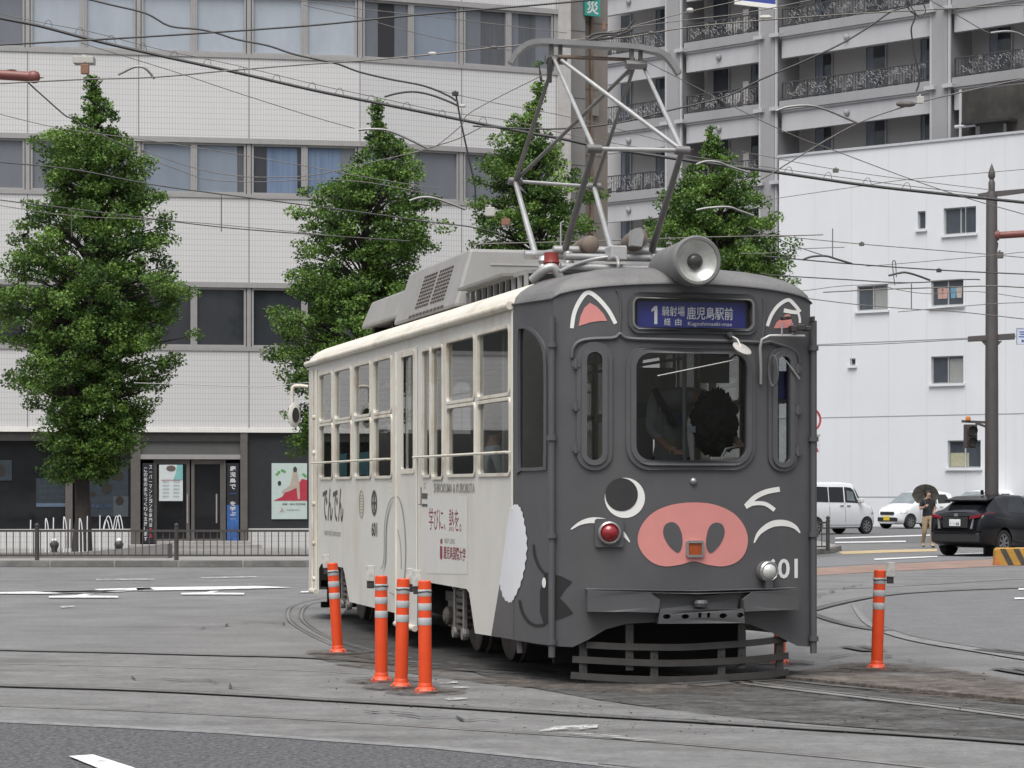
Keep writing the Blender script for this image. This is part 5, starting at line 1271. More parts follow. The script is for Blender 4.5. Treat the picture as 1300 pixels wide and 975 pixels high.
# ================================================================== fences
m_fence = M('fence_brown_black', (.05,.044,.042), .5, var=.2, scale=4)
def fence(pa, pb, Ya, Yb, label, posts_f, ztop=.72):
    a = Vector(((pa-CX)*Ya/F, Ya, KZ)); b = Vector(((pb-CX)*Yb/F, Yb, KZ)); d = b-a; L = d.length
    t = empty('pedestrian_fence', a, math.atan2(d.y,d.x), label, 'fence', 'black pedestrian fences along the kerb')
    h = ztop-KZ
    MB().bar((0,0,h),(L,0,h),.05,.045).build('top_rail', m_fence, t); MB().bar((0,0,.10),(L,0,.10),.04,.035).build('bottom_rail', m_fence, t)
    g = MB(); n = int(L/.137)
    for i in range(1,n): g.bar((L*i/n,0,.08),(L*i/n,0,h),.018,.018)
    g.build('baluster_panel', m_fence, t)
    for f in posts_f:
        MB().lathe([(.045,0),(.045,h+.05),(.05,h+.055),(.03,h+.07),(.048,h+.10),(.045,h+.13),(.01,h+.16)], (L*f,0,0), (0,0,1), 12).build('post', m_fence, t, smooth=40)
    return t
fence(-130, 578, 53.7, 53.7, 'black railing fence along the kerb in front of the office entrance', [0,.25,.5,.75,1])
fence(965, 1051, 61.5, 61.8, 'short black railing fence end at the kerb corner right of the tram', [0,.33,1], .78)

# ================================================================== fountain
fy = 55.6
fo = empty('fountain', P(110,0,fy)*Vector((1,1,0)) if False else Vector((P(110,619,fy).x, fy, KZ)), 0, 'low stone fountain with thin white water jets behind the black fence', 'fountain')
def fp(px, py, y=0): p = P(px,py,fy+y); return p-fo.location
q0, q1 = fp(-60,712), fp(215,712)
MB().prism([(q0.x,0),(q1.x,0),(q1.x,.30),(fp(160,700).x,.20),(fp(100,704).x,.12),(q0.x,.10)], lambda a,b,d: Vector((a,d,b)), -.3,.5).build('basin', M('fountain_stone', (.17,.165,.16), .8, var=.2, scale=3), fo)
m_water = M('white_water', (.72,.74,.76), .25, var=.1, scale=20)
for px in (8,39,58,68,81,89,101,111,127): 
    top_ = {8:690,39:660,58:660,68:657,81:658,89:659,101:660,111:655,127:654}[px]
    pts = [fp(px,712), fp(px-.4,(712+top_)/2), fp(px,top_)]
    if px in (58,81,101): pts += [fp(px+1.6,top_+1), fp(px+3,top_+8), fp(px+4,top_+22), fp(px+4.3,top_+45)]
    MB().tube(catmull(pts,4), .012, 6).build('water_jet', m_water, fo, smooth=60)
for a, b, h in ((132,143,655),(144,152,655),(147,156,654),(131,139,660)):
    pts = [fp(a+(b-a)*k/8 if a < 140 else a-(0)+ (b-a)*k/8, h+ (672-h)*(((k-4)/4.0)**2)) for k in range(9)]
    MB().tube(pts, .010, 5).build('water_jet', m_water, fo, smooth=60)
for px in (69,151):
    MB().lathe([(.10,0),(.12,.1),(.07,.16),(.06,.24),(.09,.3),(.10,.36),(.05,.42)], fp(px,712), (0,0,1), 14).build('nozzle', m_black, fo, smooth=50)
    MB().lathe([(.05,0),(.06,.04),(.001,.09)], fp(px,688), (0,0,1), 10).build('nozzle_water', m_water, fo, smooth=50)

# ================================================================== trees
def leaf_mat(name, dark, lite):
    m = bpy.data.materials.new(name); m.use_nodes = True; n = m.node_tree; b = n.nodes['Principled BSDF']
    at = n.nodes.new('ShaderNodeAttribute'); at.attribute_name = 'tone'
    cr = n.nodes.new('ShaderNodeValToRGB'); cr.color_ramp.elements[0].color = (*dark,1); cr.color_ramp.elements[1].color = (*lite,1)
    n.links.new(at.outputs['Fac'], cr.inputs[0]); n.links.new(cr.outputs[0], b.inputs['Base Color'])
    b.inputs['Roughness'].default_value = .55; b.inputs['Specular IOR Level'].default_value = .3
    tl = n.nodes.new('ShaderNodeBsdfTranslucent'); n.links.new(cr.outputs[0], tl.inputs[0])
    mx = n.nodes.new('ShaderNodeMixShader'); mx.inputs[0].default_value = .25
    n.links.new(b.outputs[0], mx.inputs[1]); n.links.new(tl.outputs[0], mx.inputs[2]); n.links.new(mx.outputs[0], n.nodes['Material Output'].inputs[0])
    return m
m_leaf = leaf_mat('ginkgo_leaf', (.026,.064,.015), (.185,.31,.06))
m_bark = M('bark', (.045,.037,.032), .9, var=.4, scale=4, bump=.6, bscale=12, stretch=(1,1,.25))
def tree(label, px, Y, basey, env, seed, trunk_r, clumps, leaf=.066, gap=.0):
    """env: list of (row in photo, left column, right column): the crown's outline at the tree's distance"""
    rnd = random.Random(seed)
    base = Vector(((px-CX)*Y/F, Y, KZ)); t = empty('street_tree', base, 0, label, 'tree', 'ginkgo trees along the pavement')
    E_ = [(CH-(y-HY)*Y/F-KZ, (l-CX)*Y/F-base.x, (r-CX)*Y/F-base.x) for y,l,r in env]   # z, xl, xr
    E_.sort()
    def at(z):
        for i in range(len(E_)-1):
            if E_[i][0] <= z <= E_[i+1][0]:
                f = (z-E_[i][0])/(E_[i+1][0]-E_[i][0]); return tuple(E_[i][j]+(E_[i+1][j]-E_[i][j])*f for j in (1,2))
        return (0,0)
    z0, z1 = E_[0][0], E_[-1][0]
    tk = MB(); pts = []; xs = []
    for k in range(13):
        z = z1*.97*k/12; l, r = at(max(z,z0+.05)); cx = 0 if z < z0 else (l+r)/2*min(1,(z-z0)/(z1-z0)*1.6)
        pts.append(Vector((cx+rnd.uniform(-.03,.03), rnd.uniform(-.03,.03), z))); xs.append(trunk_r*(1.25 if k == 0 else 1)*(1-.93*k/12))
    tk.tube(pts, xs, 10); tk.build('trunk', m_bark, t, smooth=60)
    limbs = MB(); verts = []; tones = []
    def axis(z):
        f = min(11.999, max(0, z/(z1*.97)*12)); i = int(f); return pts[i].lerp(pts[i+1], f-i)
    # limbs: every limb carries leaf clumps along its outer half
    nl = clumps
    for i in range(nl):
        # choose a height with weight by the crown width there
        while True:
            z = rnd.uniform(z0, z1); l, r = at(z)
            if rnd.random() < (r-l)/max(e[2]-e[1] for e in E_)+.12: break
        an = rnd.uniform(0, 2*math.pi); hw_ = (r-l)/2; cxm = (l+r)/2
        f = math.sqrt(rnd.uniform(.12,1.0))
        if gap and rnd.random() < gap: f *= .6
        reach = max(.05,hw_*1.07*f*rnd.uniform(.84,1.12)-.14)
        tip = Vector((cxm+reach*math.cos(an), reach*math.sin(an)*.92, z+rnd.uniform(-.05,.12)))
        st_ = axis(max(.15*z1, z-.35*reach-.25))
        if f > .55 and i % 2 == 0:
            midp = st_.lerp(tip,.5)+Vector((0,0,.12*reach)); limbs.tube([st_, midp, tip], [.035,.022,.008], 5)
        cs_ = rnd.uniform(.17,.34)*(1 if z < z1*.88 else .6); tone0 = rnd.gauss(.40,.20)
        nleaf = int(1500*cs_*cs_*rnd.uniform(.8,1.2))+14
        for _ in range(nleaf):
            o = Vector((rnd.gauss(0,1), rnd.gauss(0,1), rnd.gauss(0,1))); o = o.normalized()*(rnd.random()**.45)*cs_*1.0; o.z = o.z*.62+.12*cs_*rnd.random()
            p = tip+o
            s = leaf*rnd.uniform(.55,1.25)
            nx = Vector((rnd.gauss(0,.75), rnd.gauss(0,.75), rnd.gauss(.75,.5)))
            if nx.length < .05: continue
            nx.normalize(); u = nx.orthogonal().normalized(); u.rotate(Matrix.Rotation(rnd.uniform(0,6.28),3,nx)); v = nx.cross(u)
            # fan-shaped leaf: narrow stem end, wide notched tip
            verts += [p-u*s*.45, p+u*s*.35+v*s*.55, p+u*s*.42, p+u*s*.35-v*s*.55]
            tones.append(min(1,max(0, tone0+rnd.gauss(0,.15))))
    limbs.build('limb', m_bark, t)
    nF = len(tones)
    me = bpy.data.meshes.new('crown'); me.from_pydata([tuple(v) for v in verts], [], [(4*i,4*i+1,4*i+2,4*i+3) for i in range(nF)])
    a = me.attributes.new('tone','FLOAT','FACE'); a.data.foreach_set('value', tones); me.materials.append(m_leaf); me.update()
    o = bpy.data.objects.new('crown', me); COL.objects.link(o); o.parent = t
    return t
tree('large leafy ginkgo standing at left behind the fountain', 104, 57.2, 700,
     [(103,110,124),(125,104,136),(140,98,152),(152,78,150),(172,62,172),(190,44,180),(205,40,206),(225,56,198),(250,50,200),(275,34,212),(300,24,214),(330,18,222),(352,2,242),(385,-2,240),(415,0,236),(438,4,226),(470,8,220),(500,22,200),(515,36,206),(540,44,196),(575,50,176),(600,52,160),(612,70,140)], 11, .19, 1020)
tree('ginkgo tree directly behind the rear half of the tram', 470, 57.6, 700,
     [(132,474,484),(150,468,490),(168,468,494),(185,452,520),(200,440,540),(225,408,548),(255,372,552),(275,385,552),(300,368,566),(330,370,560),(352,358,560),(375,364,566),(400,350,560),(425,340,560),(450,345,555),(480,352,540),(510,372,520),(540,370,500),(580,372,470)], 12, .16, 760)
tree('thin ginkgo tree behind the pantograph with an open crown', 690, 58.2, 700,
     [(84,684,690),(105,680,691),(125,674,695),(142,652,700),(155,640,708),(185,624,714),(205,612,728),(225,606,745),(250,602,762),(275,600,768),(300,604,768),(330,610,765),(360,620,760),(400,630,750)], 13, .13, 330, gap=.15)
tree('bright ginkgo tree between the pantograph and the white building', 905, 60.5, 700,
     [(166,899,906),(185,890,916),(200,884,938),(212,870,944),(230,850,960),(250,832,966),(270,822,986),(295,818,994),(320,816,1000),(345,822,1002),(370,830,1000),(400,840,990),(440,850,980)], 14, .15, 500)

# ================================================================== pole with arms, signal, signs
m_polebr = M('brown_pole', (.075,.066,.066), .5, var=.12, scale=3)
m_redbr = M('red_brown_pipe', (.17,.055,.045), .45, var=.15, scale=4)
PY = 62.5; pb = P(1259,619,PY)
pole = empty('tram_pole', (pb.x, PY, 0), 0, 'tall brown pole with spiked top standing right beside the car park', 'pole')
zp_ = lambda y: CH-(y-HY)*PY/F
xp_ = lambda x: (x-1259)*PY/F
MB().lathe([(.20,0),(.20,.3),(.165,.32),(.155,4),(.13,zp_(250)),(.105,zp_(243))], (0,0,0), (0,0,1), 12).build('shaft', m_polebr, pole, smooth=50)
MB().lathe([(.075,zp_(243)),(.08,zp_(232)),(.05,zp_(228)),(.085,zp_(224)),(.08,zp_(219)),(.001,zp_(207))], (0,0,0), (0,0,1), 12).build('finial', m_polebr, pole, smooth=40)
MB().hexa([(xp_(1229),-.06,zp_(434)),(xp_(1288),-.06,zp_(431)),(xp_(1288),.06,zp_(431)),(xp_(1229),.06,zp_(434)),(xp_(1229),-.06,zp_(427)),(xp_(1288),-.06,zp_(423)),(xp_(1288),.06,zp_(423)),(xp_(1229),.06,zp_(427))]).build('cross_arm', m_polebr, pole, bevel=.01)
MB().prism([(xp_(1246),zp_(433)),(xp_(1272),zp_(433)),(xp_(1262),zp_(444)),(xp_(1256),zp_(444))], lambda a,b,d: Vector((a,d,b)), -.04,.04).build('arm_gusset', m_polebr, pole)
MB().hexa([(xp_(1242),-.06,zp_(250)),(xp_(1268),-.06,zp_(250)),(xp_(1318),.0,zp_(243)),(xp_(1242),.06,zp_(250)),(xp_(1242),-.06,zp_(246)),(xp_(1262),-.06,zp_(243)),(xp_(1318),.0,zp_(238)),(xp_(1242),.06,zp_(246))]).build('top_arm', m_polebr, pole)
MB().tube([(xp_(1265),0,zp_(299)),(xp_(1330),0,zp_(295))], .085, 12).lathe([(.05,-.13),(.12,-.09),(.135,0),(.12,.09),(.05,.13)], (xp_(1263),0,zp_(299)), (1,0,0), 14).build('bracket_pipe', m_redbr, pole, smooth=50)
MB().tube([(xp_(1265),0,zp_(308)),(xp_(1263),0,zp_(322))], .05, 8).build('pipe_stay', m_redbr, pole)
sg = empty('street_sign', (pb.x+xp_(1290), PY-.05, zp_(437.5)), 0, 'small white sign with blue lettering at the right picture edge', 'sign')
MB().box(0,.75,0,.04,0,.39).build('sign_panel', M('sign_white_panel', (.55,.58,.64), .5), sg)
mb = MB(); add_text(mb, '三', .05,.17,.27,.31, lambda a,b: Vector((a,-.004,b)), .04); add_text(mb, 'Mi', .12,.05,.22,.12, lambda a,b: Vector((a,-.004,b)), .01); mb.build('lettering', M('sign_blue_ink', (.03,.10,.36), .5), sg, fixn=False)
MB().prism([(-.0,-.0),(.75,0),(.75,.39),(0,.39)], lambda a,b,d: Vector((a,d,b)), -.008,.0, holes=[[(.015,.015),(.735,.015),(.735,.375),(.015,.375)]]).build('sign_border', M('sign_border_blue', (.25,.30,.45), .5), sg)
MB().box(.3,.36,.04,.12,.1,.3).build('bracket', m_polebr, sg)
# pedestrian signal on its arm
sgn = empty('pedestrian_signal', (pb.x, PY, 0), 0, 'dark pedestrian signal with two lenses hung on an arm of the brown pole', 'traffic signal')
a0, a1 = xp_(1221), xp_(1236.5)
hb_ = MB().box(a0+.03,a1,-.30,-.05,zp_(569),zp_(539)).build('housing', M('signal_case', (.055,.047,.045), .5, var=.2), sgn, bevel=.015)
for y_ in (547,561):
    cx_ = (a0+a1)/2+.05; MB().lathe([(.105,0),(.115,.02),(.115,.12),(.105,.12),(.10,.01),(.001,.005)], (cx_,-.30,zp_(y_)), (0,-1,0), 18).build('lens_hood', m_black, sgn, smooth=40)
MB().bar((xp_(1220),-.12,zp_(535)),(xp_(1256),0,zp_(536.5)),.05,.06).bar((xp_(1240),-.1,zp_(538)),(xp_(1256),0,zp_(543)),.05,.05).build('arm', m_polebr, sgn)
MB().tube([(xp_(1238.5),-.1,zp_(537)),(xp_(1238.5),-.1,zp_(558))], .025, 8).build('hanger', m_polebr, sgn)
MB().lathe([(.055,0),(.06,.03),(.045,.09),(.001,.11)], (xp_(1228),-.12,zp_(534)), (0,0,1), 12).build('warning_lamp', M('orange_lamp', (.55,.17,.03), .4), sgn, smooth=50)
# round prohibition sign
ry = 60.0; rc = P(1026,533,ry)
rs = empty('round_sign', (rc.x, ry, 0), 0, 'round white sign with red ring half hidden behind the right tram edge', 'sign')
dz = rc.z
MB().lathe([(.30,0),(.30,.02)], (0,0,dz), (0,1,0), 32).build('disc', M('sign_disc_white', (.6,.6,.61), .5), rs)
MB().prism(ell(0,dz,.30,.30,36), lambda a,b,d: Vector((a,d,b)), -.012,-.002, holes=[ell(0,dz,.255,.255,36)]).build('ring', M('sign_red', (.36,.03,.045), .5), rs)
mb = MB(); add_text(mb, '止', -.12,dz-.16,.19,dz+.16, lambda a,b: Vector((a,-.006,b)), .03); mb.build('lettering', MATS['sign_red'], rs, fixn=False)
MB().tube([(0,.06,KZ),(0,.06,dz+.25)], .035, 8).build('sign_post', m_alu, rs)
z_ = lambda y: CH-(y-HY)*ry/F
MB().box(.02,.27,-.02,.0,z_(575),z_(556)).build('extra_plate', M('plate_white', (.55,.55,.57), .5), rs); MB().box(-.1,.27,-.03,.03,z_(554.5),z_(551.5)).build('plate_bar', m_alu, rs)
mb = MB(); add_text(mb, '日', .08,z_(567),.2,z_(558.5), lambda a,b: Vector((a,-.023,b)), .01); mb.build('lettering', m_ink, rs, fixn=False)
MB().poly([(.12,z_(568)),(.2,z_(568)),(.24,z_(574)),(.17,z_(573))], lambda a,b: Vector((a,-.023,b))).build('red_arrow', MATS['sign_red'], rs, fixn=False)
# striped barrier block
bp = G(1263,718); bk = empty('barrier_block', bp, R(-4), 'yellow and black striped concrete barrier block in front of the black car', 'barrier')
prof = [(-.0,0),(.9,0),(.9,.30),(.82,.36),(.06,.36),(.02,.32)]
MB().prism(prof, lambda a,b,d: Vector((a,d,b)), 0,.45).build('block', M('barrier_yellow', (.40,.22,.035), .8, var=.2, scale=6, streak=((.12,.1,.07), .7, 5, (1,1,1))), bk, bevel=.02)
mb = MB()
for x in (.16,.43,.70):
    mb.poly([(x+.11,.01),(x+.23 if x < .6 else .9,.01),(x+.06,.345),(x-.06,.345)], lambda a,b: Vector((a,-.004,b)))
mb.build('stripe', M('barrier_black', (.055,.05,.042), .8, var=.3, scale=8), bk)
MB().poly([(0,.01),(.12,.01),(.04,.16),(0,.2)], lambda a,b: Vector((a,-.003,b))).build('worn_corner', M('barrier_orange', (.45,.14,.05), .8, var=.2), bk)
# overhead blue guide sign, only its lower edge reaches into the picture
o0 = P(934,1,48); gs = empty('guide_sign', (o0.x,48,o0.z), R(0), 'blue overhead road sign cut off by the top picture edge', 'sign')
MB().prism([(0,0),(.72,-.09),(.72,.9),(0,.99)], lambda a,b,d: Vector((a,d,b)), 0,.05).build('sign_panel', M('guide_blue', (.03,.055,.26), .5), gs)
MB().prism([(-.02,-.06),(.74,-.15),(.74,-.07),(-.02,.02)], lambda a,b,d: Vector((a,d,b)), -.01,.06).build('sign_edge', m_white, gs)
MB().tube([(.3,.1,-.02),(.3,.1,3)], .05, 8).build('sign_hanger', m_alu, gs)
# bracket arm with red-brown end reaching in from the left
lp = P(-75,619,45)
la = empty('bracket_arm', (lp.x,45,0), 0, 'red brown bracket arm reaching in at the left edge near the top', 'bracket')
zq = lambda y: CH-(y-HY)*45/F; xq = lambda x: (x+75)*45/F
MB().tube([(0,0,zq(90)),(xq(40),0,zq(97.5))], .085, 12).lathe([(.06,0),(.095,.02),(.11,.10),(.09,.17),(.03,.2)], (xq(36),0,zq(97)), (1,0,-.1), 14).build('arm', m_redbr, la, smooth=50)
MB().tube([(0,0,0),(0,0,zq(80))], .13, 12).build('post', m_polebr, la, smooth=50)
MB().tube([(xq(48),0,zq(98.5)),(xq(55),0,zq(98))], .02, 6).build('end_eye', m_poled, la)

# ================================================================== overhead wires
m_wire = M('black_cable', (.030,.029,.029), .6, var=.2); m_wiret = M('weathered_wire', (.10,.092,.085), .55, .2, var=.3); m_copper = M('contact_wire', (.085,.08,.074), .45, .5, var=.3)
m_steelw = M('arm_galvanised', (.15,.148,.145), .4, .4, var=.2)
def wire(label, pix, Y, w, mat=None, cat='wire', name='overhead_wire', group='overhead wires above the street', n=4):
    pts = [P(x,y,Y) for x,y in pix]; c = catmull(pts, n)
    # run on past the picture edge instead of stopping there
    if pix[0][0] <= 0 or pix[0][1] <= 0: c = [c[0]-(c[1]-c[0]).normalized()*9]+c
    if pix[-1][0] >= 1300 or pix[-1][1] <= 0: c = c+[c[-1]+(c[-1]-c[-2]).normalized()*9]
    mb = MB(); org = c[0].copy(); mb.tube([p-org for p in c], w*Y/F/2, 5)
    o = mb.build(name, mat or m_wire, None, smooth=60, loc=org); tag(o, label, cat, group); return o
# (label, path, depth, width)
W = [
('thick black cable falling from the upper left corner across to the right pole', [(-40,12),(0,23),(50,33),(118,51),(200,70),(300,92),(400,115),(480,131),(560,147),(650,165),(712,176),(769,188),(881,205),(980,218),(1097,235),(1195,246),(1300,257),(1360,262)], 44, 4.2, m_wire),
('thin looped messenger line just above the thick black cable', [(-40,4),(0,17),(60,30),(118,41),(200,62),(300,83),(400,107),(480,124),(560,141),(640,152),(700,166),(769,180),(881,199),(980,213),(1097,229),(1195,241),(1257,248)], 44.2, 1.0, m_wiret),
('wavy black cable from the top edge down to the joint above the second tree', [(100,-4),(140,6),(185,17),(215,33),(250,37),(275,42),(300,50),(340,58),(370,68),(400,75),(428,81),(455,91),(492,100),(538,109),(568,121),(579,128)], 41, 2.6, m_wire),
('straight dark cable rising across the top row of office windows', [(-40,59),(0,57),(130,50),(260,42),(400,32),(520,20),(720,3),(800,-6)], 40, 2.6, m_wire),
('dark contact wire passing over the first tree top to the pantograph head', [(-40,107),(0,106),(102,101),(197,98),(286,90),(400,81),(461,77),(550,69),(621,61),(655,58),(700,53),(745,50),(780,54)], 30, 2.0, m_copper),
('contact wire running from the pantograph head to the upper right corner', [(745,51),(790,48),(828,42),(880,34),(966,26),(1060,19),(1149,14),(1300,6),(1360,3)], 30, 1.8, m_copper),
('thin wire rising from the pantograph head past the blue road sign', [(740,48),(794,36),(875,25),(943,17),(1020,2),(1060,-6)], 31, 1.3, m_copper),
('steeper thin wire from the pantograph head up to the blue road sign', [(780,42),(794,36),(870,16),(938,1),(970,-6)], 31.5, 1.2, m_copper),
('dark wire sloping through the second floor windows behind both left trees', [(-40,202),(0,206),(92,215),(191,234),(277,246),(400,262),(470,271),(548,282),(597,288),(640,298)], 42, 1.7, m_wire),
('lower dark wire sloping below the second floor windows at left', [(-40,250),(0,254),(148,272),(277,288),(400,298),(520,306)], 42, 1.5, m_wire),
('faint wire just below its darker neighbour under the second floor windows', [(-40,256),(0,261),(92,274),(215,280),(350,292),(420,299)], 42.5, 1.0, m_wiret),
('thin wire descending through the upper white wall band from the insulator box', [(105,55),(114,58),(215,89),(308,120),(400,149),(450,163)], 43, 1.0, m_wiret),
('thin wire along the top of the second floor windows', [(0,145),(77,163),(180,177),(290,194),(400,213),(470,226),(560,240)], 43, 1.0, m_wiret),
('upper of two thin sagging wires over the second floor windows', [(180,190),(230,208),(277,220),(330,225),(400,222),(480,204),(532,192),(554,185),(585,160),(600,141),(692,94)], 38, 1.2, m_wiret),
('lower of two thin sagging wires over the second floor windows', [(185,200),(225,215),(265,228),(330,231),(400,228),(470,232),(560,250)], 38.5, 1.1, m_wiret),
('black cable hanging from the red brown bracket arm down into the first tree', [(6,90),(18,89),(28,96),(37,106),(58,125),(82,146),(92,151),(130,172),(172,191)], 45, 2.0, m_wire),
('short span wire joining the pull-off arm to the thick black cable', [(520,196),(532,191),(554,185),(582,176),(612,161)], 40, 1.5, m_wiret),
('thin wire crossing the upper office windows from the top edge', [(385,6),(400,10),(455,22),(520,40),(597,57),(650,64)], 42, 1.0, m_wiret),
('nearly level thin wire at the very top over the office windows', [(340,-2),(400,3),(455,11),(540,20),(615,29),(720,42)], 42.5, 1.0, m_wiret),
('dark cable dropping from the joint down into the third tree', [(578,116),(581,132),(585,154),(597,209),(603,237),(603,257)], 40, 2.4, m_wire),
('thin wire from the joint behind the pantograph frame', [(541,111),(615,128),(720,148),(800,168),(880,190)], 43, .9, m_wiret),
('long thin wire falling from the pantograph head to the right pole', [(812,74),(875,106),(966,153),(1020,177),(1051,188),(1152,226),(1226,251),(1300,272),(1350,286)], 40, 1.2, m_wiret),
('span wire climbing from the cable to the insulator under the balconies', [(965,228),(980,220),(1032,188),(1088,157),(1140,138),(1195,123),(1300,100),(1350,90)], 41, 1.8, m_wiret),
('dark twin cable climbing across the balconies to the tangle at top right', [(600,160),(695,164),(779,157),(846,141),(920,123),(966,101),(1020,78),(1069,55),(1105,33),(1131,15),(1152,9)], 42, 2.3, m_wire),
('thin wire rising over the white wall from the fourth tree', [(975,254),(992,251),(1088,237),(1152,228),(1300,215),(1350,210)], 46, .9, m_wiret),
('thin wire falling over the white wall to the pole arm', [(940,192),(980,200),(1060,215),(1152,228),(1257,241)], 46.5, .9, m_wiret),
('tangled black cable hanging from the top edge over the balconies', [(1150,-5),(1154,12),(1162,20),(1157,35),(1158,50),(1161,71),(1167,95),(1166,108),(1163,116)], 42, 2.2, m_wire),
('loop of black cable beside the tangled cable at the top', [(1153,2),(1160,14),(1168,22),(1175,14),(1172,2),(1178,-5)], 42, 1.6, m_wire),
('thin wire from the top edge to the curved arm at the right edge', [(1172,-5),(1180,0),(1220,22),(1251,40),(1263,42)], 42, 1.3, m_wiret),
('highest thin wire crossing the white wall above the laundry window', [(960,297),(980,299),(1095,310),(1181,317),(1256,323),(1300,327),(1350,331)], 38, 1.1, m_wiret),
('short stub wire on the left edge of the white wall', [(940,322),(980,321),(1000,317),(1040,315),(1072,314)], 36, 1.0, m_wiret),
('dark wire across the white wall passing just above the laundry window', [(970,325),(989,327),(1080,335),(1195,343),(1300,348),(1350,350)], 38, 1.7, m_wire),
('thin slanting wire from the fourth tree to the dark wall wire', [(950,288),(980,300),(1014,314),(1080,335)], 37, 1.3, m_wiret),
('dark wire touching the top of the lower left white wall window', [(965,347),(991,350),(1075,355),(1152,359),(1224,355),(1244,355)], 36, 1.5, m_wire),
('lowest long wire running under the laundry window to the right edge', [(1000,375),(1026,379),(1083,386),(1152,392),(1218,396),(1300,405),(1350,410)], 38, 1.2, m_wiret),
('pale contact wire level through the laundry window', [(1045,371),(1066,370),(1129,367),(1195,365),(1256,363),(1300,365),(1350,366)], 34, 1.6, m_copper),
('thin wire dipping below the pale contact wire', [(1120,362),(1141,368),(1181,373),(1238,370),(1300,378),(1350,384)], 36, .9, m_wiret),
('thin wire rising to the right below the laundry window', [(1140,396),(1175,393),(1256,386),(1300,384),(1350,382)], 37, 1.0, m_wiret),
('thin wire from the wall top window rising toward the pole', [(1100,338),(1139,335),(1253,325),(1300,320),(1350,317)], 39, .9, m_wiret),
('level pale wire behind the pantograph base above the tram roof', [(600,311),(630,309),(720,307),(900,301),(1010,299),(1045,298)], 33, 1.4, m_copper),
('faint telephone line low across the office wall left of the tram', [(170,486),(215,487.5),(326,491),(366,488),(420,483)], 48, 1.0, M('pale_line_wire', (.30,.30,.29), .6)),
('thin wire along the left of the tram roof above the gutter', [(1000,362),(1017,369),(1069,363),(1140,360),(1175,358)], 36, .9, m_wiret),
('very faint wire across the lower white wall', [(1030,439),(1100,437.5),(1180,433.5),(1230,430.5)], 60, 1.0, m_wiret),
]
for lb, pix, Y, wd, mt in W: wire(lb, pix, Y, wd, mt)
# hanger loops on the thick cable, one fitting each
def fitting(label, name, cat, build_, group=None):
    o = build_(); tag(o, label, cat, group); return o
loop_px = [(60,30),(100,39),(140,49),(180,59),(220,69),(262,79),(305,89),(350,99),(395,109),(430,116),(470,125),(515,134),(560,144),(612,153),(1000,216),(1050,223),(1100,230),(1150,236)]
for i, (x,y) in enumerate(loop_px):
    pts = [P(x-6,y+5,44.1),P(x-1,y-3,44.1),P(x+4,y-3.5,44.1),P(x+7,y+7,44.1)]
    o = wire('small wire hanger loop holding the thick black cable', [(x-6,y+6),(x-1,y-3),(x+4,y-3),(x+7,y+8)], 44.1, .8, m_wiret, 'cable hanger', 'cable_hanger', 'hanger loops along the thick cable')
for lb, pix in (('vertical dropper between the two dark wires left of the second tree', [(281,246),(281,294)]), ('vertical dropper in front of the first tree', [(91,266),(91,301)]), ('vertical dropper over the white wall between contact wires', [(1157,360),(1157,392)]), ('narrow wire loop dropper over the white wall', [(1138,352),(1137,334),(1135,331),(1133,335),(1136,362)]), ('vertical dropper above the left white wall window', [(1057,290),(1057,327)])):
    wire(lb, pix, 40, 1.3, m_wiret, 'dropper', 'wire_dropper', 'droppers between wires')
for lb, pix, Y in (('curved pull-off arm above the first tree with pale end', [(150,95),(158,91),(170,85.5),(180,85),(188,90),(196,100)], 40),
                   ('long curved dark arm above the second tree', [(488,123),(505,118.5),(525,116.5),(545,120),(565,127),(581,134)], 40),
                   ('curved pale arm crossing the top of the second tree', [(455,165),(475,164),(493,166),(515,175),(542,188)], 39.5),
                   ('curved pale arm right of the second tree', [(520,255),(533,251),(548,251),(568,257),(591,266)], 39),
                   ('curved pale arm over the fourth tree top', [(884,209),(896,205),(912,206),(925,211),(950,219)], 40),
                   ('curved pale arm inside the fourth tree', [(884,267),(900,264),(925,263),(940,268),(957,274)], 39),
                   ('curved arm below the balconies left of the pole', [(985,141),(1000,136),(1025,134),(1045,138),(1065,146),(1088,156)], 41),
                   ('curved arm at the right edge over the top balcony', [(1258,42),(1275,40),(1288,41),(1300,46),(1312,55)], 42),
                   ('small dark curved arm on the left of the white wall', [(1019,330),(1030,326),(1048,325),(1062,329),(1082,335)], 37),
                   ('second small dark curved arm over the white wall', [(1128,350),(1140,347),(1150,346),(1165,350),(1181,356)], 37)):
    wire(lb, pix, Y, 3.2 if 'dark' not in lb else 2.8, m_wire if 'dark' in lb else m_steelw, 'pull-off arm', 'pull_off_arm', 'curved pull-off arms of the catenary', 5)
m_porc = M('porcelain', (.42,.41,.38), .35, var=.1); m_brownbox = M('brown_insulator', (.20,.10,.06), .5, var=.2)
def clamp(label, px, py, Y, w_, h_, mat, kind=0):
    p = P(px,py,Y); s = Y/F; mb = MB()
    if kind == 0: mb.tube([(-w_*s/2,0,0),(-w_*s/4,0,0),(w_*s/4,0,0),(w_*s/2,0,0)], [h_*s*.25,h_*s*.5,h_*s*.5,h_*s*.25], 10)
    else:
        mb.box(-w_*s/2,w_*s/2,-w_*s*.4,w_*s*.4,-h_*s/2,h_*s/2).tube([(0,0,h_*s/2),(0,0,h_*s*.8)], w_*s*.15, 6)
    o = mb.build('insulator', mat, None, loc=p, bevel=.006); return tag(o, label, 'insulator', 'insulators and clamps on the wires')
clamp('white insulator box hanging on the wire above the first tree', 107,77,40,26,9,m_porc,1)
clamp('small brown insulator below the white box above the first tree', 108,88,39.8,10,12,m_brownbox,1)
clamp('dark clamp at the cable joint above the second tree', 578,119,40,8,5,m_wire,1)
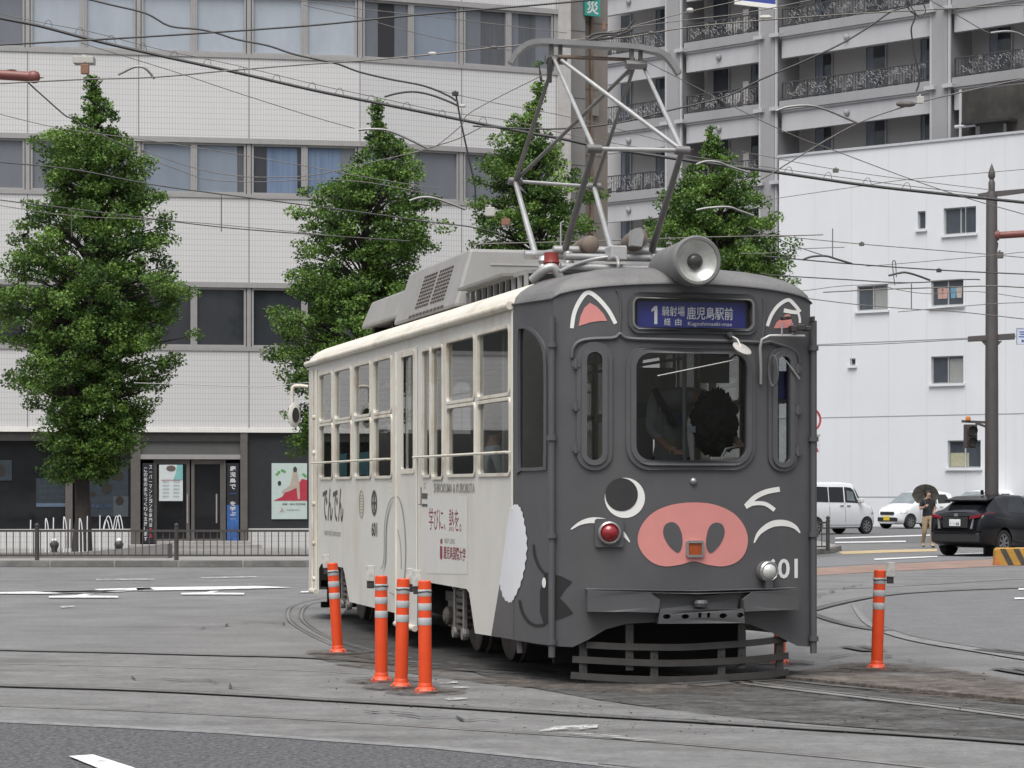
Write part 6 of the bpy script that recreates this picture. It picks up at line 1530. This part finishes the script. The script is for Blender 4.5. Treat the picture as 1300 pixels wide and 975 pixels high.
clamp('pale clamp on the contact wire over the third office window', 549,68,30,11,4.5,m_porc)
clamp('dark clamp on the contact wire near the pantograph horn', 627,60,30,10,4,m_wiret)
clamp('pale clamp on the long dark arm of the second tree', 587,134.5,40,9,4,m_porc)
clamp('white box insulator left of the pantograph knee', 622,269,36,12,11,m_porc,1)
clamp('brown box insulator left of the pantograph knee', 642,282,36,11,8,m_brownbox,1)
clamp('dark elongated clamp under the balconies on the span wire', 1150,132,41,24,8,m_wiret)
clamp('pale insulator beside the elongated clamp under the balconies', 1168,127,41,9,9,m_porc,1)
clamp('small clamp on the thin wire left of the white wall window', 1061,216.5,46,7,5,m_wiret,1)
clamp('round grey clamp right of the brown pole', 1269,324,40,9,8,m_wiret,1)
clamp('dark clamp on the dark wire above the laundry window', 1192,343.5,38,6,4.5,m_wire,1)
clamp('small clamp on the highest white wall wire', 1094,310,38,6,4.5,m_wiret,1)
clamp('white insulator pair under the blue road sign', 972,22,31,16,6,m_porc)
clamp('white insulator at the top left of the balconies', 876,13,31,9,6,m_porc)
clamp('dark clamp on the wire at the balcony pillar', 827,41.5,30,8,4,m_wiret)
clamp('rusty upright clamp above the pantograph shoe', 767,33,30.5,4,10,m_brownbox,1)
# the crossing frog just above the pantograph shoe
pf = P(765,45,29.5); cf = empty('wire_crossing', pf, 0, 'dark metal crossing frame of contact wires above the pantograph head', 'wire crossing')
s = 29.5/F
for pts in ([(-20,5),(-12,-1),(0,-3),(14,-3),(26,-6),(38,-8)], [(-20,6),(-5,4),(10,3),(30,-4),(38,-8)], [(22,-2),(32,-9),(40,-20)], [(-14,6),(2,0),(20,-1)]):
    MB().tube(catmull([Vector((x*s,0,-y*s)) for x,y in pts],4), .014, 6).build('frame_bar', m_wire, cf, smooth=50)
# ================================================================== cars
m_cwhite = M('car_white', (.68,.69,.70), .25, var=.02, coat=.6); m_cblack = M('car_black', (.005,.005,.007), .16, var=.1, spec=.35, coat=.25); m_cgrey = M('car_dark_grey', (.05,.055,.06), .25, var=.05, coat=.7)
m_cglass = M('car_glass', (.010,.011,.013), .03, spec=.8, var=.2); m_cglassl = M('car_glass_clear', (.16,.19,.20), .08, spec=.7, var=.25, scale=2)
m_tyre = M('tyre', (.016,.016,.016), .85, var=.2); m_rim = M('alloy', (.30,.30,.31), .35, .6, var=.1); m_trim = M('car_trim_black', (.02,.02,.021), .55, var=.1)
m_hl = M('car_headlamp', (.55,.56,.57), .15, .2, var=.25, scale=30); m_tl = M('car_tail_lamp', (.17,.010,.02), .15, var=.2, scale=9)
m_pw = M('number_plate_white', (.62,.63,.64), .5); m_py = M('number_plate_yellow', (.60,.46,.03), .5); m_pink_ = M('plate_ink', (.05,.10,.10), .6)
def itp(tab, x):
    if x <= tab[0][0]: return tab[0][1]
    for (a,u),(b,v) in zip(tab, tab[1:]):
        if a <= x <= b: return u+(v-u)*(x-a)/(b-a)
    return tab[-1][1]
class Car:
    """x forward, y left, z up; tab_top: roof/hood line, tab_belt: window sill line, tab_w: half width, tab_wt: roof half width"""
    def __init__(s, L, top, belt, w, wt, bot, paint, wheel_x, wr, track, label, group=None, rim=None):
        s.L, s.top, s.belt, s.w, s.wt, s.bot = L, top, belt, w, wt, bot
        s.root = empty('parked_car', (0,0,0), 0, label, 'car', group); s.paint = paint
        xs = sorted(set([L*i/34 for i in range(35)]+[p[0] for p in top]))
        mb = MB(); K = None; vs = []; fs = []
        for x in xs:
            sec = s.sec(x); K = len(sec); vs += [(x, y, z) for y,z in sec]
        for i in range(len(xs)-1):
            for k in range(K-1): fs.append((i*K+k, i*K+k+1, (i+1)*K+k+1, (i+1)*K+k))
            fs.append((i*K+K-1, i*K, (i+1)*K, (i+1)*K+K-1))
        fs.append(tuple(range(K))); fs.append(tuple((len(xs)-1)*K+k for k in reversed(range(K))))
        body = mb.add(vs, fs).build('body', paint, s.root, smooth=50)
        # wheel arches cut out of the body
        cut = MB()
        for wx in wheel_x:
            for sd in (-1,1): cut.lathe([(wr*1.16,0),(wr*1.16,.34)], (wx, sd*(track-.26), wr*1.02), (0,sd,0), 28)
        c_ = cut.build('arch_cutter', m_trim)
        m = body.modifiers.new('arch','BOOLEAN'); m.operation = 'DIFFERENCE'; m.object = c_; m.solver = 'EXACT'
        dg = bpy.context.evaluated_depsgraph_get(); me = bpy.data.meshes.new_from_object(body.evaluated_get(dg)); body.modifiers.clear(); body.data = me
        if me.materials: me.materials[0] = paint
        bpy.data.objects.remove(c_)
        for wx in wheel_x:
            for sd in (-1,1):
                MB().lathe([(wr*.6,.0),(wr*.97,.01),(wr,.05),(wr,.16),(wr*.96,.20),(wr*.70,.205),(wr*.66,.17)], (wx, sd*(track-.20), wr), (0,sd,0), 28).build('wheel', m_tyre, s.root, smooth=40)
                wo = [o for o in s.root.children if o.name.startswith('wheel')][-1]
                rb = MB().lathe([(wr*.66,.12),(wr*.68,.19),(wr*.60,.19),(wr*.58,.13)], (wx, sd*(track-.20), wr), (0,sd,0), 24)
                for k in range(7):
                    a = 2*math.pi*k/7; c = Vector((wx, sd*(track-.025), wr)); rb.bar(c+Vector((math.cos(a)*.03,0,math.sin(a)*.03)), c+Vector((math.cos(a)*wr*.62,0,math.sin(a)*wr*.62)), .045, .03, up=(0,1,0))
                rb.lathe([(.05,.16),(.05,.19)], (wx, sd*(track-.20), wr), (0,sd,0), 12)
                rb.build('rim', rim or m_rim, wo); MB().lathe([(wr*.64,.09),(wr*.64,.10)], (wx, sd*(track-.20), wr), (0,sd,0), 20).build('brake_disc', m_trim, wo)
    def sec(s, x):
        zb, zt, zm = itp(s.bot,x), itp(s.top,x), itp(s.belt,x); w, wt = itp(s.w,x), itp(s.wt,x)
        zm = min(zm, zt-.04); zs = max(zm, zt-.07) if zt-zm > .12 else zm+(zt-zm)*.5
        wr_ = wt if zt-zm > .12 else w*.93
        h = [(w*.80,zb),(w*.96,zb+.05),(w,zb+.2),(w*1.0,zb+(zm-zb)*.55),(w*.985,zm-.06),(w*.955,zm),(wr_,zs),(wr_*.90,zt-.012),(wr_*.55,zt+.004)]
        return [(0,zb)]+h+[(0,zt+.010)]+[(-y,z) for y,z in reversed(h)]
    def ys(s, x, z):       # half width of the shell at (x,z)
        h = s.sec(x)[1:10]
        for (a,u),(b,v) in zip(h, h[1:]):
            if u <= z <= v and v > u: return a+(b-a)*(z-u)/(v-u)
        return h[0][0] if z < h[0][1] else h[-1][0]
    def side(s, name, poly, mat, off=.006, sides=(-1,1), parent=None, thick=.012):
        for sd in sides:
            MB().prism(dens(poly,.12), lambda x,z,d: Vector((x, sd*(s.ys(x,z)+d), z)), off-thick, off).build(name, mat, parent or s.root, smooth=50)
    def over(s, name, x0, x1, f0, f1, mat, off=.008, n=8):   # glass over a sloping part of the roof line between two stations
        mb = MB(); vs = []; fs = []; m = 8
        for i in range(n+1):
            x = x0+(x1-x0)*i/n; f = f0+(f1-f0)*i/n; zt = itp(s.top,x); wt = itp(s.wt,x)
            zz_ = [zt+.012+off]*(m+1)
            for k in range(m+1):
                v = -1+2*k/m; vs.append((x, v*wt*f, zt-.016*abs(v)**2+.012+off))
        for i in range(n):
            for k in range(m): a = i*(m+1)+k; fs.append((a,a+1,a+m+2,a+m+1))
        return mb.add(vs,fs).build(name, mat, s.root, smooth=60)
    def endbox(s, name, y0, y1, z0, z1, x, mat, th=.02, bevel=.008, parent=None):
        return MB().box(x-th,x+th,y0,y1,z0,z1).build(name, mat, parent or s.root, bevel=bevel)
    def place(s, px, py, heading, anchor, scale):
        """put the car so that its local point `anchor` stands at the ground point under the picture position"""
        g = G(px,py); s.root.rotation_euler = (0,0,heading); s.root.scale = (scale,)*3
        m = Matrix.Rotation(heading,3,'Z') @ (Vector((*anchor,0))*scale); s.root.location = (g.x-m.x, g.y-m.y, 0)
def mirrors(c, x, z, mat, w=.1):
    for sd in (-1,1):
        y = c.ys(x,z); MB().box(x-.06,x+.06,min(sd*(y-.01),sd*(y+.2)),max(sd*(y-.01),sd*(y+.2)),z,z+.15).build('door_mirror', mat, c.root, bevel=.03)

# ---- tall white minivan, side on
c = Car(3.4, [(0,.9),(.03,1.55),(.12,1.72),(.5,1.78),(1.9,1.79),(2.35,1.74),(2.78,1.10),(2.95,1.04),(3.3,.94),(3.37,.86),(3.4,.6)],
        [(0,1.05),(2.8,1.04),(3.4,.8)], [(0,.66),(.08,.72),(.5,.74),(2.9,.74),(3.25,.70),(3.4,.60)], [(0,.62),(.3,.64),(2.3,.62),(2.8,.66),(3.4,.6)],
        [(0,.30),(.2,.20),(3.2,.20),(3.4,.26)], m_cwhite, (.50,2.93), .285, .735, 'tall white boxy minivan with dark windows parked just right of the tram', 'cars parked by the white building')
c.side('side_window', [(.30,1.12),(1.10,1.10),(1.10,1.62),(.36,1.64)], m_cglass); c.side('side_window', [(1.14,1.10),(1.84,1.09),(1.84,1.62),(1.14,1.62)], m_cglass)
c.side('side_window', [(1.90,1.09),(2.55,1.07),(2.34,1.52),(2.2,1.60),(1.90,1.62)], m_cglass); c.side('inner_seat_view', [(2.0,1.16),(2.36,1.14),(2.30,1.46),(2.0,1.50)], m_cglassl, .008)
c.side('pillar_trim', [(2.60,1.07),(2.72,1.06),(2.42,1.58),(2.36,1.60)], m_trim, .007)
c.over('windscreen', 2.40, 2.77, .80, .92, m_cglass)
for x0 in (1.12,1.87): c.side('door_gap', [(x0,.42),(x0+.012,.42),(x0+.012,1.08),(x0,1.08)], m_trim, .003)
c.side('door_handle', [(1.62,.96),(1.80,.96),(1.80,1.00),(1.62,1.00)], m_rim, .02); c.side('door_handle', [(1.95,.96),(2.13,.96),(2.13,1.00),(1.95,1.00)], m_rim, .02)
c.side('headlight', [(3.16,.70),(3.31,.68),(3.31,.90),(3.2,.92)], m_trim, .012); c.side('headlight', [(3.22,.74),(3.28,.73),(3.28,.86),(3.23,.86)], m_hl, .018)
c.side('sill_line', [(.8,.30),(2.6,.30),(2.6,.34),(.8,.34)], M('sill_grey', (.45,.46,.47), .5), .004)
mirrors(c, 2.56, 1.08, m_cwhite); c.endbox('grille', -.5,.5,.52,.72,3.40,m_trim); c.endbox('number_plate', -.17,.17,.36,.52,3.42,m_py)
c.place(1100,678,R(38),(2.93,-.70),1.0)

# ---- white hatchback, nose toward the camera
def hatch(paint, label, plate):
    c = Car(3.4, [(0,.85),(.04,1.15),(.35,1.42),(.9,1.49),(1.5,1.50),(1.95,1.44),(2.62,1.00),(2.75,.96),(3.15,.86),(3.33,.74),(3.4,.5)],
        [(0,.98),(.6,.97),(2.6,.90),(3.4,.62)], [(0,.60),(.1,.69),(.5,.735),(2.8,.735),(3.15,.68),(3.33,.55),(3.4,.46)], [(0,.5),(.4,.60),(1.9,.60),(2.6,.68),(3.4,.5)],
        [(0,.32),(.2,.20),(3.15,.18),(3.4,.22)], paint, (.55,2.80), .285, .73, label, 'cars parked by the white building')
    c.side('side_window', [(.45,1.02),(1.20,1.00),(1.20,1.36),(.70,1.36)], m_cglass); c.side('side_window', [(1.28,1.00),(2.30,.95),(1.98,1.25),(1.75,1.37),(1.28,1.38)], m_cglassl)
    c.over('windscreen', 1.97, 2.62, .86, .96, m_cglassl)
    for x0 in (1.24,2.28): c.side('door_gap', [(x0,.36),(x0+.012,.36),(x0+.012,.93),(x0,.93)], m_trim, .003)
    c.side('door_handle', [(.98,.84),(1.14,.84),(1.14,.875),(.98,.875)], m_rim, .02); c.side('door_handle', [(1.34,.82),(1.5,.82),(1.5,.855),(1.34,.855)], m_rim, .02)
    c.side('headlight', [(2.98,.64),(3.24,.60),(3.26,.70),(3.05,.78),(2.93,.76)], m_hl, .016)
    c.endbox('grille', -.36,.36,.56,.66,3.385,m_trim,.03); c.endbox('grille_bar', -.37,.37,.66,.685,3.40,m_rim,.02)
    c.endbox('lower_grille', -.46,.46,.30,.46,3.405,m_trim,.02)
    for sd in (-1,1): c.endbox('fog_recess', min(sd*.30,sd*.52), max(sd*.30,sd*.52), .30,.44,3.36,m_trim,.04)
    pl = c.endbox('number_plate', -.165,.165,.335,.50,3.43,plate,.008)
    mb = MB(); add_text(mb, '12-34' if False else '・・58', -.13,.35,.13,.43, lambda a,b: Vector((3.44,a,b)), .02)
    mirrors(c, 2.28, .95, paint); return c
c = hatch(m_cwhite, 'white hatchback with a yellow number plate behind the person with umbrella', m_py)
HD = R(180+38)
c.place(1154.5,671.5,HD,(2.80,.64),.98)
c2 = hatch(m_cwhite, 'white car with only its windscreen and roof showing above the black car', m_pw)
c2.place(1236,671,HD,(2.80,.64),1.0)
c3 = hatch(m_cgrey, 'dark grey car at the right picture edge behind the black car', m_pw)
c3.place(1318,672,HD,(2.80,.64),1.03)

# ---- black crossover seen from behind
c = Car(4.3, [(0,.62),(.03,.98),(.10,1.06),(.55,1.30),(.80,1.46),(1.4,1.54),(2.1,1.53),(2.6,1.42),(3.25,1.02),(3.5,.98),(4.0,.86),(4.25,.70),(4.3,.5)],
    [(0,1.0),(.6,1.13),(1.2,1.05),(3.2,.96),(4.3,.62)], [(0,.70),(.06,.79),(.35,.87),(.9,.885),(1.5,.84),(2.6,.84),(3.4,.885),(3.95,.82),(4.3,.55)], [(0,.60),(.4,.58),(.9,.60),(2.4,.61),(3.2,.70),(4.3,.5)],
    [(0,.42),(.15,.30),(.5,.22),(4.0,.20),(4.3,.3)], m_cblack, (.86,3.50), .335, .87, 'black crossover car seen from behind at the right edge', 'cars parked by the white building')
c.side('side_window', [(1.22,1.10),(2.02,1.06),(2.02,1.42),(1.55,1.44),(1.3,1.30)], m_cglass); c.side('side_window', [(2.08,1.06),(3.0,1.00),(2.6,1.28),(2.3,1.40),(2.08,1.42)], m_cglass)
c.over('windscreen', 2.62, 3.22, .86, .95, m_cglass); c.over('rear_window', .14, .60, .80, .84, m_cglass, .012)
sp_ = MB().hexa([(.42,-.60,1.36),(.42,.60,1.36),(.90,.58,1.45),(.90,-.58,1.45),(.40,-.60,1.41),(.40,.60,1.41),(.90,.57,1.51),(.90,-.57,1.51)]).build('roof_spoiler', m_cblack, c.root, bevel=.02)
for sd in (-1,1):
    q = lambda x,y,z: (x, sd*y, z)
    MB().hexa([q(-.02,.40,.93),q(-.01,.70,.98),q(.42,.85,1.06),q(.40,.78,1.03),q(-.02,.42,1.0),q(-.0,.71,1.06),q(.45,.86,1.11),q(.42,.80,1.10)]).build('tail_light', m_tl, c.root, bevel=.01)
    MB().box(.02,.10,min(sd*.60,sd*.66),max(sd*.60,sd*.66),.52,.66).build('rear_reflector', m_tl, c.root)
    MB().hexa([q(-.03,.44,.70),q(-.03,.50,.70),q(.0,.53,.95),q(.0,.50,.95),q(.0,.44,.70),q(.0,.5,.70),q(.03,.53,.95),q(.03,.5,.95)]).build('tailgate_edge', m_rim, c.root)
pl = c.endbox('number_plate', -.165,.165,.76,.93,-.035,m_pw,.008)
mb = MB(); add_text(mb, '・・68', .13,.78,-.13,.86, lambda a,b: Vector((-.047,a,b)), .02); mb.build('plate_digits', m_pink_, pl, fixn=False)
c.endbox('plate_recess', -.36,.36,.72,.98,-.005,m_trim,.02); c.endbox('rear_bumper', -.70,.70,.36,.60,.0,m_trim,.05,.03); c.endbox('bumper_lip', -.62,.62,.58,.63,-.03,m_cblack,.04,.015)
c.endbox('badge', -.05,.05,1.0,1.07,.02,m_rim,.02)
c.side('door_gap', [(2.04,.40),(2.055,.40),(2.055,1.02),(2.04,1.02)], m_trim, .003); c.side('sill_trim', [(1.25,.24),(3.1,.24),(3.1,.42),(1.3,.40)], m_trim, .012)
c.side('haunch_highlight', [(.45,.98),(1.25,.90),(1.25,.92),(.45,1.005)], M('crease_highlight', (.05,.05,.055), .3), .006)  # lighter strip that paints a highlight along the haunch
MB().box(1.15,1.25,-.02,.02,1.54,1.66).build('roof_fin', m_cblack, c.root, bevel=.01)
mirrors(c, 3.0, 1.0, m_cblack)
c.place(1272,706.5,R(47),(.86,-.80),.93)

# ================================================================== people
def person(name, label, joints, bones, radii, paint, cat='person'):
    """joints: name -> point; bones: pairs; one skinned body mesh. paint(face centre) -> material slot"""
    names = list(joints); ix = {n:i for i,n in enumerate(names)}
    me = bpy.data.meshes.new(name); me.from_pydata([joints[n] for n in names], [(ix[a],ix[b]) for a,b in bones], [])
    o = bpy.data.objects.new(name, me); COL.objects.link(o)
    m = o.modifiers.new('skin','SKIN'); m.use_smooth_shade = True
    for i, n in enumerate(names):
        r = radii[n]; me.skin_vertices[0].data[i].radius = r if isinstance(r, tuple) else (r,r)
        me.skin_vertices[0].data[i].use_root = (n == 'pelvis')
    s_ = o.modifiers.new('sub','SUBSURF'); s_.levels = 2; s_.render_levels = 2
    dg = bpy.context.evaluated_depsgraph_get(); nm = bpy.data.meshes.new_from_object(o.evaluated_get(dg)); o.modifiers.clear(); o.data = nm
    nm.materials.clear()
    for mt in paint[0]: nm.materials.append(mt)
    for p in nm.polygons: p.material_index = paint[1](p.center); p.use_smooth = True
    return tag(o, label, cat)
m_skin = M('skin', (.42,.26,.19), .55, var=.05); m_tee = M('black_tee', (.018,.018,.020), .85, var=.2); m_khaki = M('khaki_cloth', (.36,.27,.17), .85, var=.1, scale=9, stretch=(1,1,.3)); m_shoe = M('dark_shoe', (.02,.02,.02), .6)
m_hair = M('dark_hair', (.012,.011,.010), .65, var=.3, scale=20)
def hand(o, wrist, dirn, palm, name='hand'):
    pass
# pedestrian, 1.55 m here, walking toward the camera
J = {'pelvis':(0,0,.86),'spine':(0,.01,1.05),'chest':(0,.0,1.22),'neck':(0,-.01,1.36),'head0':(0,-.03,1.44),'head1':(0,-.03,1.54),
     'shL':(.155,.0,1.29),'elL':(.20,.03,1.06),'wrL':(.17,-.10,.88),'haL':(.165,-.14,.82),
     'shR':(-.155,.0,1.29),'elR':(-.21,.02,1.07),'wrR':(-.14,-.16,1.13),'haR':(-.12,-.19,1.17),
     'hipL':(.085,0,.82),'knL':(.09,-.10,.46),'anL':(.085,-.08,.09),'toL':(.09,-.22,.035),
     'hipR':(-.085,0,.82),'knR':(-.085,.02,.47),'anR':(-.08,.20,.13),'toR':(-.08,.10,.04)}
B = [('pelvis','spine'),('spine','chest'),('chest','neck'),('neck','head0'),('head0','head1'),('chest','shL'),('shL','elL'),('elL','wrL'),('wrL','haL'),('chest','shR'),('shR','elR'),('elR','wrR'),('wrR','haR'),
     ('pelvis','hipL'),('hipL','knL'),('knL','anL'),('anL','toL'),('pelvis','hipR'),('hipR','knR'),('knR','anR'),('anR','toR')]
Rr = {'pelvis':(.15,.11),'spine':(.135,.10),'chest':(.165,.11),'neck':.05,'head0':(.075,.09),'head1':(.075,.085),'shL':.062,'elL':.045,'wrL':.030,'haL':.034,'shR':.062,'elR':.045,'wrR':.030,'haR':.034,
      'hipL':.095,'knL':.068,'anL':.05,'toL':.035,'hipR':.095,'knR':.068,'anR':.05,'toR':.035}
def paint_ped(c):
    if c.z > 1.345: return 0
    if c.z < .07: return 3
    if c.z < .88 and abs(c.x) < .16 and not (c.x > .12 and c.y < -.07 and c.z > .7): return 2
    if abs(c.x) > .15 and c.z < 1.14: return 0
    if c.y < -.13 and c.z > 1.0: return 0
    return 1 if c.z > .85 else 2
ped = person('person', 'person in black top and beige trousers walking under a dark umbrella', J, B, Rr, ([m_skin, m_tee, m_khaki, m_shoe], paint_ped))
hs_ = MB().lathe([(.001,-.02),(.06,-.015),(.095,.02),(.105,.07),(.095,.12),(.06,.155),(.001,.165)], (0,.0,1.42), (0,.15,1), 16)
hs_.build('hair', m_hair, ped, smooth=60)
for sd in (-1,1): MB().lathe([(.001,0),(.010,.003),(.001,.008)], (sd*.03,-.115,1.50), (0,-1,0), 8).build('eye', m_ink, ped)
MB().lathe([(.012,0),(.014,.01),(.001,.03)], (0,-.112,1.46), (0,-1,0), 8).build('nose', m_skin, ped)
for hx, hy, hz, sx in ((.165,-.15,.80,1),(-.12,-.20,1.18,-1)):
    for k in range(4): MB().tube([(hx-.02+.013*k,hy,hz),(hx-.02+.013*k,hy-.03,hz-.03),(hx-.02+.013*k,hy-.02,hz-.055+.004*abs(k-1))], [.009,.008,.006], 6).build('finger', m_skin, ped, smooth=60)
    MB().tube([(hx-.03*sx,hy+.01,hz+.02),(hx-.045*sx,hy-.02,hz),(hx-.035*sx,hy-.035,hz-.02)], [.010,.009,.007], 6).build('thumb', m_skin, ped, smooth=60)
gp = G(1178,696); ped.location = gp; ped.rotation_euler = (0,0,R(12)); ped.scale = (.97,.97,.97)
um = empty('umbrella', (0,0,0), 0, 'dark olive umbrella held behind the head of the walking person', 'umbrella')
hand_w = gp+Vector((-.12*.97+.02,-.2*.97,1.18*.97)); top_w = gp+Vector((-.02,.27,1.50)); ax = (top_w-hand_w).normalized()
um.location = hand_w
MB().tube([ax*-.10, ax*((top_w-hand_w).length+.04)], .009, 8).build('shaft', m_trim, um); MB().tube([ax*-.16, ax*-.06], .016, 8).build('grip', m_trim, um)
cn = MB(); L_ = (top_w-hand_w).length; d = ax; a_ = d.orthogonal().normalized(); b_ = d.cross(a_); vs = []; fs = []; n = 32
rings = [(.005,0),(.11,-.015),(.22,-.05),(.305,-.10),(.355,-.155)]
for r_, h_ in rings:
    for k in range(n):
        t_ = 2*math.pi*k/n; sc_ = 1-.045*abs(math.sin(4*t_))*(r_/.385); dz_ = .02*abs(math.sin(4*t_))*(r_/.385)**2
        vs.append(d*(L_+h_+dz_)+(a_*math.cos(t_)+b_*math.sin(t_))*r_*sc_)
for i in range(len(rings)-1):
    for k in range(n): fs.append((i*n+k, i*n+(k+1)%n, (i+1)*n+(k+1)%n, (i+1)*n+k))
cn.add(vs,fs).build('canopy', M('umbrella_cloth', (.27,.265,.235), .8, var=.12), um, smooth=50)
rb = MB()
for k in range(8):
    t_ = 2*math.pi*k/8; rb.tube([d*(L_+h_-.006)+(a_*math.cos(t_)+b_*math.sin(t_))*r_ for r_,h_ in rings], .004, 4)
rb.build('rib', m_trim, um)
# driver bending over the desk inside the cab (tram axes, placed with the tram)
def tp(x,y,z): return Vector((x,y,z))
Jd = {'pelvis':(.30,1.35,1.72),'spine':(.28,1.22,2.02),'chest':(.26,1.00,2.22),'neck':(.38,.80,2.20),'head0':(.44,.72,2.14),'head1':(.48,.66,2.06),
      'shL':(.50,.96,2.22),'elL':(.62,.80,1.98),'wrL':(.66,.60,1.82),'haL':(.66,.53,1.80),'shR':(.04,.98,2.20),'elR':(-.03,.86,1.92),'wrR':(.08,.68,1.76),'haR':(.12,.60,1.74),
      'hipL':(.40,1.35,1.66),'knL':(.42,1.22,1.36),'anL':(.42,1.30,1.04),'toL':(.42,1.16,1.00),'hipR':(.20,1.35,1.66),'knR':(.18,1.22,1.36),'anR':(.18,1.30,1.04),'toR':(.18,1.16,1.00)}
for k_ in Jd:
    x_, y_, z_ = Jd[k_]; Jd[k_] = (x_, y_, z_+(.17 if z_ > 1.5 else .08 if z_ > 1.2 else 0))
Rd = dict(Rr); Rd['head0'] = (.085,.10); Rd['head1'] = (.085,.095); Rd['chest'] = (.17,.12)
m_shirt = M('grey_shirt', (.38,.38,.38), .85, var=.1); m_dktr = M('dark_trousers', (.02,.02,.025), .85)
def paint_drv(c):
    if c.z < 1.10: return 3
    if c.z < 1.87 and c.y > 1.0: return 2
    if (Vector((.44,.70,2.29))-c).length < .17: return 0
    if c.z < 2.03 and c.y < .8: return 0
    return 1
drv = person('person', 'driver with bushy black hair and grey shirt bending over inside the cab', Jd, B, Rd, ([m_skin, m_shirt, m_dktr, m_shoe], paint_drv))
hb_ = MB(); rnd = random.Random(4)
bm = bmesh.new(); bmesh.ops.create_icosphere(bm, subdivisions=5, radius=1)
from mathutils import noise as mnoise
vsx = []
for v in bm.verts:
    k = 1+.20*mnoise.noise(v.co*3.2)+.16*mnoise.noise(v.co*9)+.08*mnoise.noise(v.co*22)
    vsx.append((.49+v.co.x*.185*k, .70+v.co.y*.19*k, 2.15+v.co.z*.27*k))
bm.verts.index_update(); hb_.add(vsx, [tuple(v.index for v in f.verts) for f in bm.faces]); bm.free(); hb_.build('hair', m_hair, drv, smooth=80)
MB().tube([(.02,.90,2.44),(.10,.86,2.27),(.2,.84,2.12)], .03, 6).build('strap', m_trim, drv)
for hx, hy, hz in ((.66,.52,1.97),(.12,.59,1.91)):
    for k in range(4): MB().tube([(hx-.03+.02*k,hy,hz),(hx-.03+.02*k,hy-.04,hz-.01),(hx-.03+.02*k,hy-.06,hz-.035)], [.010,.009,.007], 6).build('finger', m_skin, drv, smooth=60)
    MB().tube([(hx-.05,hy+.02,hz),(hx-.065,hy-.02,hz-.01)], [.011,.009], 6).build('thumb', m_skin, drv, smooth=60)
drv.location = C0; drv.rotation_euler = (0,0,TH)
# seated passenger in a white shirt at the front side window
py_ = 2.72; X_ = -.98
Jp = {'pelvis':(X_,py_,1.50),'spine':(X_,py_,1.68),'chest':(X_,py_,1.86),'neck':(X_+.02,py_,2.02),'head0':(X_+.05,py_,2.10),'head1':(X_+.05,py_,2.20),
      'shL':(X_,py_+.17,1.92),'elL':(X_+.05,py_+.22,1.70),'wrL':(X_+.25,py_+.15,1.58),'haL':(X_+.32,py_+.13,1.56),'shR':(X_,py_-.17,1.92),'elR':(X_+.05,py_-.22,1.70),'wrR':(X_+.25,py_-.15,1.58),'haR':(X_+.32,py_-.13,1.56),
      'hipL':(X_+.05,py_+.09,1.50),'knL':(X_+.48,py_+.10,1.46),'anL':(X_+.50,py_+.10,1.06),'toL':(X_+.62,py_+.10,1.01),'hipR':(X_+.05,py_-.09,1.50),'knR':(X_+.48,py_-.10,1.46),'anR':(X_+.50,py_-.10,1.06),'toR':(X_+.62,py_-.10,1.01)}
Rp = dict(Rr); Rp['pelvis'] = (.13,.11)
def paint_pas(c):
    if c.z > 1.985 or (c.x > X_+.2 and c.z > 1.53 and c.z < 1.66 and abs(c.y-py_) > .1): return 0
    if c.z < 1.05: return 3
    return 1 if c.z > 1.56 else 2
pas = person('person', 'seated passenger in a white shirt behind the front side window', Jp, B, Rp, ([m_skin, M('white_shirt', (.62,.63,.66), .8, var=.05), m_dktr, m_shoe], paint_pas))
MB().lathe([(.001,-.02),(.06,-.015),(.095,.02),(.105,.07),(.095,.12),(.06,.155),(.001,.165)], (X_+.03,py_,2.10), (-.1,0,1), 16).build('hair', m_hair, pas, smooth=60)
pas.location = C0; pas.rotation_euler = (0,0,TH)
